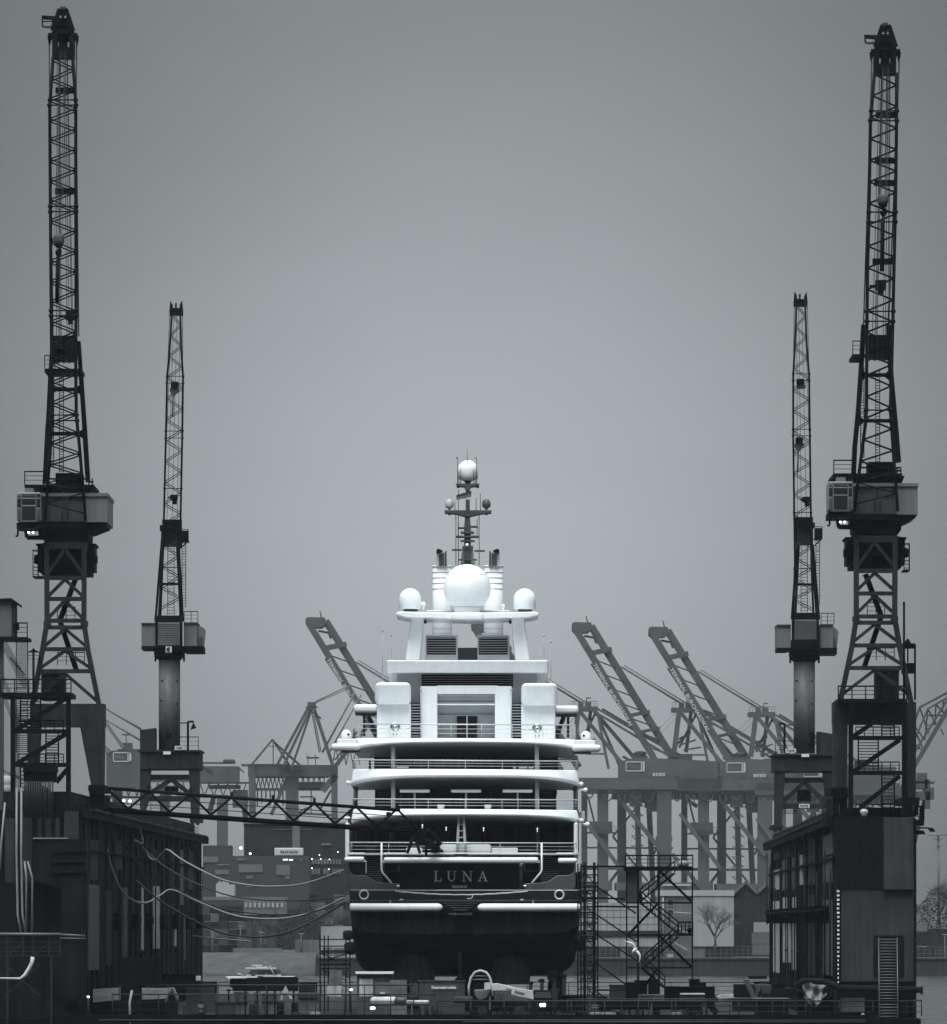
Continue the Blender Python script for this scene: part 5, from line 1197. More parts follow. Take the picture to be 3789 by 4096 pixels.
    hx0, hx1, hy0 = q['hut']; b = MB(); b.pprism([(hx0, hy0 + 8), (hx1, hy0), (hx1, y0 - 3), (hx0, y0 - 3)], D - 2, 3) if ax < 1800 else b.pprism([(hx0, hy0), (hx1, hy0 + 10), (hx1, y0 - 3), (hx0, y0 - 3)], D - 2, 3); hu = b.build('electrical_hut', 'crane_grey', root)
    for pts in q['plegs']:
        b = MB(); b.pprism(pts, D - 2.8, 1.4); b.pprism(pts, D + 3, 1.4); b.build('portal_leg', 'crane_grey', root)
    b = MB(); (ya, yb_, xa, xb_, xc) = q['brace']; b.bar(P(xa, ya, D - 2), P(xb_, ya, D - 2), .5); b.bar(P(xc, ya + 8, D - 2), P(xa - 4, yb_, D - 2), .45); b.bar(P(xc, ya + 8, D - 2), P(xb_ + 4, yb_, D - 2), .45); b.pbox(xa - 10, xb_ + 10, yb_ + 8, yb_ + 30, D - 2.4, .6); hoop_ladder(b, xc + 2, ya + 12, yb_ + 6, D - .4, 40, 13, False); hoop_ladder(b, xa + 25, yb_ + 34, q['foot'] - 5, D - .4, 44, 13, False); b.pbox(xc - 28, xc + 28, ya + 36, yb_, D + 4, .2)
    for pts in q['plegs']:
        xm = sum(p[0] for p in pts[-2:]) / 2; yb2 = max(p[1] for p in pts); b.pbox(xm - 22, xm + 20, yb2, yb2 + 16, D - 3, 8)
        for k in (-12, 10): b.tube(P(xm + k, yb2 + 22, D - 3.1), P(xm + k, yb2 + 22, D - 2.3), S(8, D), n=12)
    b.build('portal_bracing', 'crane_grey', root)
    for txt, x, y, w_ in q['plates']:
        b = MB(); b.pbox(x - w_ / 2, x + w_ / 2, y - 8, y + 8, D - 3.5, .08); pl = b.build('number_plate', 'sign', root)
        put_text('plate_number', txt, P(x, y, D - 3.53), S(9.5, D), 'ink', pl, extrude=.01, fit=S(w_ * .78, D), offset=.01)
    if q.get('blank'): x, y = q['blank']; b = MB(); b.pbox(x - 15, x + 15, y - 6, y + 6, D - 3.4, .08); b.build('white_plate', 'sign', root)
    lx, ly0, ly1, arm = q['lamp']; b = MB(); b.bar(P(lx, ly1, D - 3), P(lx, ly0, D - 3), .22); b.bar(P(lx, ly0, D - 3), P(lx + arm, ly0, D - 3), .2)
    b.tube(P(lx, ly0 + 5, D - 3), P(lx - 30 * (1 if arm > 0 else -1), ly0 + 5, D - 1.5), .06, n=5); lp = b.build('lamp_post', 'crane', root)
    if arm > 0: b = MB(); b.pprism([(lx + 18, ly0 + 10), (lx + 24, ly0 + 8), (lx + 33, ly0 + 24), (lx + 10, ly0 + 32)], D - 3.4, .8); b.tube(P(lx + 21, ly0, D - 3), P(lx + 21, ly0 + 10, D - 3), .05); b.build('floodlight', 'crane_black', lp)
    return root
slim_crane('slim column crane at the far left dock end, with a lamp post beside its column', 685.0, dict(axis=678, foot=3290, tipx=26, jib=[(1248, 687, 722), (1400, 678, 726), (1505, 668, 733), (1740, 663, 730), (2078, 655, 723), (2250, 650, 717), (2468, 641, 722)], joints=(1505, 1533, 1724, 1752, 1954, 2270), fr=(2110, 0),
    blocks=((698, 1538, 'h'), (695, 1990, 'w')), fl=[(2125, 651, 9), (2486, 622, 9)], fr_=[(2125, 712, 9), (2486, 732, 9)], mid=2336, top=(655, 722, 2078, 2188), plat=722, house_y=2490, hx=(566, 624, 631, 719, 735, 788, 820), lou=2582, bo=6, inlad=6, col_y=3000, cr=43, door=True, emblem=(675, 2598),
    portal=(3004, 3076, 560, 799), prail=(712, 794), hut=(560, 622, 2912), plegs=[[(560, 3076), (604, 3076), (596, 3200), (566, 3290), (560, 3290)], [(755, 3076), (799, 3076), (797, 3272), (765, 3272)]], brace=(3110, 3176, 600, 756, 686), plates=(('718.030', 716, 2992, 34),), blank=(668, 3012), lamp=(752, 2887, 3003, 24)))
slim_crane('slim column crane at the far right dock end, white number plate under its column', 685.0, dict(axis=3218, foot=3262, tipx=-18, jib=[(1212, 3186, 3222), (1380, 3180, 3228), (1500, 3173, 3238), (1740, 3173, 3241), (2060, 3177, 3245), (2250, 3180, 3247), (2476, 3172, 3256)], joints=(1495, 1521, 1717, 1743, 2050, 2275), fr=(2100, 0),
    blocks=((3203, 1526, 'p'), (3199, 1760, 'h'), (3226, 1998, 'w')), fl=[(2180, 3190, 9), (2478, 3168, 9)], fr_=[(2180, 3252, 9), (2478, 3277, 9)], mid=2338, top=(3187, 3247, 2068, 2182), plat=3258, house_y=2479, hx=(3110, 3164, 3179, 3267, 3283, 3333, 3355), lou=2558, bo=24, inlad=0, col_y=3014, cr=43, door=False,
    portal=(3020, 3085, 3099, 3335), prail=(3102, 3270), hut=(3272, 3332, 2926), plegs=[[(3099, 3085), (3142, 3085), (3128, 3300), (3099, 3300)], [(3292, 3085), (3335, 3085), (3335, 3300), (3312, 3300)]], brace=(3122, 3206, 3138, 3296, 3217), plates=(('718.031', 3164, 3003, 42), ('834.756', 3218, 3224, 42)), blank=(3222, 3022), lamp=(3139, 2895, 3014, -22)))
# ------------------------------------------------------------------ stair towers, cabins, pole, gangway, hoses
def stair_tower(label, D, x0, x1, ytop, yplat, beams, yb, diag, flip=1):
    root = thing('stair_tower', P((x0 + x1) / 2, yb, D), label, 'stair tower')
    for x in (x0, x1):
        for dd in (0, 5): 
            b = MB(); b.bar(P(x, yb, D + dd), P(x, yplat, D + dd), S(19, D), .4, up=(0, 1, 0)); b.build('post', 'crane_black', root)
    b = MB(); b.pbox(x0 - 52, x1 + 12, yplat, yplat + 18, D - .3, 6); b.build('top_platform', 'crane_black', root)
    b = MB(); handrail(b, x0 - 50, x1 + 10, yplat, yplat - ytop, D - .2, 5.5, 12, .05); b.build('platform_railing', 'crane', root)
    for y in beams:
        b = MB(); b.bar(P(x0, y, D), P(x1, y, D), S(17, D), .35); b.bar(P(x0, y, D + 5), P(x1, y, D + 5), S(14, D), .35); b.build('cross_beam', 'crane_black', root)
    for a, c in diag:
        b = MB(); b.bar(P(*a, D + .1), P(*c, D + .1), S(18, D), .4); b.build('brace', 'crane_black', root)
    ys = [yplat + 18] + list(beams) + [yb]
    for i in range(len(ys) - 1):
        b = MB(); n = 12; xa, xb_ = (x0 + 30, x0 + 130) if (i + (flip < 0)) % 2 == 0 else (x1 - 90, x1 - 20)
        d0, d1 = (1, 3.4)
        for k in range(n):
            y = lerp(ys[i], ys[i + 1], (k + .5) / n); d_ = lerp(d0, d1, k / n); b.pbox(xa, xb_ - 20, y, y + 3, D + d_, .35)
        for x in (xa, xb_ - 20): b.bar(P(x, ys[i], D + d0), P(x, ys[i + 1], D + d1), S(5, D), .25, up=(0, 1, 0))
        railing(b, [P(x0 + 20, ys[i + 1] - 4, D + 4.4), P(x1 - 20, ys[i + 1] - 4, D + 4.4)], S(40, D), 5, 2, .04)
        b.build('stair_flight', 'crane', root)
    return root
stair_tower('black steel stair tower at the near end of the left dock wall, with railed top', 527, 52, 274, 2718, 2770, (2926, 3060), 3252, (((60, 2924), (270, 2790)), ((62, 3058), (268, 2934)), ((225, 3130), (268, 3078))))
stair_tower('black steel stair tower on the near right dock wall, braced by three diagonals', 526, 3404, 3618, 2745, 2795, (2952, 3092), 3262, (((3415, 2945), (3600, 2818)), ((3415, 3086), (3600, 2960)), ((3440, 3232), (3600, 3104))), -1)
b = MB(); b.tube(P(3617, 2800, 525), P(3617, 2415, 525), S(4.6, 525), n=12); b.lathe(P(3617, 2417, 525), [(S(5, 525), 0), (S(5.5, 525), .1), (.05, .2)], 12)
one(b, 'steel_pole', 'crane_black', 'thin black upright pole rising beside the right stair tower', 'pole')
# suspended maintenance basket beside the right tower
r_ = thing('access_basket', P(3640, 2690, 531), 'small railed access basket hung at the right edge of the tall right crane', 'basket')
b = MB(); b.pbox(3611, 3660, 2652, 2692, 531, 1.6); b.build('basket', 'crane', r_)
b = MB(); b.bar(P(3605, 2580, 531.5), P(3662, 2580, 531.5), .25); b.bar(P(3605, 2590, 531.5), P(3662, 2590, 531.5), .2); b.bar(P(3661, 2578, 531), P(3661, 2800, 531), .15); b.bar(P(3632, 2565, 531.5), P(3632, 2650, 531.5), .12); b.lathe(P(3632, 2580, 531.5), [(.3, 0), (.2, .3), (.05, .5)], 10); b.build('hanger', 'crane', r_)
# corrugated cabin on stilts at the left edge
cr = thing('stilt_cabin', P(10, 3180, 541), 'corrugated pale cabin on a tall post at the left edge, with outside ladder', 'cabin')
b = MB()
for i in range(12): b.pbox(-26 + i * 6.2, -26 + i * 6.2 + 3.6, 2402, 2546, 539.88, .3)
b.pbox(-28, 46, 2400, 2547, 540, 4); b.build('cabin_body', 'cabin_light', cr)
b = MB(); b.pbox(46, 57, 2404, 2547, 540.2, 3.6); b.build('cabin_side', 'cabin_mid', cr)
b = MB(); b.pprism([(-30, 2402), (-30, 2396), (45, 2392), (72, 2412), (70, 2420), (52, 2408)], 539.5, 5); b.build('cabin_roof', 'crane', cr)
b = MB(); b.pbox(-30, 110, 2548, 2559, 539.5, 5); b.build('cabin_floor', 'crane', cr)
b = MB(); handrail(b, 66, 109, 2548, 56, 539.6, 4, 3, .045); b.pbox(52, 74, 2490, 2520, 540, 1); b.build('cabin_railing', 'crane', cr)
b = MB(); b.bar(P(5, 3240, 541), P(5, 2558, 541), S(18, 541), .8, up=(0, 1, 0)); b.build('cabin_post', 'cabin_mid', cr)
b = MB(); hoop_ladder(b, 88, 2560, 3010, 540.5, 46, 8, False); handrail(b, 112, 158, 2650, 42, 541, 1, 2); b.pprism([(108, 2608), (160, 2608), (140, 2600), (134, 2590), (128, 2600)], 541, .3); b.tube(P(134, 2608, 541), P(134, 2780, 541), .1); b.build('cabin_ladder', 'crane', cr)
# gangway truss from the left wall to the yacht
gw = thing('gangway', P(330, 3185, 548), 'long dark truss gangway reaching from the left dock wall to the yacht deck', 'gangway')
def gq(t, up=0, d=0):                  # along the gangway, from wall to yacht
    x = lerp(330, 1660, t); D = lerp(548, 557, t); yb_ = lerp(3232, 3326, t) - (0 if t > .05 else 0)
    return P(x, yb_ - up, D + d)
for d in (0, 2.2):
    b = MB(); b.bar(gq(0, 4, d), gq(.995, 4, d), .2, S(30, 550)); b.tube(gq(0, -6, d), gq(1, -6, d), .13); b.build('bottom_chord', 'crane', gw)
    b = MB(); b.tube(gq(.065, 86, d), gq(.955, 80, d), .15); b.build('top_chord', 'crane', gw)
    b = MB(); n = 8
    for i in range(n):
        tc_ = .075 + i * .1245; b.tube(gq(tc_, 84, d), gq(tc_ + .061, 10, d), .1); b.tube(gq(tc_, 84, d), gq(max(tc_ - .061, 0), 10, d), .1)
        b.tube(gq(tc_, 78, d), gq(tc_, 106 if 0 < i else 84, d), .13)
    for k in (30, 56): b.tube(gq(.02, k, d), gq(.97, k, d), .035, n=5)
    b.build('truss_lacing', 'crane', gw)
b = MB(); b.add([gq(0, 2, 0), gq(1, 2, 0), gq(1, 2, 2.2), gq(0, 2, 2.2), gq(0, 6, 0), gq(1, 6, 0), gq(1, 6, 2.2), gq(0, 6, 2.2)], [(0, 1, 2, 3), (4, 5, 6, 7), (0, 1, 5, 4), (3, 2, 6, 7)]); b.build('walkway', 'crane', gw)
b = MB(); D = 557.5
b.bar(P(1660, 3320, D), P(1640, 3330, D), .4); b.bar(P(1662, 3330, D), P(1700, 3372, D), .22); b.bar(P(1655, 3340, D), P(1630, 3412, D + 5), .2); b.bar(P(1658, 3340, D), P(1680, 3412, D + 5), .2); b.bar(P(1712, 3318, D), P(1762, 3372, D + 5), .3); b.bar(P(1700, 3358, D + 2), P(1760, 3410, D + 6), .6, .3); b.pbox(1672, 1702, 3316, 3345, D, .8); b.tube(P(1670, 3370, D + 2), P(1765, 3374, D + 5), .08); b.tube(P(1705, 3370, D + 2), P(1705, 3425, D + 2), .12)
b.build('landing_stair', 'crane_black', gw)
b = MB(); b.pprism([(1545, 3248), (1564, 3248), (1564, 3262), (1545, 3260)], 556.8, .3); b.build('junction_box', 'crane_black', gw)
# shore hoses slung from the wall to the yacht
def hose(pts, r, m_, label):
    # pts: (px, py, D); smoothed
    v = [P(*p) for p in pts]; out = []
    for i in range(len(v) - 1):
        p0 = v[max(i - 1, 0)]; p1 = v[i]; p2 = v[i + 1]; p3 = v[min(i + 2, len(v) - 1)]
        for k in range(8):
            t = k / 8; out.append(.5 * ((2 * p1) + (-p0 + p2) * t + (2 * p0 - 5 * p1 + 4 * p2 - p3) * t * t + (-p0 + 3 * p1 - 3 * p2 + p3) * t ** 3))
    out.append(v[-1]); b = MB(); b.path(out, r, 6); return one(b, 'shore_hose', m_, label, 'hose', 'hoses slung between dock wall and yacht')
hose([(585, 3405, 590), (600, 3432, 590), (625, 3440, 588), (650, 3415, 585), (672, 3400, 580), (740, 3446, 575), (880, 3516, 570), (1000, 3541, 568), (1110, 3546, 566), (1230, 3532, 564), (1375, 3480, 562.3)], .075, 'rope_pale', 'pale hose dipping from the left dock wall, uppermost of the slung hoses')
hose([(418, 3330, 556), (422, 3365, 556), (450, 3480, 556), (490, 3565, 557), (540, 3605, 560), (590, 3610, 563), (640, 3582, 566), (690, 3560, 567), (800, 3610, 567), (930, 3660, 567), (1040, 3675, 566), (1150, 3672, 565), (1260, 3645, 564), (1378, 3592, 562.3)], .08, 'rope_pale', 'pale hose looping deep along the left dock wall before rising to the yacht stern')
hose([(570, 3390, 575), (680, 3480, 573), (860, 3565, 570), (1000, 3596, 568), (1150, 3603, 566), (1280, 3597, 564), (1384, 3583, 562.3)], .06, 'rope_dark', 'thin dark hose just under the uppermost pale hose')
hose([(400, 3270, 552), (520, 3420, 556), (660, 3530, 560), (830, 3615, 562), (1000, 3652, 562), (1150, 3658, 562), (1280, 3640, 562), (1384, 3608, 562.3)], .06, 'rope_dark', 'dark line starting high at the gangway and sagging beside the lower pale hose')
hose([(540, 3520, 560), (650, 3610, 560), (790, 3690, 560), (900, 3735, 561), (1040, 3748, 561), (1150, 3728, 561), (1260, 3680, 562), (1380, 3612, 562.3)], .085, 'rope_dark', 'thick dark line hanging lowest of all between dock wall and yacht')
hose([(765, 3742, 680), (830, 3752, 672), (900, 3758, 660), (1000, 3765, 640)], .07, 'rope_pale', 'short pale line reaching outward from the far corner of the left dock wall')
hose([(560, 3316, 551), (572, 3365, 551), (566, 3374, 551), (538, 3360, 551)], .07, 'rope_pale', 'short pale hose hooked over the top of the left dock wall')
b = MB(); pts = [(131, 3828), (128, 3850), (116, 3875), (100, 3900), (80, 3915), (0, 3913)]
b.path([P(x, y, 514.5) for x, y in pts], [.16, .15, .15, .14, .1, .06], 8)
one(b, 'bundled_rope', 'paint_white', 'white bound rope curving below the pipe bridge at lower left', 'rope')
# ------------------------------------------------------------------ the far bank and the container terminal
t_ = MB(); gx = [-1440, -500, -150, 0, 150, 500, 1440]; gy = [1268, 1500, 2000, 2700, 3380]
for i in range(6):
    for j in range(4): t_.add([(gx[i], gy[j], 3.3), (gx[i + 1], gy[j], 3.3), (gx[i + 1], gy[j + 1], 3.3), (gx[i], gy[j + 1], 3.3)], [(0, 1, 2, 3)])
struct(t_, 'terrain', 'bank')
b = MB(); x0, x1 = P(-600, 0, 1252).x, P(1262, 0, 1252).x; n = 60; vs = []
for i in range(n + 1):
    x = lerp(x0, x1, i / n); wv_ = .25 * math.sin(i * 1.7) + .2 * math.sin(i * .63)
    vs += [(x, 1248, -.4), (x, 1251 + wv_, .8 + wv_ * .3), (x, 1257 + wv_, 2.9 + wv_ * .4), (x, 1263, 4.3), (x, 1275, 4.3), (x, 1275, -.4)]
fs = [(i * 6 + k, (i + 1) * 6 + k, (i + 1) * 6 + (k + 1) % 6, i * 6 + (k + 1) % 6) for i in range(n) for k in range(6)]
b.add(vs, fs, True); struct(b, 'river_bank', 'bank')
qw = thing('quay_wall', P(2600, 3905, 1250), 'dark stone quay wall along the far river bank, topped by a wire fence', 'quay wall')
b = MB(); xa, xb_ = P(1262, 0, 1250).x, P(4300, 0, 1250).x; b.box(xa, xb_, 1250, 1270, -.5, 3.1); b.box(xa, xb_, 1249.7, 1251, 3.1, 3.35)
b.build('wall', 'quay', qw)
b = MB(); D = 1256
for x in range(1300, 3800, 22): b.tube(P(x, 3842, D), P(x, 3785, D), .05, n=4)
for y in (3786, 3800, 3815, 3830): b.tube(P(1300, y, D), P(3800, y, D), .04, n=4)
b.build('wire_fence', 'far_mid', qw)
# buildings
def windows(parent, xs, ys, w_, h_, D, m_='window_far', frame=None):
    for x in xs:
        for y in ys:
            b = MB(); b.pbox(x, x + w_, y, y + h_, D - .12, .2); wn_ = b.build('window', m_, parent)
            if frame: b = MB(); b.pbox(x - 2, x + w_ + 2, y - 2, y, D - .2, .3); b.pbox(x - 2, x + w_ + 2, y + h_, y + h_ + 2, D - .2, .3); b.pbox(x - 2, x, y, y + h_, D - .2, .3); b.pbox(x + w_, x + w_ + 2, y, y + h_, D - .2, .3); b.build('window_frame', frame, wn_)
D = 1290
hl = thing('white_hall', P(2485, 3835, D), 'long pale windowless hall with a dark belt, on the far bank right of the yacht', 'hall')
b = MB(); b.pbox(2300, 2642, 3612, 3840, D, 40); b.build('wall', 'wall_pale', hl)
b = MB(); b.pbox(2298, 2643, 3723, 3746, D - .3, .6); b.build('dark_belt', 'brick', hl)
b = MB(); b.pbox(2298, 2643, 3787, 3842, D - .4, .8); b.build('plinth', 'brick', hl)
b = MB(); b.pbox(2482, 2502, 3797, 3832, D - .5, .3); b.build('door', 'wall_mid', hl)
b = MB()
for x in range(2320, 2642, 27): b.pbox(x, x + 1.6, 3613, 3722, D - .08, .2); b.pbox(x, x + 1.6, 3747, 3786, D - .08, .2)
for y in (3640, 3668, 3696): b.pbox(2301, 2641, y, y + 1.4, D - .06, .2)
b.build('panel_joint', 'wall_mid', hl)
ob = thing('office_block', P(2790, 3835, D + 6), 'low grey block with a pale roof band on the far bank, behind the bare tree', 'building')
b = MB(); b.pbox(2642, 2936, 3584, 3840, D + 6, 30); b.build('wall', 'wall_mid', ob)
b = MB(); b.pbox(2640, 2938, 3561, 3584, D + 5.4, 32); b.build('roof_band', 'roof_far', ob)
b = MB(); b.pbox(2768, 2936, 3586, 3786, D + 5.6, .6); b.build('pale_panel', 'wall_pale', ob)
windows(ob, (2671,), (3597, 3640, 3735, 3780), 23, 26, D + 6, 'window_far', 'roof_far')
b = MB(); b.pbox(2669, 2692, 3815, 3832, D + 5.6, .4); b.build('door', 'paint_white', ob)
b = MB(); b.bar(P(2695, 3700, D + 5), P(2760, 3740, D + 5), .3); b.bar(P(2695, 3768, D + 5), P(2750, 3800, D + 5), .3); b.tube(P(2653, 3590, D + 5), P(2653, 3835, D + 5), .15); b.tube(P(2700, 3650, D + 5), P(2768, 3655, D + 5), .15); b.build('outer_stair', 'wall_pale', ob)
b = MB(); b.pbox(2655, 2765, 3536, 3544, D + 40, 20); b.pbox(2670, 2750, 3544, 3570, D + 41, 18); one(b, 'roof_shed', 'roof_far', 'pale flat roof showing above the grey block on the far bank', 'roof')
b = MB(); b.pbox(2824, 2936, 3790, 3842, D - 12, 6); b.pbox(2822, 2938, 3786, 3790, D - 12.3, 6.6); one(b, 'low_shed', 'brick', 'low dark shed at the foot of the bare tree', 'shed')
# dark buildings between, behind the right dock wall
gb = thing('gabled_house', P(3000, 3840, 1330), 'dark gabled building on the far bank just left of the right dock wall', 'house')
b = MB(); b.pprism([(2936, 3842), (2936, 3575), (2985, 3530), (3030, 3575), (3065, 3540), (3110, 3575), (3110, 3842)], 1330, 25); b.build('wall', 'brick', gb)
b = MB(); b.bar(P(2936, 3572, 1329.5), P(2985, 3527, 1329.5), .5); b.bar(P(2985, 3527, 1329.5), P(3030, 3572, 1329.5), .5); b.bar(P(3030, 3572, 1329.5), P(3065, 3537, 1329.5), .5); b.build('gable_edge', 'far_mid', gb)
windows(gb, (2950, 2975, 3000), (3600, 3640), 14, 20, 1330); pass
for i, (x0, x1, y0, y1, m_) in enumerate(((3018, 3080, 3690, 3730, 'wall_pale'), (3010, 3078, 3731, 3776, 'far_mid'), (3012, 3080, 3777, 3820, 'wall_mid'))):
    b = MB(); b.pbox(x0, x1, y0, y1, 1280, 3)
    for k in range(9): b.pbox(x0 + k * 7, x0 + k * 7 + 3, y0 + 1, y1 - 1, 1279.85, .2)
    one(b, 'shipping_container', m_, ('pale container topmost of the stack left of the right dock wall', 'dark container in the middle of the stack left of the right dock wall', 'grey container lowest of the stack left of the right dock wall')[i], 'container', 'stack of containers beside the right dock wall')
# bare tree
def bare_tree(px, py, D, h, label, seed, spread=1.0):
    r_ = random.Random(seed); b = MB(); base = P(px, py, D)
    def grow(p, d, L_, r, lev):
        q = p + d * L_; mid = p.lerp(q, .5) + Vector((r_.uniform(-1, 1), r_.uniform(-1, 1), 0)) * L_ * .05
        b.path([p, mid, q], [r, r * .85, r * .68], 5 if lev > 1 else 7, False)
        if lev >= 7 or L_ < .22: return
        for k in range(r_.choice((2, 3, 3)) if lev < 5 else 2):
            nd = d + Vector((r_.uniform(-1, 1) * .95 * spread, r_.uniform(-1, 1) * .8, r_.uniform(-.3, .45)))
            grow(p.lerp(q, r_.uniform(.55, 1)), nd.normalized(), L_ * r_.uniform(.62, .84), r * .62, lev + 1)
    t0 = thing('bare_tree', base, label, 'tree', 'bare trees on the far bank')
    tb = MB(); tb.path([base, base + Vector((.1, 0, h * .12)), base + Vector((0, 0, h * .24))], [.3, .24, .2], 9); tb.build('trunk', 'bark', t0)
    for k in range(5): grow(base + Vector((0, 0, h * (.16 + .02 * k))), Vector((math.cos(k * 1.3) * .55 * spread, math.sin(k * 1.3) * .5, .8)).normalized(), h * .25, .15, 1)
    return b, t0
b, t0 = bare_tree(2860, 3795, 1276, 10.5, 'leafless spreading tree in front of the pale panel on the far bank', 5)
b.build('crown', 'bark', t0)
b, t0 = bare_tree(3770, 3640, 1320, 7, 'leafless tree against the sky at the right edge, above the dark scrub', 9, 1.2); b.build('crown', 'bark', t0)
b, t0 = bare_tree(1060, 3790, 1300, 7, 'small bare tree left of centre, between lamp posts on the far bank', 12); b.build('crown', 'bark', t0)
b, t0 = bare_tree(1330, 3740, 1302, 6.5, 'bare tree just left of the yacht, beside the white block', 15); b.build('crown', 'bark', t0)
# dark scrub mass at the right edge
r_ = random.Random(4); b = MB()
for i in range(5200):
    px = r_.uniform(3655, 3900); D_ = r_.uniform(1290, 1330); top = 3575 + 25 * math.sin(px * .05) + 18 * math.sin(px * .021)
    p = P(px, lerp(3850, top, r_.random() ** .7), D_); a = Vector((r_.uniform(-1, 1), r_.uniform(-1, 1), r_.uniform(-1, 1))).normalized() * r_.uniform(.12, .4); c = a.cross(Vector((r_.uniform(-1, 1), .3, r_.uniform(-1, 1)))).normalized() * r_.uniform(.05, .16)
    b.add([p - a, p + c, p + a, p - c], [(0, 1, 2, 3)])
one(b, 'scrub', 'foliage', 'dark tangled scrub on the far bank at the right edge', 'scrub', kind='stuff')
eb = thing('embankment_wall', P(3740, 3850, 1286), 'dark terraced wall with pale graffiti patches at the right edge', 'wall')
b = MB(); b.pbox(3640, 4200, 3790, 3850, 1286, 3); b.pbox(3640, 4200, 3715, 3790, 1296, 3); b.build('wall', 'brick', eb)
for x0, x1, y0, y1 in ((3656, 3684, 3656, 3684), (3660, 3710, 3700, 3726), (3656, 3710, 3784, 3789)): 
    b = MB(); b.pbox(x0, x1, y0, y1, 1285.6, .2); b.build('graffiti_patch', 'wall_mid', eb)
dh = thing('dome_hut', P(3715, 3900, 1262), 'small round-roofed kiosk on the quay at the right edge', 'kiosk')
b = MB(); b.pprism([(3680, 3902)] + [(3722 - 42 * math.cos(a_), 3872 - 22 * math.sin(a_)) for a_ in [math.pi * i / 12 for i in range(13)]] + [(3764, 3902)], 1262, 3); b.build('shell', 'far_mid', dh)
b = MB(); b.pprism([(3680 + i * 4.5, 3872 - 24 * math.sin(math.pi * (i + 1) / 19) ** .8) for i in range(12)] + [(3680 + i * 4.5, 3876 - 24 * math.sin(math.pi * (i + 1) / 19) ** .8) for i in reversed(range(12))], 1261.6, 3.4); b.build('roof_rim', 'roof_far', dh)
b = MB(); b.pbox(3690, 3712, 3884, 3902, 1261.8, .3); b.build('counter', 'window_far', dh)
def street_lamp(px, y0, y1, D, label, arm=18, grp='street lamps on the far bank'):
    r_ = thing('street_lamp', P(px, y1, D), label, 'street lamp', grp)
    b = MB(); b.tube(P(px, y1, D), P(px, y0, D), .16, .1, 8); b.build('pole', 'wall_mid', r_); b = MB(); b.pbox(px - arm, px + arm, y0 - 3, y0, D - .2, .4); b.build('lamp_head', 'wall_pale', r_)
street_lamp(3780, 3740, 3892, 1260, 'tall pale street lamp beside the round-roofed kiosk', 10)
for x, y0, y1, l_ in ((850, 3726, 3815, 'pale lamp post nearest the left dock wall, on the grassy bank'), (962, 3706, 3812, 'tallest pale lamp post on the grassy bank'), (1045, 3731, 3795, 'pale lamp post behind the long low wall on the bank'), (1205, 3737, 3812, 'pale lamp post on the bank right of the low wall')): street_lamp(x, y0, y1, 1268, l_, 10)
lm = thing('lattice_mast', P(3756, 3640, 1450), 'tall floodlight mast with crossbars against the sky at the right edge', 'mast')
b = MB(); b.tube(P(3756, 3700, 1450), P(3754, 3340, 1450), .42, .22, 8); b.build('mast_pole', 'far_mid', lm)
for y, w_ in ((3342, 36), (3356, 20), (3384, 10)): b = MB(); b.pbox(3754 - w_, 3754 + w_, y - 2, y + 2, 1449.5, .8); b.build('crossbar', 'far_mid', lm)
# left of the yacht: brick warehouse, gate house, signs
D = 1480
wh = thing('warehouse', P(1180, 3760, D), 'huge flat-topped dark warehouse on the far bank just left of the yacht', 'warehouse')
b = MB(); b.pbox(976, 1420, 3294, 3800, D, 60); b.build('wall', 'brick', wh)
b = MB(); b.pbox(974, 1422, 3290, 3296, D - .5, 61); b.build('parapet', 'far_mid', wh)
for x0, x1, y0, y1 in ((1170, 1200, 3300, 3420), (1095, 1250, 3317, 3319), (1285, 1325, 3374, 3381)): b = MB(); b.pbox(x0, x1, y0, y1, D - .3, .4); b.build('wall_strip', 'far_mid', wh)
for row, (y0, h_) in enumerate(((3437, 20), (3475, 22))):
    for i in range(10):
        if row and i in (3, 6): continue
        b = MB(); b.pbox(1247 + i * 12, 1255 + i * 12, y0, y0 + h_, D - .3, .4); b.build('window', 'wall_mid', wh)
b = MB()
for x, y in ((1248, 3436), (1283, 3437), (1318, 3438), (1248, 3473), (1278, 3421), (1352, 3408), (1316, 3477)): b.ball(P(x, y, D - .8), .1, 6)
b.build('wall_lamp', 'lamp', wh)
sg = thing('roof_sign', P(1157, 3424, 1440), 'pale rounded signboard with faint lettering above the dark sheds left of the yacht', 'sign')
b = MB(); b.pbox(1098, 1214, 3392, 3423, 1440, 1.0); b.build('sign_board', 'far_white', sg, bevel=.2)
b = MB()
for i, w_ in enumerate((8, 6, 7, 5, 8, 6, 7, 6)): b.pbox(1122 + i * 9, 1122 + i * 9 + w_, 3402 + (i % 3), 3412, 1439.9, .1)
b.build('faint_lettering', 'wall_mid', sg)
sh = thing('long_shed', P(1010, 3640, 1435), 'long low dark shed with lit windows below the pale signboard', 'shed')
b = MB(); b.pbox(812, 1235, 3424, 3640, 1435, 12); b.pbox(812, 925, 3382, 3424, 1436, 10); b.build('wall', 'far_dark', sh)
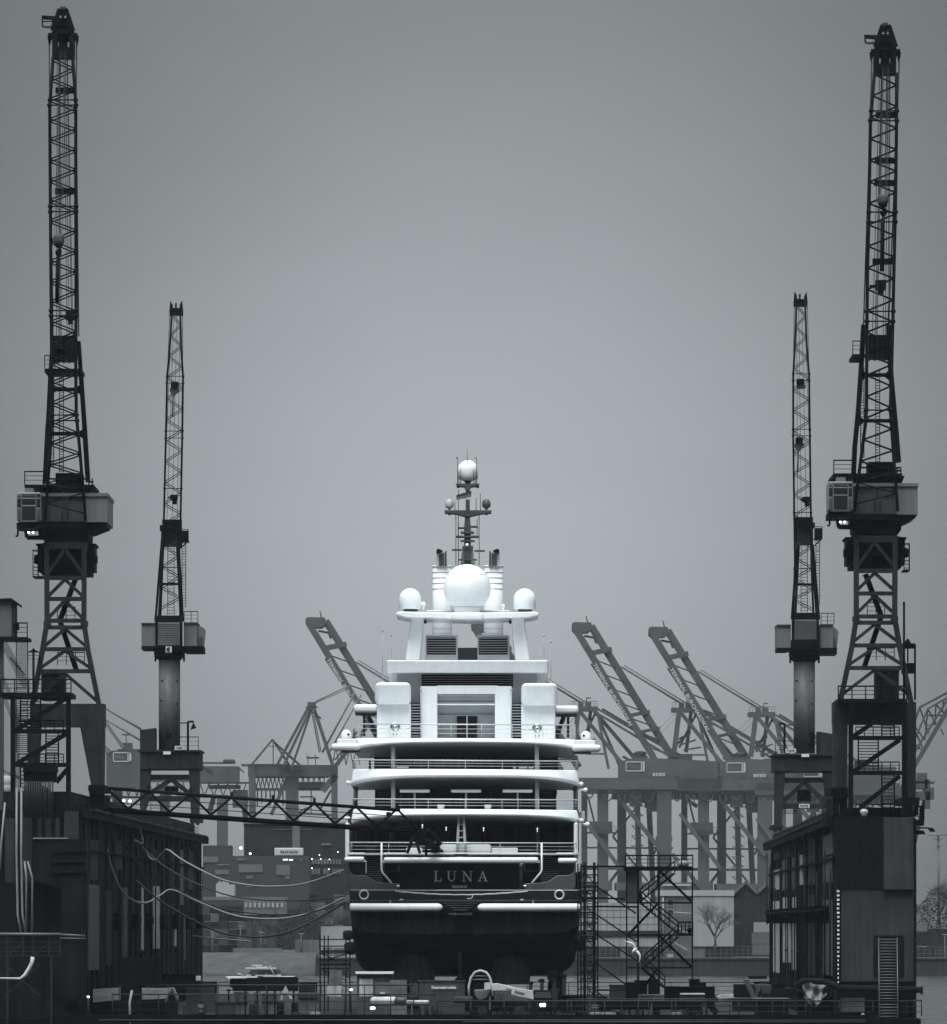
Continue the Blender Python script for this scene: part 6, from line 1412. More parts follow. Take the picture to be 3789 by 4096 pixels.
for x0, x1, y0, y1, m_ in ((813, 872, 3427, 3450, 'wall_mid'), (950, 980, 3434, 3442, 'wall_mid'), (1132, 1152, 3436, 3442, 'lamp_soft'), (1157, 1172, 3437, 3443, 'lamp_soft'), (1203, 1208, 3432, 3447, 'wall_mid'), (955, 1050, 3458, 3490, 'far_mid'), (1105, 1160, 3460, 3500, 'far_mid'), (868, 918, 3456, 3462, 'wall_mid'), (985, 1012, 3503, 3515, 'wall_mid'), (1140, 1160, 3503, 3516, 'wall_mid'), (985, 1010, 3540, 3550, 'wall_mid'), (860, 915, 3480, 3498, 'wall_mid')):
    b = MB(); b.pbox(x0, x1, y0, y1, 1434.8, .3); b.build('shed_window', m_, sh)
b = MB(); b.ball(P(964, 3392, 1434), .3, 8); b.ball(P(1001, 3415, 1434), .22, 8); b.build('yard_lamp', 'lamp', sh)
wb_ = thing('white_block', P(900, 3590, 1420), 'small bright white building with jagged roof beyond the left dock wall', 'building')
b = MB(); b.pprism([(864, 3587), (864, 3538), (878, 3524), (882, 3538), (892, 3524), (898, 3538), (906, 3524), (912, 3538), (938, 3538), (938, 3587)], 1420, 8); b.build('wall', 'roof_far', wb_)
b = MB(); b.pbox(812, 1150, 3588, 3600, 1419, 6); b.build('forecourt_wall', 'wall_mid', wb_)
gh = thing('gate_house', P(1060, 3800, 1400), 'grey gate house with a row of white columns, left of the yacht', 'building')
b = MB(); b.pbox(975, 1145, 3590, 3660, 1400, 8); b.build('upper_floor', 'wall_mid', gh)
for i in range(9): b = MB(); b.pbox(980 + i * 18, 988 + i * 18, 3612, 3630, 1399.7, .4); b.build('white_column', 'roof_far', gh)
b = MB(); b.pbox(985, 1010, 3660, 3812, 1401, 4); b.pbox(1030, 1105, 3648, 3812, 1402, 4); b.build('gate_pier', 'far_dark', gh)
lw_ = thing('low_wall', P(1030, 3820, 1266), 'long pale low wall on top of the grassy bank', 'wall'); b = MB(); b.pbox(955, 1126, 3793, 3822, 1266, 1); b.pbox(932, 955, 3793, 3815, 1267, 1); b.build('wall', 'wall_mid', lw_)
b = MB(); b.pbox(800, 955, 3812, 3818, 1264, .5); b.pbox(1126, 1290, 3812, 3820, 1264, .5); b.build('coping', 'wall_mid', lw_)
b = MB(); b.pbox(1284, 1420, 3706, 3800, 1300, 10); b.pbox(1284, 1420, 3790, 3830, 1299, 1); one(b, 'white_depot', 'wall_pale', 'plain pale block on the far bank touching the left side of the yacht hull', 'building')
for i, (x0, x1, y0, m_) in enumerate(((1290, 1330, 3790, 'far_mid'), (1335, 1385, 3792, 'wall_mid'), (1210, 1275, 3760, 'wall_mid'), (1180, 1208, 3758, 'far_mid'))):
    b = MB(); b.pbox(x0, x1, y0, 3825, 1270, 3)
    for k in range(6): b.pbox(x0 + k * (x1 - x0) / 6, x0 + (k + .5) * (x1 - x0) / 6, y0 + 2, 3822, 1269.85, .2)
    one(b, 'shipping_container', m_, ('dark container on the bank before the plain pale block', 'pale container on the bank before the plain pale block', 'wide grey container on the bank right of the last lamp post', 'small dark container on the bank left of the wide grey one')[i], 'container', 'containers on the bank left of the yacht')
b = MB(); r_ = random.Random(8)
for i in range(2600):
    px = r_.uniform(1100, 1290); p = P(px, lerp(3800, 3640 + 40 * math.sin(px * .04), r_.random() ** .8), r_.uniform(1310, 1330)); a = Vector((r_.uniform(-1, 1), r_.uniform(-1, 1), r_.uniform(-1, 1))).normalized() * r_.uniform(.12, .45); c = a.cross(Vector((.3, 1, r_.uniform(-1, 1)))).normalized() * r_.uniform(.03, .09)
    b.add([p - a, p + c, p + a, p - c], [(0, 1, 2, 3)])
one(b, 'scrub', 'brick', 'grey leafless scrub on the far bank left of the yacht', 'scrub', kind='stuff')
# launch on the river
bo = thing('motor_launch', P(1030, 3922, 1160), 'low white motor launch on the river left of the yacht', 'boat')
b = MB(); D = 1160
L_ = [(900, 3907), (1180, 3905), (1165, 3922), (915, 3922)]
b.pprism(L_, D, 4); b.build('hull', 'paint_white', bo, bevel=.15)
b = MB(); b.pprism([(985, 3905), (1005, 3880), (1120, 3880), (1132, 3905)], D + .5, 3); cb = b.build('cabin', 'far_dark', bo)
b = MB(); b.pprism([(1022, 3900), (1034, 3886), (1062, 3886), (1062, 3900)], D + .3, .3); b.pprism([(1070, 3900), (1070, 3886), (1100, 3886), (1112, 3900)], D + .3, .3); b.build('cabin_window', 'glass_dark', cb)
b = MB(); b.pbox(981, 1105, 3871, 3876, D + .2, 3.4); b.pbox(1024, 1070, 3867, 3872, D + .4, 2.4); b.pbox(1007, 1048, 3860, 3865, D + .5, 2); b.build('flybridge', 'paint_white', bo)
b = MB(); b.tube(P(1098, 3903, D), P(1082, 3868, D), .08); b.ball(P(1082, 3868, D), .16, 8); b.tube(P(950, 3893, D), P(978, 3904, D), .08); b.pbox(983, 1004, 3899, 3904, D + .3, 2); b.pbox(1022, 1125, 3898, 3904, D + .3, .3); b.build('deck_gear', 'paint_white', bo)
b = MB(); b.pbox(1125, 1142, 3894, 3901, D + 1, 1); b.pbox(1030, 1050, 3904, 3912, D - .3, .4); b.build('anchor_winch', 'far_dark', bo)

# ------------------------------------------------------------------ container gantry cranes
DC = 2600.0
TX, TY = 2293.0, 2490.0
def c2(dx, dy, dd=0): return P(TX + dx, TY + dy, DC + dd)
def sts_crane():
    root = thing('container_crane', c2(620, 1150), 'x', 'container crane', 'container cranes with raised booms')
    W2 = (66, -14, 9.0)                        # the second girder stands behind and to the right
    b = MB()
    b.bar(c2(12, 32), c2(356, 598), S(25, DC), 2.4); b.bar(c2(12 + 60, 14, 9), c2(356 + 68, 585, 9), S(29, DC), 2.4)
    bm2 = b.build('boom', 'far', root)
    b = MB()
    for y, d_ in ((124, 20), (374, 14), (440, 12), (560, 14)): x = 12 + (y - 32) * .608; b.bar(c2(x, y, 0), c2(x + 80, y - 16, 9), S(d_, DC), 2)
    for k in range(7):
        y = 150 + k * 58; x = 12 + (y - 32) * .608; b.bar(c2(x + 4, y, 0), c2(x + 66 + 30, y + 34, 9), S(5, DC), .5)
    b.bar(c2(72, 165, 4), c2(385, 640, 4), S(7, DC), .6); b.bar(c2(96, 190, 5), c2(300, 505, 5), S(6, DC), .6); b.build('boom_bracing', 'far', root)
    b = MB(); b.pprism([(TX - 3, TY + 6), (TX + 6, TY - 2), (TX + 72, TY), (TX + 78, TY + 24), (TX + 60, TY + 40), (TX + 8, TY + 42), (TX - 4, TY + 30)], DC - 1, 12); b.tube(c2(58, 0), c2(52, -26), .25); b.bar(c2(-2, 24), c2(0, 2), .8); b.build('boom_tip', 'far', root)
    b = MB(); b.bar(c2(46, 54, 4), c2(88, 62, 5), S(8, DC), 2); b.bar(c2(86, 60, 5), c2(94, 84, 5), S(10, DC), 2); b.build('tip_sheave', 'far_dark', root)
    a = c2(84, 166, -1.6); e = c2(231, 412, -1.6); rt = (e - a).normalized(); upv = Vector((0, 1, 0)).cross(rt); upv = upv if upv.x > 0 else -upv
    put_text('boom_lettering', 'TERMINAL BURCHARDKAI', a.lerp(e, .5), S(15, DC), 'far_white', root, right=rt, up=upv, extrude=.05, fit=(e - a).length, offset=.05)
    b = MB()
    for o_ in (0, 5, 16): b.tube(c2(190 + o_, 178 - o_ * .4, 4), c2(438 + o_, 330 - o_ * .4, 4), .22, n=5)
    for o_ in (0, 22): b.tube(c2(430, 340 + o_, 4), c2(300 + o_, 470, 4), .1, n=4)
    b.build('forestay', 'far_mid', root)
    b = MB(); b.pbox(TX + 395, TX + 502, TY + 340, TY + 358, DC, 10); b.pbox(TX + 425, TX + 445, TY + 322, TY + 340, DC + 2, 4); b.pbox(TX + 452, TX + 474, TY + 322, TY + 340, DC + 2, 4); b.tube(c2(456, 322, 3), c2(456, 305, 3), .2); b.tube(c2(456, 306, 3), c2(474, 306, 3), .25)
    railing(b, [c2(398, 340), c2(500, 340)], 2, 8, 1, .08); b.build('apex_platform', 'far', root)
    b = MB()
    for dd, ox in ((0, 0), (9, 48)):
        b.bar(c2(424 + ox, 356, dd), c2(404 + ox, 520, dd), S(20 if dd == 0 else 14, DC), 1.8)
        b.bar(c2(430 + ox * 1.2, 360, dd), c2(600 + ox * 1.4, 570, dd), S(15, DC), 1.6)
        b.bar(c2(470 + ox, 350, dd), c2(790 + ox, 540, dd), S(9, DC), 1)
        b.bar(c2(500, 362 + ox * .3, dd), c2(545 + ox, 590, dd), S(11, DC), 1.2)
    b.bar(c2(500, 350, 5), c2(860, 560, 5), S(7, DC), .8); b.bar(c2(425, 500, 4), c2(490, 370, 4), S(9, DC), 1); b.bar(c2(405, 500, 4), c2(460, 440, 4), S(9, DC), 1)
    for k in range(4): b.bar(c2(415 + k * 14, 470 + k * 20, 3), c2(470 + k * 20, 440 + k * 30, 6), S(6, DC), .8)
    b.bar(c2(590, 560, 2), c2(900, 740, 2), S(16, DC), 1.5); b.bar(c2(600, 540, 8), c2(935, 720, 8), S(10, DC), 1.2)
    b.build('apex_frame', 'far', root)
    b = MB(); b.pprism([(TX + 586, TY + 625), (TX + 586, TY + 562), (TX + 650, TY + 544), (TX + 850, TY + 552), (TX + 985, TY + 560), (TX + 985, TY + 625)], DC - 3, 14); hs = b.build('machinery_house', 'far', root)
    b = MB(); x0, x1, y0, y1 = TX + 614, TX + 690, TY + 560, TY + 600
    for q in ((x0, x1, y0, y0 + 4), (x0, x1, y1 - 4, y1), (x0, x0 + 3, y0, y1), (x1 - 15, x1 - 11, y0, y1), (x1 - 8, x1, y0, y1)): b.pbox(*q, DC - 3.3, .3)
    b.build('logo_frame', 'far_white', hs)
    put_text('logo_letters', 'HHLA', P(x0 + 25, (y0 + y1) / 2, DC - 3.25), S(18, DC), 'wall_mid', hs, extrude=.05, fit=S(36, DC), offset=.06)
    for i in range(4): b = MB(); b.pbox(TX + 722 + i * 13, TX + 732 + i * 13, TY + 606, TY + 619, DC - 3.2, .3); b.build('house_window', 'far_white', hs)
    b = MB(); b.pbox(TX + 640, TX + 700, TY + 536, TY + 548, DC + 2, 6); b.pbox(TX + 820, TX + 880, TY + 530, TY + 556, DC + 2, 6); b.lathe(c2(670, 536, 4), [(2.2, 0), (2.6, 1), (1.5, 1.6)], 12); b.build('roof_unit', 'far_dark', hs)
    b = MB(); b.pbox(TX + 420, TX + 1000, TY + 625, TY + 672, DC - 4, 3); b.pbox(TX + 440, TX + 1040, TY + 640, TY + 690, DC + 8, 3); b.build('trolley_girder', 'far', root); b = MB(); b.pbox(TX + 560, TX + 1000, TY + 672, TY + 712, DC + 2, 5); b.pbox(TX + 600, TX + 720, TY + 712, TY + 726, DC + 2, 4); b.build('underside_shade', 'far_dark', root)
    b = MB()
    for i in range(9):
        x = 450 + i * 56 + (i * 37 % 19); b.path([c2(x + 20 - (12 + i * 5 % 9) * math.cos(t_), 690 + (16 + i * 11 % 27) * math.sin(t_), -3) for t_ in [math.pi * k / 8 for k in range(9)]], .28, 5)
    b.build('festoon_cable', 'far', root)
    b = MB(); b.pbox(TX + 690, TX + 770, TY + 690, TY + 745, DC + 1, 6); b.pbox(TX + 700, TX + 760, TY + 745, TY + 760, DC + 1, 6); b.build('trolley_cab', 'far_dark', root)
    b = MB()
    for o_, dd in ((0, -1.3), (61, 8)):
        pts_ = [c2(12 + o_ + (y - 32) * .608 + 17, y, dd) for y in range(60, 560, 36)]; b.path(pts_, .09, 4)
        for q_ in pts_: b.tube(q_, q_ - Vector((1.0, 0, .4)), .07, n=4)
    b.build('boom_handrail', 'far', root)
    b = MB(); railing(b, [c2(585, 625, -4.5), c2(1000, 625, -4.5)], 2.2, 16, 1, .07); railing(b, [c2(470, 692, -4), c2(1000, 692, -4)], 2.0, 20, 1, .07); b.build('girder_handrail', 'far', root)
    b = MB()
    for k in range(9): y = 700 + k * 40; b.bar(c2(640, y, -3), c2(680, y + 36, -3), S(4, DC), .5); b.pbox(TX + 636, TX + 686, TY + y + 36, TY + y + 39, DC - 3, 2)
    b.build('leg_stair', 'far', root)
    for x, w_, sl, dd in ((445, 24, 0, 20), (522, 44, 0, 0), (594, 36, 0, 24), (655, 22, 14, 24), (700, 22, 30, 20), (768, 58, 0, -2)):
        b = MB(); b.bar(c2(x, 668, dd), c2(x + sl, 1270, dd), S(w_, DC), 2.4, up=(0, 1, 0)); b.build('portal_leg', 'far', root)
    b = MB(); b.bar(c2(606, 730, -4), c2(768, 932, -4), S(17, DC), 1.4); b.bar(c2(800, 930, -4), c2(945, 1100, -4), S(16, DC), 1.4); b.bar(c2(428, 765, -4), c2(590, 985, -4), S(16, DC), 1.4); b.bar(c2(690, 700, 14), c2(560, 860, 14), S(8, DC), 1); b.bar(c2(460, 700, 16), c2(510, 900, 16), S(7, DC), 1); b.bar(c2(560, 860, 14), c2(700, 1040, 14), S(8, DC), 1); b.bar(c2(760, 860, 9), c2(725, 930, 9), S(9, DC), 1); b.bar(c2(440, 988, 3), c2(990, 992, 3), S(10, DC), 1.5); b.bar(c2(445, 905, 20), c2(800, 907, 20), S(7, DC), 1); b.bar(c2(590, 990, 5), c2(520, 1080, 5), S(11, DC), 1.2); b.build('portal_bracing', 'far', root)
    b = MB(); b.pbox(TX + 470, TX + 560, TY + 800, TY + 842, DC - 2, 5); b.pbox(TX + 455, TX + 575, TY + 842, TY + 848, DC - 3, 7); b.pbox(TX + 630, TX + 680, TY + 690, TY + 740, DC - 2, 5); b.pbox(TX + 735, TX + 800, TY + 860, TY + 880, DC - 3, 6); railing(b, [c2(455, 842, -3), c2(575, 842, -3)], 2, 8, 1, .08); b.build('service_platform', 'far_dark', root)
    b = MB(); b.pbox(TX + 425, TX + 560, TY + 1040, TY + 1075, DC - 3, 30); b.pbox(TX + 575, TX + 830, TY + 1045, TY + 1075, DC - 3, 30); b.build('sill_beam', 'far', root)
    return root
c0 = sts_crane(); c0['label'] = 'container crane with raised lettered boom, second from the right, nearest right of the yacht'
for dx, dy, l_ in ((-403, -4, 'container crane mostly behind the yacht, its boom tip peeping between the funnels'), (307, 18, 'rightmost container crane with raised lettered boom, partly behind the right slim crane'), (-1065, -20, 'container crane whose raised lettered boom leans left of the yacht superstructure')):
    c = copy_tree(c0); c.location = c0.location + Vector((S(dx, DC), 0, -S(dy, DC))); c['label'] = l_
def far_frame(label, name, cat, base, parts, grp=None):
    r_ = thing(name, base, label, cat, grp)
    for nm_, m_, D, items in parts:
        b = MB()
        for it in items:
            if len(it) == 4 and it[2] == 'r': pass
            if it[0] == 'b': b.bar(P(it[1], it[2], D), P(it[3], it[4], D), S(it[5], D), it[6] if len(it) > 6 else 1.5)
            elif it[0] == 'B':
                for o_ in (0, 9): b.bar(P(it[1], it[2], D + o_), P(it[3], it[4], D + o_), S(it[5], D), 1.4)
            elif it[0] == 'x': b.pbox(it[1], it[2], it[3], it[4], D, it[5] if len(it) > 5 else 8)
            elif it[0] == 'v':
                n_ = it[5]
                for i in range(n_): 
                    x = lerp(it[1], it[2], i / n_); w_ = (it[2] - it[1]) / n_; b.bar(P(x, it[3], D), P(x + w_ / 2, it[4], D), S(4, D), .6); b.bar(P(x + w_ / 2, it[4], D), P(x + w_, it[3], D), S(4, D), .6)
            elif it[0] == 't': b.tube(P(it[1], it[2], D), P(it[3], it[4], D), S(it[5], D), n=6)
        b.build(nm_, m_, r_)
    return r_
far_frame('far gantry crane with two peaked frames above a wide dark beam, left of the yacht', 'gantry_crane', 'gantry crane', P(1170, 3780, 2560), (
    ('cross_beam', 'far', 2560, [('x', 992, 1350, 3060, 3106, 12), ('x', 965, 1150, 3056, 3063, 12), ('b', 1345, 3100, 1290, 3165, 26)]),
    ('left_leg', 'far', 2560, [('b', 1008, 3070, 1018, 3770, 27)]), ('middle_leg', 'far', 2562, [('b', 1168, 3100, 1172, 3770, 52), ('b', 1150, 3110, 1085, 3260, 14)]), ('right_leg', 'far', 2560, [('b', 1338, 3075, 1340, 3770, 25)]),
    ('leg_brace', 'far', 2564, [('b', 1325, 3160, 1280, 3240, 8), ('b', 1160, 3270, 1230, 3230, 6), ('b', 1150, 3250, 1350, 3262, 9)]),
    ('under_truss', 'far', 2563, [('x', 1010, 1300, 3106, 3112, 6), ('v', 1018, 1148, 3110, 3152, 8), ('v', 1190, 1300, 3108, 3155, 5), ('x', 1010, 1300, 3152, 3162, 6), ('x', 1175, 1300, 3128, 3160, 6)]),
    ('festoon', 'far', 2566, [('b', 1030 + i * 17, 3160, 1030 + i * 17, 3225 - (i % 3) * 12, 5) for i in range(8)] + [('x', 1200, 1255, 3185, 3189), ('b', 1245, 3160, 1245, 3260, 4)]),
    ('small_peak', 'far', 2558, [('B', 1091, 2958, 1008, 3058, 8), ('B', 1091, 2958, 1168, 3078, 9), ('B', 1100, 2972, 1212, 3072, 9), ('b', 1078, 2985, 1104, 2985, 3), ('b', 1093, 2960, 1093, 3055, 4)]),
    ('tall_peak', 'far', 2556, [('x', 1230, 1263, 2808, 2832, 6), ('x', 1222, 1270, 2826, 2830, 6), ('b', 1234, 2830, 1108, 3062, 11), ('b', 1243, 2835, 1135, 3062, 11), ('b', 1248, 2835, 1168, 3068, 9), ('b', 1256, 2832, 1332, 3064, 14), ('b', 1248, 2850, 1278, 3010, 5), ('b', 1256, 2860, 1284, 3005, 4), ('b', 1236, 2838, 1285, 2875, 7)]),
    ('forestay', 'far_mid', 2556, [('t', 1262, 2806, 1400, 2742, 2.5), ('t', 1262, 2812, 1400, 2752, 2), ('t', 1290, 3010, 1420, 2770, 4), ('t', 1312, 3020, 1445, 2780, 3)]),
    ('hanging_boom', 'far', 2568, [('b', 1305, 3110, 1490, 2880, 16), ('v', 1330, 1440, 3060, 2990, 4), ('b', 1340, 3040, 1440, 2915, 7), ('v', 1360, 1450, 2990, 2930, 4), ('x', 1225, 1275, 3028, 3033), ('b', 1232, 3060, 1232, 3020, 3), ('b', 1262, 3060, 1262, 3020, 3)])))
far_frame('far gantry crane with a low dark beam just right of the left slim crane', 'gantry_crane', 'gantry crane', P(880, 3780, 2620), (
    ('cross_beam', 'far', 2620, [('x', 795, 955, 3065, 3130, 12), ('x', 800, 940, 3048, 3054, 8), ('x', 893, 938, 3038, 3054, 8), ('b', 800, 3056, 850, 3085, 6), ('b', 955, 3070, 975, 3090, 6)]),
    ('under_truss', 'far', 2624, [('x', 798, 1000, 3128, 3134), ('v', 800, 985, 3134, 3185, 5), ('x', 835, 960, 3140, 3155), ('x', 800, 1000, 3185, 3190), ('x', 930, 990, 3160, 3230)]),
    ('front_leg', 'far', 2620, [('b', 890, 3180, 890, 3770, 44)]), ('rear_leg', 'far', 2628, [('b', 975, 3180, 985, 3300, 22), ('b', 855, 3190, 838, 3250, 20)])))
l3 = far_frame('far container crane with sloping stays showing between the left tall crane and its slim neighbour', 'gantry_crane', 'gantry crane', P(480, 3780, 2500), (
    ('machinery_house', 'far', 2500, [('x', 425, 570, 3002, 3150, 14), ('x', 470, 560, 2996, 3003, 12)]), ('roof_drum', 'far', 2504, [('x', 489, 528, 2972, 2998, 5), ('b', 505, 2972, 505, 2935, 3), ('x', 488, 520, 2936, 2940)]),
    ('stay', 'far_mid', 2500, [('t', 418, 2830, 566, 2918, 5), ('t', 418, 2875, 566, 2964, 4), ('b', 418, 2885, 492, 2990, 14), ('b', 400, 2970, 440, 3010, 16)]),
    ('girder', 'far', 2506, [('x', 425, 800, 3098, 3128, 6), ('v', 430, 800, 3130, 3185, 11), ('x', 425, 800, 3185, 3192, 6)]),
    ('portal_leg', 'far', 2508, [('b', 470, 3150, 470, 3770, 40), ('b', 660, 3150, 660, 3770, 40), ('b', 480, 3250, 650, 3450, 12)])))
b = MB(); x0, x1, y0, y1 = 452, 525, 3009, 3048
for q in ((x0, x1, y0, y0 + 4), (x0, x1, y1 - 4, y1), (x0, x0 + 3, y0, y1), (x1 - 15, x1 - 11, y0, y1), (x1 - 8, x1, y0, y1)): b.pbox(*q, 2499.6, .3)
b.build('logo_frame', 'far_white', l3); put_text('logo_letters', 'HHLA', P(x0 + 25, 3028, 2499.7), S(18, 2500), 'wall_mid', l3, extrude=.05, fit=S(36, 2500), offset=.06)
far_frame('pale broad boom of a far crane rising behind the stilt cabin at the left edge', 'gantry_crane', 'gantry crane', P(60, 3780, 2400), (
    ('boom', 'far_mid', 2400, [('b', 8, 2560, 105, 2745, 30), ('b', -20, 2640, 75, 2860, 16), ('b', -20, 2560, 8, 2560, 8), ('b', 40, 2630, 100, 2700, 8), ('b', 0, 2750, 60, 2900, 14)]), ('portal_leg', 'far_mid', 2404, [('b', 60, 2850, 60, 3770, 36), ('b', -20, 3070, 120, 3130, 12)])))
b = MB(); b.ball(P(24, 3132, 900), S(30, 900), 24); b.lathe(P(24, 3180, 900), [(S(28, 900), 0), (S(29, 900), S(45, 900))], 24); one(b, 'storage_dome', 'wall_pale', 'white domed tank top at the left edge behind the dock wall', 'tank')
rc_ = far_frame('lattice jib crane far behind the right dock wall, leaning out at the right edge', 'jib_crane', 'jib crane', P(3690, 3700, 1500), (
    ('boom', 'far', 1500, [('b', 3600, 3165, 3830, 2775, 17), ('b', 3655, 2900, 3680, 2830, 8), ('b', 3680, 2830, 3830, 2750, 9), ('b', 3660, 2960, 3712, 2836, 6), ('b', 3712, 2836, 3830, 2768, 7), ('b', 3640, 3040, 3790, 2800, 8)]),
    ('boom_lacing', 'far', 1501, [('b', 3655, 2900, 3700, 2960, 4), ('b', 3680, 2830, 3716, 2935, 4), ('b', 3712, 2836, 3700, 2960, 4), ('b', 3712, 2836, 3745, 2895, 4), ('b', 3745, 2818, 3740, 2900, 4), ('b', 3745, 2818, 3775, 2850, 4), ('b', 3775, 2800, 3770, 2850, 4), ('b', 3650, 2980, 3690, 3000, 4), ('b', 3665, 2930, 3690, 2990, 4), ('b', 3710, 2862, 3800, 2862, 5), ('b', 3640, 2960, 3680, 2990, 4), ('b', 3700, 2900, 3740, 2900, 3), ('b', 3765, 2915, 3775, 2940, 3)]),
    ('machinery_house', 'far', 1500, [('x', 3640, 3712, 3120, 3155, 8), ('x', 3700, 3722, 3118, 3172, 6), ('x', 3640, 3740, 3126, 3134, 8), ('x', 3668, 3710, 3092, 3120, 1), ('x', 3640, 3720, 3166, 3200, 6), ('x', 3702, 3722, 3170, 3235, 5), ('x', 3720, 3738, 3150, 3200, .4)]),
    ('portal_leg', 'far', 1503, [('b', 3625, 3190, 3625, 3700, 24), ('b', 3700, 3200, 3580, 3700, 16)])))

rr_ = random.Random(21); cw = 36
for row in range(5):
    for i in range(6):
        if rr_.random() < .18 - row * .02: continue
        x0 = 1230 + i * cw; y0 = 3700 - row * 30; m_ = rr_.choice(('far_mid', 'brick', 'far_dark', 'wall_mid', 'brick'))
        b = MB(); b.pbox(x0, x0 + cw - 2, y0, y0 + 28, 1440, 6)
        for k in range(8): b.pbox(x0 + 2 + k * 4, x0 + 4 + k * 4, y0 + 2, y0 + 26, 1439.9, .15)
        one(b, 'shipping_container', m_, 'hazy container in the stacks on the terminal just left of the yacht', 'container', 'hazy stacked containers left of the yacht')

for row in range(6):
    for i in range(5):
        m_ = rr_.choice(('brick', 'brick', 'far_dark', 'far_mid', 'brick', 'cont'))
        x0 = 806 + i * 36; y0 = 3780 - row * 31
        b = MB(); b.pbox(x0, x0 + 34, y0, y0 + 30, 1432, 6)
        for k in range(8): b.pbox(x0 + 2 + k * 4, x0 + 4 + k * 4, y0 + 2, y0 + 28, 1431.9, .15)
        one(b, 'shipping_container', m_, 'hazy container in the dark stacks between the left dock wall and the gate house', 'container', 'dark stacked containers beside the gate house')
# ------------------------------------------------------------------ gear on the dock floor
GR = 'gear crowding the dock floor'
def zfloor(D): return ZDECK
def fy(D): return HY + (EYE - ZDECK) * F / D          # picture row of the dock floor at distance D
# scaffold tower left of the hull
def scaffold(label, D, xs, ys, dep, platforms, braces, rp=.055):
    r_ = thing('scaffold_tower', P(sum(xs) / len(xs), fy(D), D), label, 'scaffold', 'scaffolding beside the hull')
    for x in xs:
        for dd in (0, dep): b = MB(); b.tube(P(x, fy(D), D + dd), P(x, ys[0], D + dd), rp, n=6); b.build('standard', 'crane', r_)
    b = MB()
    for y in ys[1:]:
        for dd in (0, dep): b.tube(P(xs[0] - 4, y, D + dd), P(xs[-1] + 4, y, D + dd), rp * .9, n=5)
        for x in xs: b.tube(P(x, y, D), P(x, y, D + dep), rp * .9, n=5)
    b.build('ledger', 'crane', r_)
    for y in platforms: b = MB(); b.pbox(xs[0] - 3, xs[-1] + 3, y, y + 6, D - .2, dep + .4); b.build('platform', 'crane_black', r_)
    b = MB()
    for q in braces: b.tube(P(q[0], q[1], D - .05), P(q[2], q[3], D - .05), rp * .8, n=5)
    if braces: b.build('brace', 'crane', r_)
    return r_
scaffold('low scaffold left of the yacht hull with pale sheets hung on it', 556, (1281, 1298, 1313, 1384, 1400), (3742, 3758, 3785, 3812, 3840, 3875), 2, (3802, 3855), ((1283, 3812, 1340, 3840), (1313, 3838, 1390, 3815), (1345, 3870, 1400, 3915), (1290, 3880, 1380, 3920)))
for x0, x1, y0, y1, m_, l_ in ((1316, 1368, 3878, 3940, 'tarp', 'dull sheet hung on the low scaffold left of the hull'), (1307, 1367, 3940, 3988, 'dock_bright', 'pale double panel leaning on the low scaffold left of the hull')):
    b = MB(); b.pprism([(x0 + 4, y0), (x1, y0 + 3), (x1 - 2, y1), (x0, y1 - 4)], 555.3, .08); b.bar(P((x0 + x1) / 2, y0, 555.2), P((x0 + x1) / 2 - 3, y1, 555.2), .06); one(b, 'hung_sheet', m_, l_, 'sheet')
# ladder tower and long stair scaffold right of the hull
lt = thing('ladder_tower', P(2350, fy(548), 548), 'narrow tall scaffold ladder tower at the right side of the hull', 'scaffold', 'scaffolding beside the hull')
for x in (2339, 2378):
    for dd in (0, 1.8): b = MB(); b.tube(P(x, fy(548), 548 + dd), P(x, 3450, 548 + dd), S(6, 548), n=8); b.build('standard', 'crane', lt)
b = MB()
for x in (2312, 2325, 2392): b.tube(P(x, fy(548), 549), P(x, 3455, 549), .06, n=5)
for y in range(3468, 4060, 32): b.tube(P(2320, y, 547.9), P(2390, y, 547.9), .06, n=5); b.tube(P(2310, y + 9, 549.6), P(2380, y + 9, 549.6), .05, n=5)
for y in range(3490, 4020, 64): b.tube(P(2339, y, 547.9), P(2390, y + 60, 549.5), .045, n=5)
b.build('ledger', 'crane', lt)
b = MB(); ladder(b, P(2362, 4060, 548.6), P(2360, 3560, 548.6), S(21, 548), 42, .04); b.build('ladder', 'rail_pale', lt)
for y in (3545, 3648, 3745, 3860): b = MB(); b.pbox(2318, 2386, y, y + 6, 547.8, 2.2); b.build('platform', 'crane_black', lt)
st_ = thing('scaffold_stair', P(2640, fy(548), 548), 'wide dark scaffold stair right of the hull, with railed landing on top', 'scaffold', 'scaffolding beside the hull')
for x, w_ in ((2507, 5), (2553, 9), (2636, 9), (2770, 6)):
    for dd in (0, 3): b = MB(); b.bar(P(x, 4010 if x != 2553 else 4070, 548 + dd), P(x, 3480, 548 + dd), S(w_, 548), .2, up=(0, 1, 0)); b.build('standard', 'crane', st_)
b = MB(); b.pbox(2498, 2774, 3466, 3482, 547.7, 3.8); b.build('top_landing', 'crane_black', st_)
b = MB(); railing(b, [P(2502, 3468, 551), P(2502, 3468, 547.8), P(2772, 3468, 547.8), P(2772, 3468, 551)], S(46, 548), 14, 2, .05); b.build('landing_railing', 'crane', st_)
for y in (3611, 3740, 3871): b = MB(); b.pbox(2505, 2772, y - 3, y + 4, 547.9, .3); b.pbox(2505, 2772, y - 3, y + 4, 550.9, .3); b.build('cross_beam', 'crane', st_)
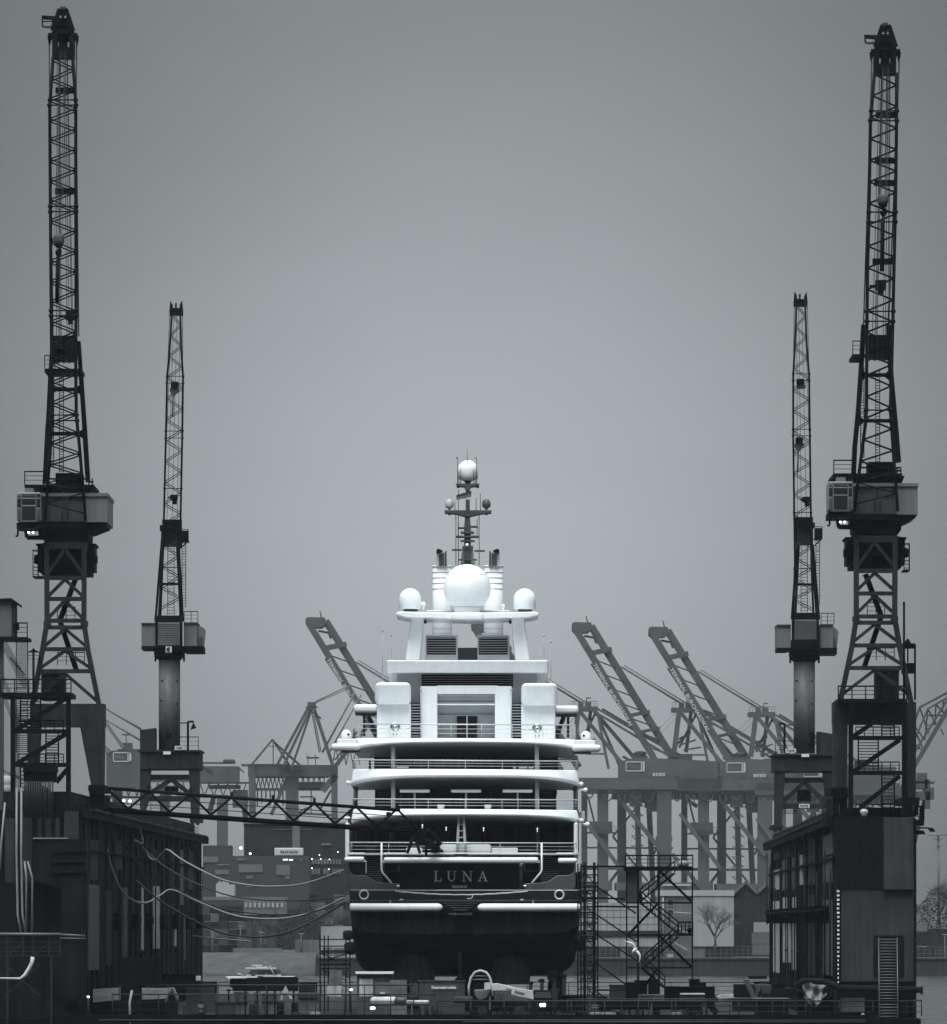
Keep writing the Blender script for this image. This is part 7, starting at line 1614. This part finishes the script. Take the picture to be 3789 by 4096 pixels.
for q in ((2700, 3490, 2560, 3605, 1), (2565, 3612, 2715, 3735, -1), (2715, 3744, 2580, 3866, 1), (2570, 3872, 2660, 3950, -1)):
    b = MB(); n = 13
    for k in range(n):
        t = (k + .5) / n; x, y = lerp(q[0], q[2], t), lerp(q[1], q[3], t); b.pbox(x - 8, x + 8, y - 1.5, y + 3, 548.3, 1.5)
    for dd in (548.2, 549.9):
        b.bar(P(q[0], q[1] + 3, dd), P(q[2], q[3] + 3, dd), S(6, 548), .1, up=(0, 1, 0))
        for h_ in (26, 46): b.tube(P(q[0], q[1] - h_, dd), P(q[2], q[3] - h_, dd), .06, n=5)
        for k in range(5): t = k / 4; b.tube(P(lerp(q[0], q[2], t), lerp(q[1], q[3], t), dd), P(lerp(q[0], q[2], t), lerp(q[1], q[3], t) - 46, dd), .05, n=5)
    b.build('stair_flight', 'crane', st_)
for q in ((2640, 3485, 2766, 3605), (2632, 3615, 2515, 3738), (2640, 3745, 2766, 3868), (2632, 3872, 2580, 3945)): b = MB(); b.tube(P(q[0], q[1], 551), P(q[2], q[3], 551), .1, n=6); b.build('diagonal', 'crane', st_)
b = MB(); b.pbox(2507, 2548, 3482, 3610, 548.6, 2); b.build('switch_cabinet', 'cont', st_)
b = MB(); b.pbox(2716, 2774, 3733, 3744, 547.8, 3.4); railing(b, [P(2712, 3735, 547.9), P(2772, 3735, 547.9)], S(46, 548), 4, 2, .05); b.build('side_landing', 'crane_black', st_)
b = MB(); b.ball(P(2732, 3456, 549.5), S(24, 548), 18, .62); b.tube(P(2706, 3468, 549.5), P(2758, 3468, 549.5), .2); one(b, 'covered_winch', 'tarp_pale', 'round covered winch on the top landing of the scaffold stair', 'winch')
b = MB(); b.ball(P(2760, 3722, 548.6), S(11, 548), 12); one(b, 'work_light', 'crane_black', 'dark round work light on the lower landing of the scaffold stair', 'lamp')
# raking struts from the ladder tower
for i, (x0, y0, x1, y1) in enumerate(((2385, 3545, 2545, 3655), (2388, 3660, 2548, 3768), (2390, 3742, 2548, 3842), (2388, 3855, 2545, 3968), (2386, 3968, 2530, 4060))):
    b = MB(); b.bar(P(x0, y0, 547.6), P(x1, y1, 547.6), S(6, 548), .15); b.build('raking_strut', 'crane', lt)
b = MB()
for y in (3466, 3590): b.bar(P(2325, y, 547.6), P(2500, y + (0 if y < 3500 else 6), 547.6), S(7, 548), .25)
b.tube(P(2378, 3626, 547.6), P(2550, 3628, 547.6), .08); b.tube(P(2385, 3960, 547.6), P(2550, 3960, 547.6), .06); b.build('link_beam', 'crane', lt)
# site hut with white roof
D = 545
kh = thing('site_hut', P(1495, fy(D), D), 'small site hut with bright white roof edge below the stern', 'hut')
b = MB(); b.pbox(1428, 1572, 3902, fy(D), D, 2.4); b.build('wall', 'cont', kh)
b = MB(); b.pprism([(1421, 3887), (1575, 3887), (1573, 3896), (1424, 3896)], D - .4, 3.2); b.build('roof', 'white', kh)
b = MB(); b.pbox(1430, 1566, 3897, 3909, D - .2, .4); b.build('fascia', 'dock_mid', kh)
b = MB(); b.pbox(1438, 1492, 3915, 3986, D - .06, .2); b.build('notice_board', 'dock_bright', kh)
for x0, x1, y0, y1, m_ in ((1501, 1560, 3930, 3982, 'tarp'), (1502, 1554, 3914, 3920, 'dock_pale'), (1521, 1540, 3969, 3981, 'paint_white')): b = MB(); b.pbox(x0, x1, y0, y1, D - .08 - (.04 if y0 > 3950 else 0), .2); b.build('hut_panel', m_, kh)
b = MB(); b.pbox(1562, 1628, 3921, fy(D - 3), D - 3, 1.5); b.pbox(1578, 1622, 3955, 3985, D - 3.1, .2); one(b, 'electrical_cabinet', 'tarp', 'dull grey cabinet between the site hut and the long container', 'cabinet')
b = MB(); b.pbox(1640, 1672, 3935, 3990, D - 2, 1.2); b.pbox(1641, 1646, 3938, 3985, D - 2.1, .2); one(b, 'meter_box', 'cont', 'narrow grey box touching the left end of the long container', 'cabinet')
# long grey container with white German lettering
D = 541
fc = thing('tool_container', P(1767, fy(D), D), 'grey corrugated container with white lettering under the rudder post', 'container')
b = MB(); b.pbox(1676, 1860, 3926, fy(D), D, 2.5)
for i in range(34): b.pbox(1679 + i * 5.3, 1682 + i * 5.3, 3931, fy(D) - 4, D - .05, .1)
b.build('body', 'cont', fc)
b = MB(); b.pbox(1673, 1863, 3922, 3928, D - .1, 2.7); b.build('top_rail', 'dock_mid', fc)
b = MB(); b.pbox(1725, 1828, 3942, 3959, D - .09, .05); b.build('sign_strip', 'tarp', fc)
put_text('container_lettering', 'Feuerwehrgeräte', P(1776, 3951, D - .12), S(11, D), 'sign', fc, extrude=.01, fit=S(98, D), offset=.012)
# tanks and rolls on a trestle
def tank(x0, x1, y, r, D, m_, label, nm='rolled_fender', z=1):
    b = MB(); R_ = S(r, D); a, c = P(x0, y, D), P(x1, y, D)
    pts, rs = [], []
    for k in range(7): t = k / 6 * math.pi / 2; pts.append(a + Vector((R_ * (1 - math.cos(t)) * .8, 0, 0))); rs.append(max(R_ * math.sin(t), .02))
    for k in range(1, 6): pts.append(a.lerp(c, k / 6)); rs.append(R_ * (1 + .03 * math.sin(k * 2.1)))
    for k in range(7): t = (6 - k) / 6 * math.pi / 2; pts.append(c - Vector((R_ * (1 - math.cos(t)) * .8, 0, 0))); rs.append(max(R_ * math.sin(t), .02))
    b.path(pts, rs, 16); return one(b, nm, m_, label, 'fender', 'rolled fenders on the dock floor')
tank(1480, 1592, 4006, 19, 534, 'dock_bright', 'big pale rounded fender, largest of the row before the site hut')
tank(1577, 1632, 4005, 17, 533.4, 'cont', 'grey rounded fender touching the big pale one')
tank(1624, 1718, 4010, 9, 532.8, 'dock_bright', 'thin pale roll right of the grey fender')
tank(1630, 1674, 3989, 13, 536, 'dock_mid', 'small dark roll lying above the thin pale roll')
tank(1812, 1896, 3999, 14, 533, 'dock_mid', 'lumpy dark roll in front of the container right end')
tk = thing('trestle', P(1600, fy(533), 533), 'low steel trestle carrying the row of rolled fenders', 'trestle')
b = MB(); b.bar(P(1478, 4020, 532.5), P(1722, 4020, 532.5), .14); b.bar(P(1478, 4020, 534.6), P(1722, 4020, 534.6), .14); b.build('beam', 'rail', tk)
for x in (1485, 1545, 1612, 1648, 1690, 1718):
    for dd in (532.5, 534.6): b = MB(); b.bar(P(x, 4020, dd), P(x, fy(dd), dd), .12); b.build('leg', 'rail_pale', tk)
for x, y, D, l_, r in ((1491, 4033, 526, 'bright lamp on the foreground railing below the big pale fender', 10), (1405, 3959, 545, 'small bright lamp left of the site hut', 6), (353, 3988, 518, 'small bright lamp at the foot of the pump house', 5)):
    lm_ = thing('work_lamp', P(x, y, D), l_, 'lamp', 'lit work lamps'); b = MB(); b.ball(P(x, y, D), S(r, D), 12, .7); b.build('bulb', 'lamp', lm_); b = MB(); b.tube(P(x, fy(D), D + .1), P(x, y + r, D + .1), .05); b.build('lamp_stand', 'rail', lm_)
# hooped cage
b = MB(); D = 537; pts = [(1877, 3985), (1876, 3945), (1884, 3912), (1900, 3890), (1922, 3883), (1945, 3890), (1960, 3910), (1968, 3945), (1972, 3985)]
hc = thing('hooped_cage', P(1924, fy(D), D), 'bright steel hoop frame with two crossbars below the stern', 'frame')
for dd in (0, 1.6): b = MB(); b.path([P(x, y, D + dd) for x, y in pts], S(5.5 if dd == 0 else 3, D), 8); b.build('hoop', 'dock_bright' if dd == 0 else 'rail', hc)
b = MB(); b.tube(P(1890, 3905, D), P(1955, 3905, D), .06); b.tube(P(1888, 3919, D), P(1958, 3919, D), .06); b.build('crossbar', 'rail_pale', hc)
b = MB(); b.pbox(1880, 1968, 3940, fy(D), D + .3, 1.2); b.pbox(1915, 1945, 3938, 3958, D + .1, .4); b.build('machine', 'dock_dark', hc)
# boom lift with white lettered arm
D = 533
bl = thing('boom_lift', P(2010, fy(D), D), 'boom lift with white lettered arm lowered to the right, under the stern', 'boom lift')
b = MB(); b.pprism([(1965, 3936), (1990, 3934), (2108, 3960), (2132, 3962), (2136, 3990), (2134, 4000), (2110, 3994), (1965, 3962)], D, .9); arm = b.build('arm', 'paint_white', bl, bevel=.05)
a = P(2060, 3966, D - .03); e = P(2098, 3975, D - .03); rt = (e - a).normalized()
put_text('arm_lettering', 'mateco', a.lerp(e, .5), S(12, D), 'tarp', arm, right=rt, up=Vector((-rt.z, 0, rt.x)), extrude=.01, fit=S(41, D), offset=.02)
put_text('arm_lettering', 'mit', P(2037, 3958, D - .03), S(9, D), 'tarp', arm, right=rt, up=Vector((-rt.z, 0, rt.x)), extrude=.01, fit=S(22, D), offset=.01)
b = MB(); b.pbox(1938, 1962, 3931, 3958, D - .3, .9); b.build('arm_joint', 'paint_white', bl)
b = MB(); b.pprism([(1896, 3960), (1952, 3958), (1962, 3968), (1946, 3996), (1916, 4002), (1900, 3984)], D - .5, 1.6); b.build('counterweight', 'dock_pale', bl, bevel=.08)
b = MB(); b.pbox(1978, 2044, 3961, 4010, D - .8, 1.6); b.pbox(1996, 2010, 3972, 3998, D - .9, .2); b.build('engine_housing', 'cont', bl, bevel=.06)
b = MB(); b.pbox(1905, 2110, 4010, 4036, D - .8, 2.4); b.build('chassis', 'dock_dark', bl)
b = MB(); b.bar(P(1960, 4040, D - 1.2), P(1960, 3985, D - 1.2), .12); b.build('outrigger', 'rail_pale', bl)
for x in (1930, 2080):
    for dd in (-1.1, 1.4): b = MB(); b.tube(P(x, 4042, D + dd), P(x, 4042, D + dd + .6), S(19, D), n=20); w_ = b.build('wheel', 'rubber', bl); b = MB(); b.tube(P(x, 4042, D + dd - .05), P(x, 4042, D + dd + .1), S(9, D), n=14); b.build('rim', 'rail', w_)
# van with two lit headlights
D = 541
vn = thing('service_van', P(2165, fy(D), D), 'dark service van with both headlights lit, right of the boom lift', 'van')
b = MB(); b.pprism([(2128, 4050), (2128, 3980), (2138, 3962), (2206, 3962), (2216, 3982), (2216, 4050)], D, 4.5); b.build('body', 'dock_dark', vn, bevel=.1)
b = MB(); b.pprism([(2138, 3992), (2143, 3968), (2202, 3968), (2208, 3992)], D - .05, .1); b.build('windscreen', 'glass_mid', vn)
for x in (2165, 2178): b = MB(); b.pbox(x - 5, x + 5, 4014, 4028, D - .12, .15); b.build('headlight', 'lamp', vn, bevel=.04)
for x in (2140, 2204):
    for dd in (.6, 3.4): b = MB(); b.tube(P(x - 4, 4048, D + dd), P(x + 4, 4048, D + dd), S(9, D), n=14); b.build('wheel', 'rubber', vn)
b = MB(); b.bar(P(2216, 4060, D - 2), P(2232, 3955, D - 2), .2); b.bar(P(2222, 4060, D - 2), P(2212, 3960, D - 2), .2); b.pbox(2205, 2240, 3955, 3962, D - 2, .5); one(b, 'trestle', 'rail', 'slanting steel trestle standing right beside the van', 'trestle')
# shores and blocks beside the hull
for i, (x, y0) in enumerate(((2120, 3930), (2165, 3920), (2215, 3918), (2255, 3900))):
    b = MB(); b.bar(P(x, fy(556), 556), P(x + 4, y0, 558), .3); b.pbox(x - 12, x + 14, y0 - 3, y0 + 8, 557.6, .8); b.pbox(x - 14, x + 14, fy(556) - 12, fy(556), 555.5, 1.2)
    one(b, 'hull_shore', 'rust', ('hull shore nearest the propeller tarpaulin on the right', 'hull shore directly above the van', 'hull shore right of the van roof', 'outermost hull shore on the right')[i], 'shore', 'shores under the hull')
# trailer, machines and stores on the right of the dock floor
D = 534
ft = thing('flat_trailer', P(2640, fy(D), D), 'long low dark trailer below the scaffold stair, with pale crates', 'trailer')
b = MB(); b.pbox(2395, 2815, 4004, 4018, D, 3); b.pbox(2400, 2810, 4018, 4040, D + .4, 2); b.build('bed', 'dock_dark', ft)
for x in (2450, 2490, 2700, 2740, 2780): b = MB(); b.tube(P(x, 4048, D), P(x, 4048, D + .6), S(12, D), n=16); b.build('wheel', 'rubber', ft)
for x0, x1, y0, y1, m_, l_ in ((2556, 2656, 3983, 4003, 'dock_pale', 'pale low crate on the trailer, left of the dark box'), (2660, 2720, 3950, 4003, 'dock_dark', 'tall dark box in the middle of the trailer'), (2722, 2820, 3978, 4003, 'cont', 'grey crate with bright lid at the right end of the trailer'), (2505, 2552, 3935, 4003, 'dock_dark', 'dark upright box at the left of the trailer bed')):
    b = MB(); b.pbox(x0, x1, y0, y1, D + .2, 2); b.pbox(x0 - 1, x1 + 1, y0 - 4, y0, D + .1, 2.2)
    for k in range(5): b.pbox(lerp(x0, x1, k / 5) + 1, lerp(x0, x1, k / 5) + 3, y0, y1, D + .12, .1)
    one(b, 'crate', m_, l_, 'crate', GR)
b = MB(); b.pbox(2722, 2820, 3974, 3979, D, 2.4); one(b, 'lid_sheet', 'paint_white', 'bright flat sheet on the right-hand crate of the trailer', 'sheet')
def machine(label, D, boxes, m_='dock_dark', cat='machine', nm='deck_machine'):
    r_ = thing(nm, P((boxes[0][0] + boxes[0][1]) / 2, fy(D), D), label, cat, GR)
    for i, q in enumerate(boxes):
        b = MB(); b.pbox(q[0], q[1], q[2], q[3] if q[3] else fy(D), D + (q[4] if len(q) > 4 else 0), q[5] if len(q) > 5 else 2); b.build(q[6] if len(q) > 6 else 'housing', q[7] if len(q) > 7 else m_, r_, bevel=.05)
    return r_
tm = machine('dark winch truck with steep V-shaped jib left of the right dock wall', 536, ((2940, 3020, 3938, 3990, 0, 3, 'body', 'dock'), (2935, 3022, 3998, 4045, -.2, 3.4, 'chassis', 'black'), (3020, 3085, 3938, 3975, .5, 2.4, 'cab', 'cont'), (2998, 3068, 3903, 3916, 1, 2, 'crossarm', 'dock'), (3085, 3195, 3955, 3995, .4, 2.4, 'engine_deck', 'black'), (3092, 3140, 3935, 3955, .5, 1.4, 'tool_box', 'dock_dark')), 'dock', 'truck', 'winch_truck')
b = MB(); b.pprism([(2975, 3920), (2996, 3920), (3022, 3978), (3042, 3935), (3048, 3945), (3020, 4000), (3008, 3996)], 535.6, .8); b.build('jib', 'cont', tm)
machine('long dark work bench with pale top edge before the winch truck', 529, ((3014, 3160, 3993, 3998, 0, 2.6, 'top', 'dock_pale'), (3022, 3156, 3998, 0, .3, 2, 'cabinet', 'dock_dark')), cat='bench', nm='work_bench')
b = MB(); r_ = random.Random(2); n, m_ = 18, 10; vs = []
ol = lambda t: (3209 + 92 * t, 3931 + 3 * math.sin(t * 9))
for j in range(m_ + 1):
    for i in range(n + 1):
        t, s = i / n, j / m_; x = 3209 + 92 * t + s * 8; yb = 3931 + s * (28 + 58 * math.sin(math.pi * min(t * .9 + .15, 1)) + 22 * t)
        vs.append(P(x, yb, 530 - .35 * math.sin(t * 14 + s * 5) * (.3 + s) - .25 * math.sin(t * 5 - s * 9) - .5 * s))
b.add(vs, [(j * (n + 1) + i, j * (n + 1) + i + 1, (j + 1) * (n + 1) + i + 1, (j + 1) * (n + 1) + i) for j in range(m_) for i in range(n)], True)
bk = len(b.v); b.v += [v + Vector((0, .06, 0)) for v in vs]; b.f += [[bk + q for q in reversed((j * (n + 1) + i, j * (n + 1) + i + 1, (j + 1) * (n + 1) + i + 1, (j + 1) * (n + 1) + i))] for j in range(m_) for i in range(n)]; b.sm += [True] * (n * m_)
one(b, 'tarpaulin', 'tarp_pale', 'pale crumpled tarpaulin hanging on machinery at the foot of the right dock wall', 'tarpaulin')
machine('dark machinery under the pale tarpaulin by the right dock wall', 531, ((3196, 3300, 3935, 0, 0, 3, 'frame', 'dock_dark'), (3255, 3340, 3990, 0, -.5, 2, 'base', 'black')))
b = MB(); b.path([P(3196, 3950, 530), P(3192, 3935, 530), P(3205, 3926, 530), P(3250, 3922, 530), P(3300, 3926, 530), P(3340, 3936, 530)], .22, 10); b.path([P(3193, 3945, 530), P(3197, 3985, 530)], .16, 8); one(b, 'bent_pipe', 'rust', 'bent rusty pipe running over the pale tarpaulin to the right dock wall', 'pipe')
for x0, x1, y0, D, m_, l_ in ((2390, 2430, 3990, 538, 'dock_dark', 'dark pallet box right of the slanting trestle'), (2250, 2330, 3985, 550, 'dock_dark', 'dark crate stack behind the ladder tower foot'), (2540, 2590, 3925, 600, 'dock_dark', 'dark drum crate far back between the scaffold posts'), (2595, 2640, 3920, 600, 'dock', 'dark bin far back left of the third scaffold post'), (2760, 2800, 3920, 605, 'dock_dark', 'dark square bin far back at the scaffold stair right foot'), (2800, 2825, 3932, 605, 'dock', 'small dark bin right of the square bin'), (2440, 2540, 3942, 600, 'cont', 'grey tarped stack far back behind the raking struts'), (2700, 2860, 3950, 595, 'dock_dark', 'long dark locker far back on the dock floor')):
    b = MB(); b.pbox(x0, x1, y0, fy(D), D, 2.2)
    for k in range(4): b.pbox(lerp(x0, x1, k / 4) + 2, lerp(x0, x1, k / 4) + 5, y0 + 3, fy(D) - 3, D - .06, .1)
    b.pbox(x0 - 1, x1 + 1, y0 - 3, y0 + 2, D - .1, 2.4); one(b, 'stores_box', m_, l_, 'box', GR)
b = MB(); b.bar(P(2820, 3965, 532), P(2872, 4005, 532), .3); b.bar(P(2832, 4010, 531), P(2868, 4056, 531), .5); b.bar(P(2829, 3975, 531), P(2829, 4085, 531), S(6, 531)); b.bar(P(2857, 4000, 531), P(2857, 4085, 531), S(6, 531)); one(b, 'gangway_ramp', 'dock_dark', 'dark slanted ramp frame at the right end of the trailer', 'ramp')
b = MB(); b.ring(P(2603, 4076, 519.5), S(17, 520), S(5, 520), 20, 8); b.tube(P(2605, 4060, 519.5), P(2608, 4010, 519.5), .12, .04); b.pprism([(2596, 4060), (2612, 4060), (2609, 4012)], 519.4, .2); one(b, 'tyre_fender', 'rubber', 'old tyre with a pale wedge hung at the near edge of the dock', 'tyre')
b = MB(); b.pprism([(2598, 4058), (2611, 4058), (2608, 4012)], 519.1, .1); one(b, 'marker_cone', 'dock_pale', 'slim pale cone standing above the old tyre', 'cone')
b = MB(); b.pprism([(2870, 3988), (2885, 3980), (2942, 3978), (2942, 3990), (2900, 3994), (2880, 4004)], 560, 2.2); b.build
one(b, 'dinghy', 'paint_white', 'pale upturned dinghy left of the winch truck', 'boat')
# near left: tented shed, pale truck bodies, sign board
D = 524
ts = thing('tarpaulin_shelter', P(640, fy(D), D), 'long low shelter of pale torn tarpaulin at lower left, behind the hose tower', 'shelter')
b = MB(); b.pprism([(372, 3958), (482, 3952), (482, 4000), (372, 4010)], D + 4, 2.5); b.build('left_sheet', 'tarp_pale', ts)
b = MB(); b.pprism([(560, 3953), (630, 3955), (692, 3952), (710, 3992), (560, 4000)], D + 4, 2.5); b.build('right_sheet', 'tarp_pale', ts)
b = MB(); b.pprism([(660, 4010), (686, 3960), (712, 4005), (712, 4075), (660, 4075)], D + 3.6, .4); b.build('open_end', 'black', ts)
b = MB(); b.pprism([(658, 4006), (685, 3954), (692, 3954), (716, 4000), (708, 4004), (687, 3966), (664, 4010)], D + 3.4, .5); b.build('ridge_edge', 'dock_pale', ts)
b = MB(); b.pbox(372, 708, 3998, fy(D + 4), D + 4.2, 2.2); b.build('base', 'dock_dark', ts)
for x0, x1, y0, y1, D, m_, l_ in ((804, 858, 3938, 3982, 560, 'cont', 'grey cabinet at the far foot of the left dock wall'), (745, 800, 3955, 4010, 545, 'dock_mid', 'dark hut with pale slats right of the tarpaulin shelter'), (935, 992, 3970, 4010, 545, 'dock_pale', 'pale panel crate left of the upright post on the dock floor'), (1046, 1110, 3974, 4006, 545, 'dock_pale', 'pale wide crate between the dark uprights on the dock floor'), (1014, 1026, 3972, 4006, 545, 'dock_pale', 'thin pale post crate between two wider pale ones'), (1192, 1275, 3974, 3992, 545, 'dock_pale', 'pale flat crate left of the low scaffold'), (860, 940, 4011, 4045, 530, 'dock_mid', 'dull low box behind the foreground railing at left'), (1195, 1268, 3930, 3972, 575, 'dock_mid', 'dull striped skip far back left of the low scaffold')):
    b = MB(); b.pbox(x0, x1, y0, y1 if y1 < 3990 and D > 570 else fy(D), D, 1.8) if m_ not in ('dock_pale',) else b.pbox(x0, x1, y0, y1, D, 1.0)
    if m_ == 'dock_pale': b.pbox(x0 + 1, x1 - 1, y1, fy(D), D + .2, .8)
    b.pbox(x0 - 1, x1 + 1, y0 - 2, y0 + 2, D - .1, 1.6)
    for k in range(3): b.pbox(x0 + 2, x1 - 2, lerp(y0, min(y1, 4010), (k + .5) / 3), lerp(y0, min(y1, 4010), (k + .5) / 3) + 1.5, D - .05, .1)
    one(b, 'stores_box', m_, l_, 'box', GR)
ab = thing('a_frame_board', P(1142, fy(546), 546), 'pale pointed A-shaped board left of the low scaffold', 'board')
b = MB(); b.pprism([(1142, 3942), (1158, 3975), (1126, 3975)], 546, .2); b.pprism([(1126, 3972), (1134, 3972), (1130, 4000), (1122, 4000)], 546, .2); b.pprism([(1150, 3972), (1158, 3972), (1170, 3996), (1160, 3996)], 546, .2); b.build('board', 'dock_bright', ab)
b = MB(); b.pbox(1139, 1146, 3972, 3976, 545.9, .1); b.build('mark', 'ink', ab)
machine('dark long dock truck in front of the white launch', 560, ((985, 1190, 3912, 3940, 0, 3, 'body', 'black'), (1035, 1185, 3908, 3914, .2, 2.4, 'roof', 'dock_dark'), (920, 990, 3915, 3950, 0, 3, 'cab', 'dock_dark'), (930, 1190, 3942, 3965, 0, 3, 'chassis', 'black')), 'black', 'truck', 'dock_truck')
machine('dark low shed along the far foot of the left dock wall', 600, ((650, 800, 3900, 3960, 0, 3, 'body', 'black'), (650, 785, 3895, 3900, -.2, 3.4, 'roof', 'dock_dark')), 'black', 'shed', 'dock_shed')
b = MB(); b.pbox(786, 802, 3906, 3922, 598, .15); b.pbox(784, 804, 3904, 3924, 598.15, .1); one(b, 'small_sign', 'sign', 'small square white sign on the dark shed at the left dock wall foot', 'sign')
for x, D in ((982, 541), (1068, 538), (1100, 541), (1175, 541), (915, 541), (1030, 541)):
    b = MB(); b.bar(P(x, fy(D), D), P(x, 3962, D), S(7, D)); b.pbox(x - 10, x + 10, 3958, 3964, D - .2, .5); one(b, 'bollard_post', 'dock_dark', 'dark upright post among the pale crates on the dock floor', 'post', 'dark posts among the pale crates')
# gull
gl_ = thing('gull', P(2538, 3808, 530), 'white gull in flight with both wings spread before the scaffold stair', 'gull')
D = 530
def wing_mesh(pts, chord, thick=.035):
    b = MB(); n = len(pts); vs = []
    for i, (x, y, dd) in enumerate(pts):
        p = P(x, y, D + dd); c = chord[i]; q = P(*(pts[min(i + 1, n - 1)][:2]), D) - P(*(pts[max(i - 1, 0)][:2]), D); q.y = 0; pr = Vector((-q.z, 0, q.x)).normalized()
        for k, (a, t) in enumerate(((-.5, 0), (-.2, 1), (.2, .8), (.5, 0), (.2, -.5), (-.2, -.6))): vs.append(p + pr * c * a + Vector((0, -thick * t * (1 - .6 * i / n), 0)))
    fs = [(i * 6 + k, i * 6 + (k + 1) % 6, (i + 1) * 6 + (k + 1) % 6, (i + 1) * 6 + k) for i in range(n - 1) for k in range(6)]
    b.add(vs, fs, True); return b
body = MB(); ax0, ax1 = P(2548, 3792, D - .1), P(2530, 3812, D + .1)
body.path([ax0.lerp(ax1, t) for t in (0, .12, .25, .4, .6, .8, 1.0)], [.03, .085, .10, .13, .14, .10, .04], 12)
body.merge(wing_mesh([(2540, 3798, 0), (2537, 3784, -.1), (2531, 3775, -.18), (2518, 3769, -.1), (2500, 3766, .05)], [.21, .2, .17, .11, .02]))
body.merge(wing_mesh([(2545, 3802, 0), (2553, 3810, -.1), (2560, 3822, -.15), (2560, 3838, -.05), (2555, 3850, .05)], [.21, .2, .17, .11, .02]))
tl = ax1; body.add([P(2533, 3806, D), P(2528, 3800, D), P(2530, 3811, D + .02), P(2541, 3811, D), P(2533, 3806, D + .06)], [(0, 1, 2), (0, 2, 3), (4, 2, 1), (4, 3, 2)])
body.sm = [True] * len(body.f); body.build('body', 'bird', gl_)
b = MB(); b.tube(ax0 + Vector((.03, -.03, .03)), ax0 + Vector((.1, -.08, .08)), .02, .006, 6); b.build('beak', 'bird_grey', gl_)

# drums, pallets and coiled hoses strewn over the floor
rq = random.Random(31)
for i in range(16):
    x = rq.choice((rq.uniform(720, 1270), rq.uniform(2240, 2930))); D = rq.uniform(533, 552); p = P(x, fy(D), D); r = .29
    b = MB(); b.lathe(p, [(r, 0), (r, .28), (r + .02, .3), (r, .32), (r, .58), (r + .02, .6), (r, .62), (r, .88), (r - .03, .9)], 14)
    one(b, 'oil_drum', rq.choice(('dock_dark', 'rust', 'cont')), 'dark steel drum standing on the dock floor behind the near railing', 'drum', 'steel drums on the dock floor')
for i in range(12):
    x = rq.choice((rq.uniform(650, 1250), rq.uniform(2250, 2950), rq.uniform(1650, 2250))); D = rq.uniform(528, 540); a = P(x, fy(D), D); b = MB(); h = rq.randint(2, 6)
    for k in range(h):
        z = a.z + k * .16; b.box(a.x, a.x + 1.2, D, D + .8, z + .11, z + .145)
        for q in (0, .53, 1.06): b.box(a.x + q, a.x + q + .14, D, D + .8, z, z + .11)
    one(b, 'pallet_stack', rq.choice(('rust', 'dock_mid', 'dock_dark')), 'dark stack of wooden pallets on the dock floor behind the near railing', 'pallets', 'pallet stacks on the dock floor')
for i in range(7):
    x = rq.choice((rq.uniform(700, 1300), rq.uniform(2250, 2900))); D = rq.uniform(527, 531); c = P(x, fy(D), D) + Vector((0, 0, .12)); b = MB()
    for k in range(3): b.ring(c + Vector((0, 0, k * .1)), .42 - k * .03, .06, 18, 6, 'Z')
    one(b, 'hose_coil', rq.choice(('rope_pale', 'rope_dark')), 'coil of hose lying on the dock floor behind the near railing', 'hose', 'hose coils on the dock floor')
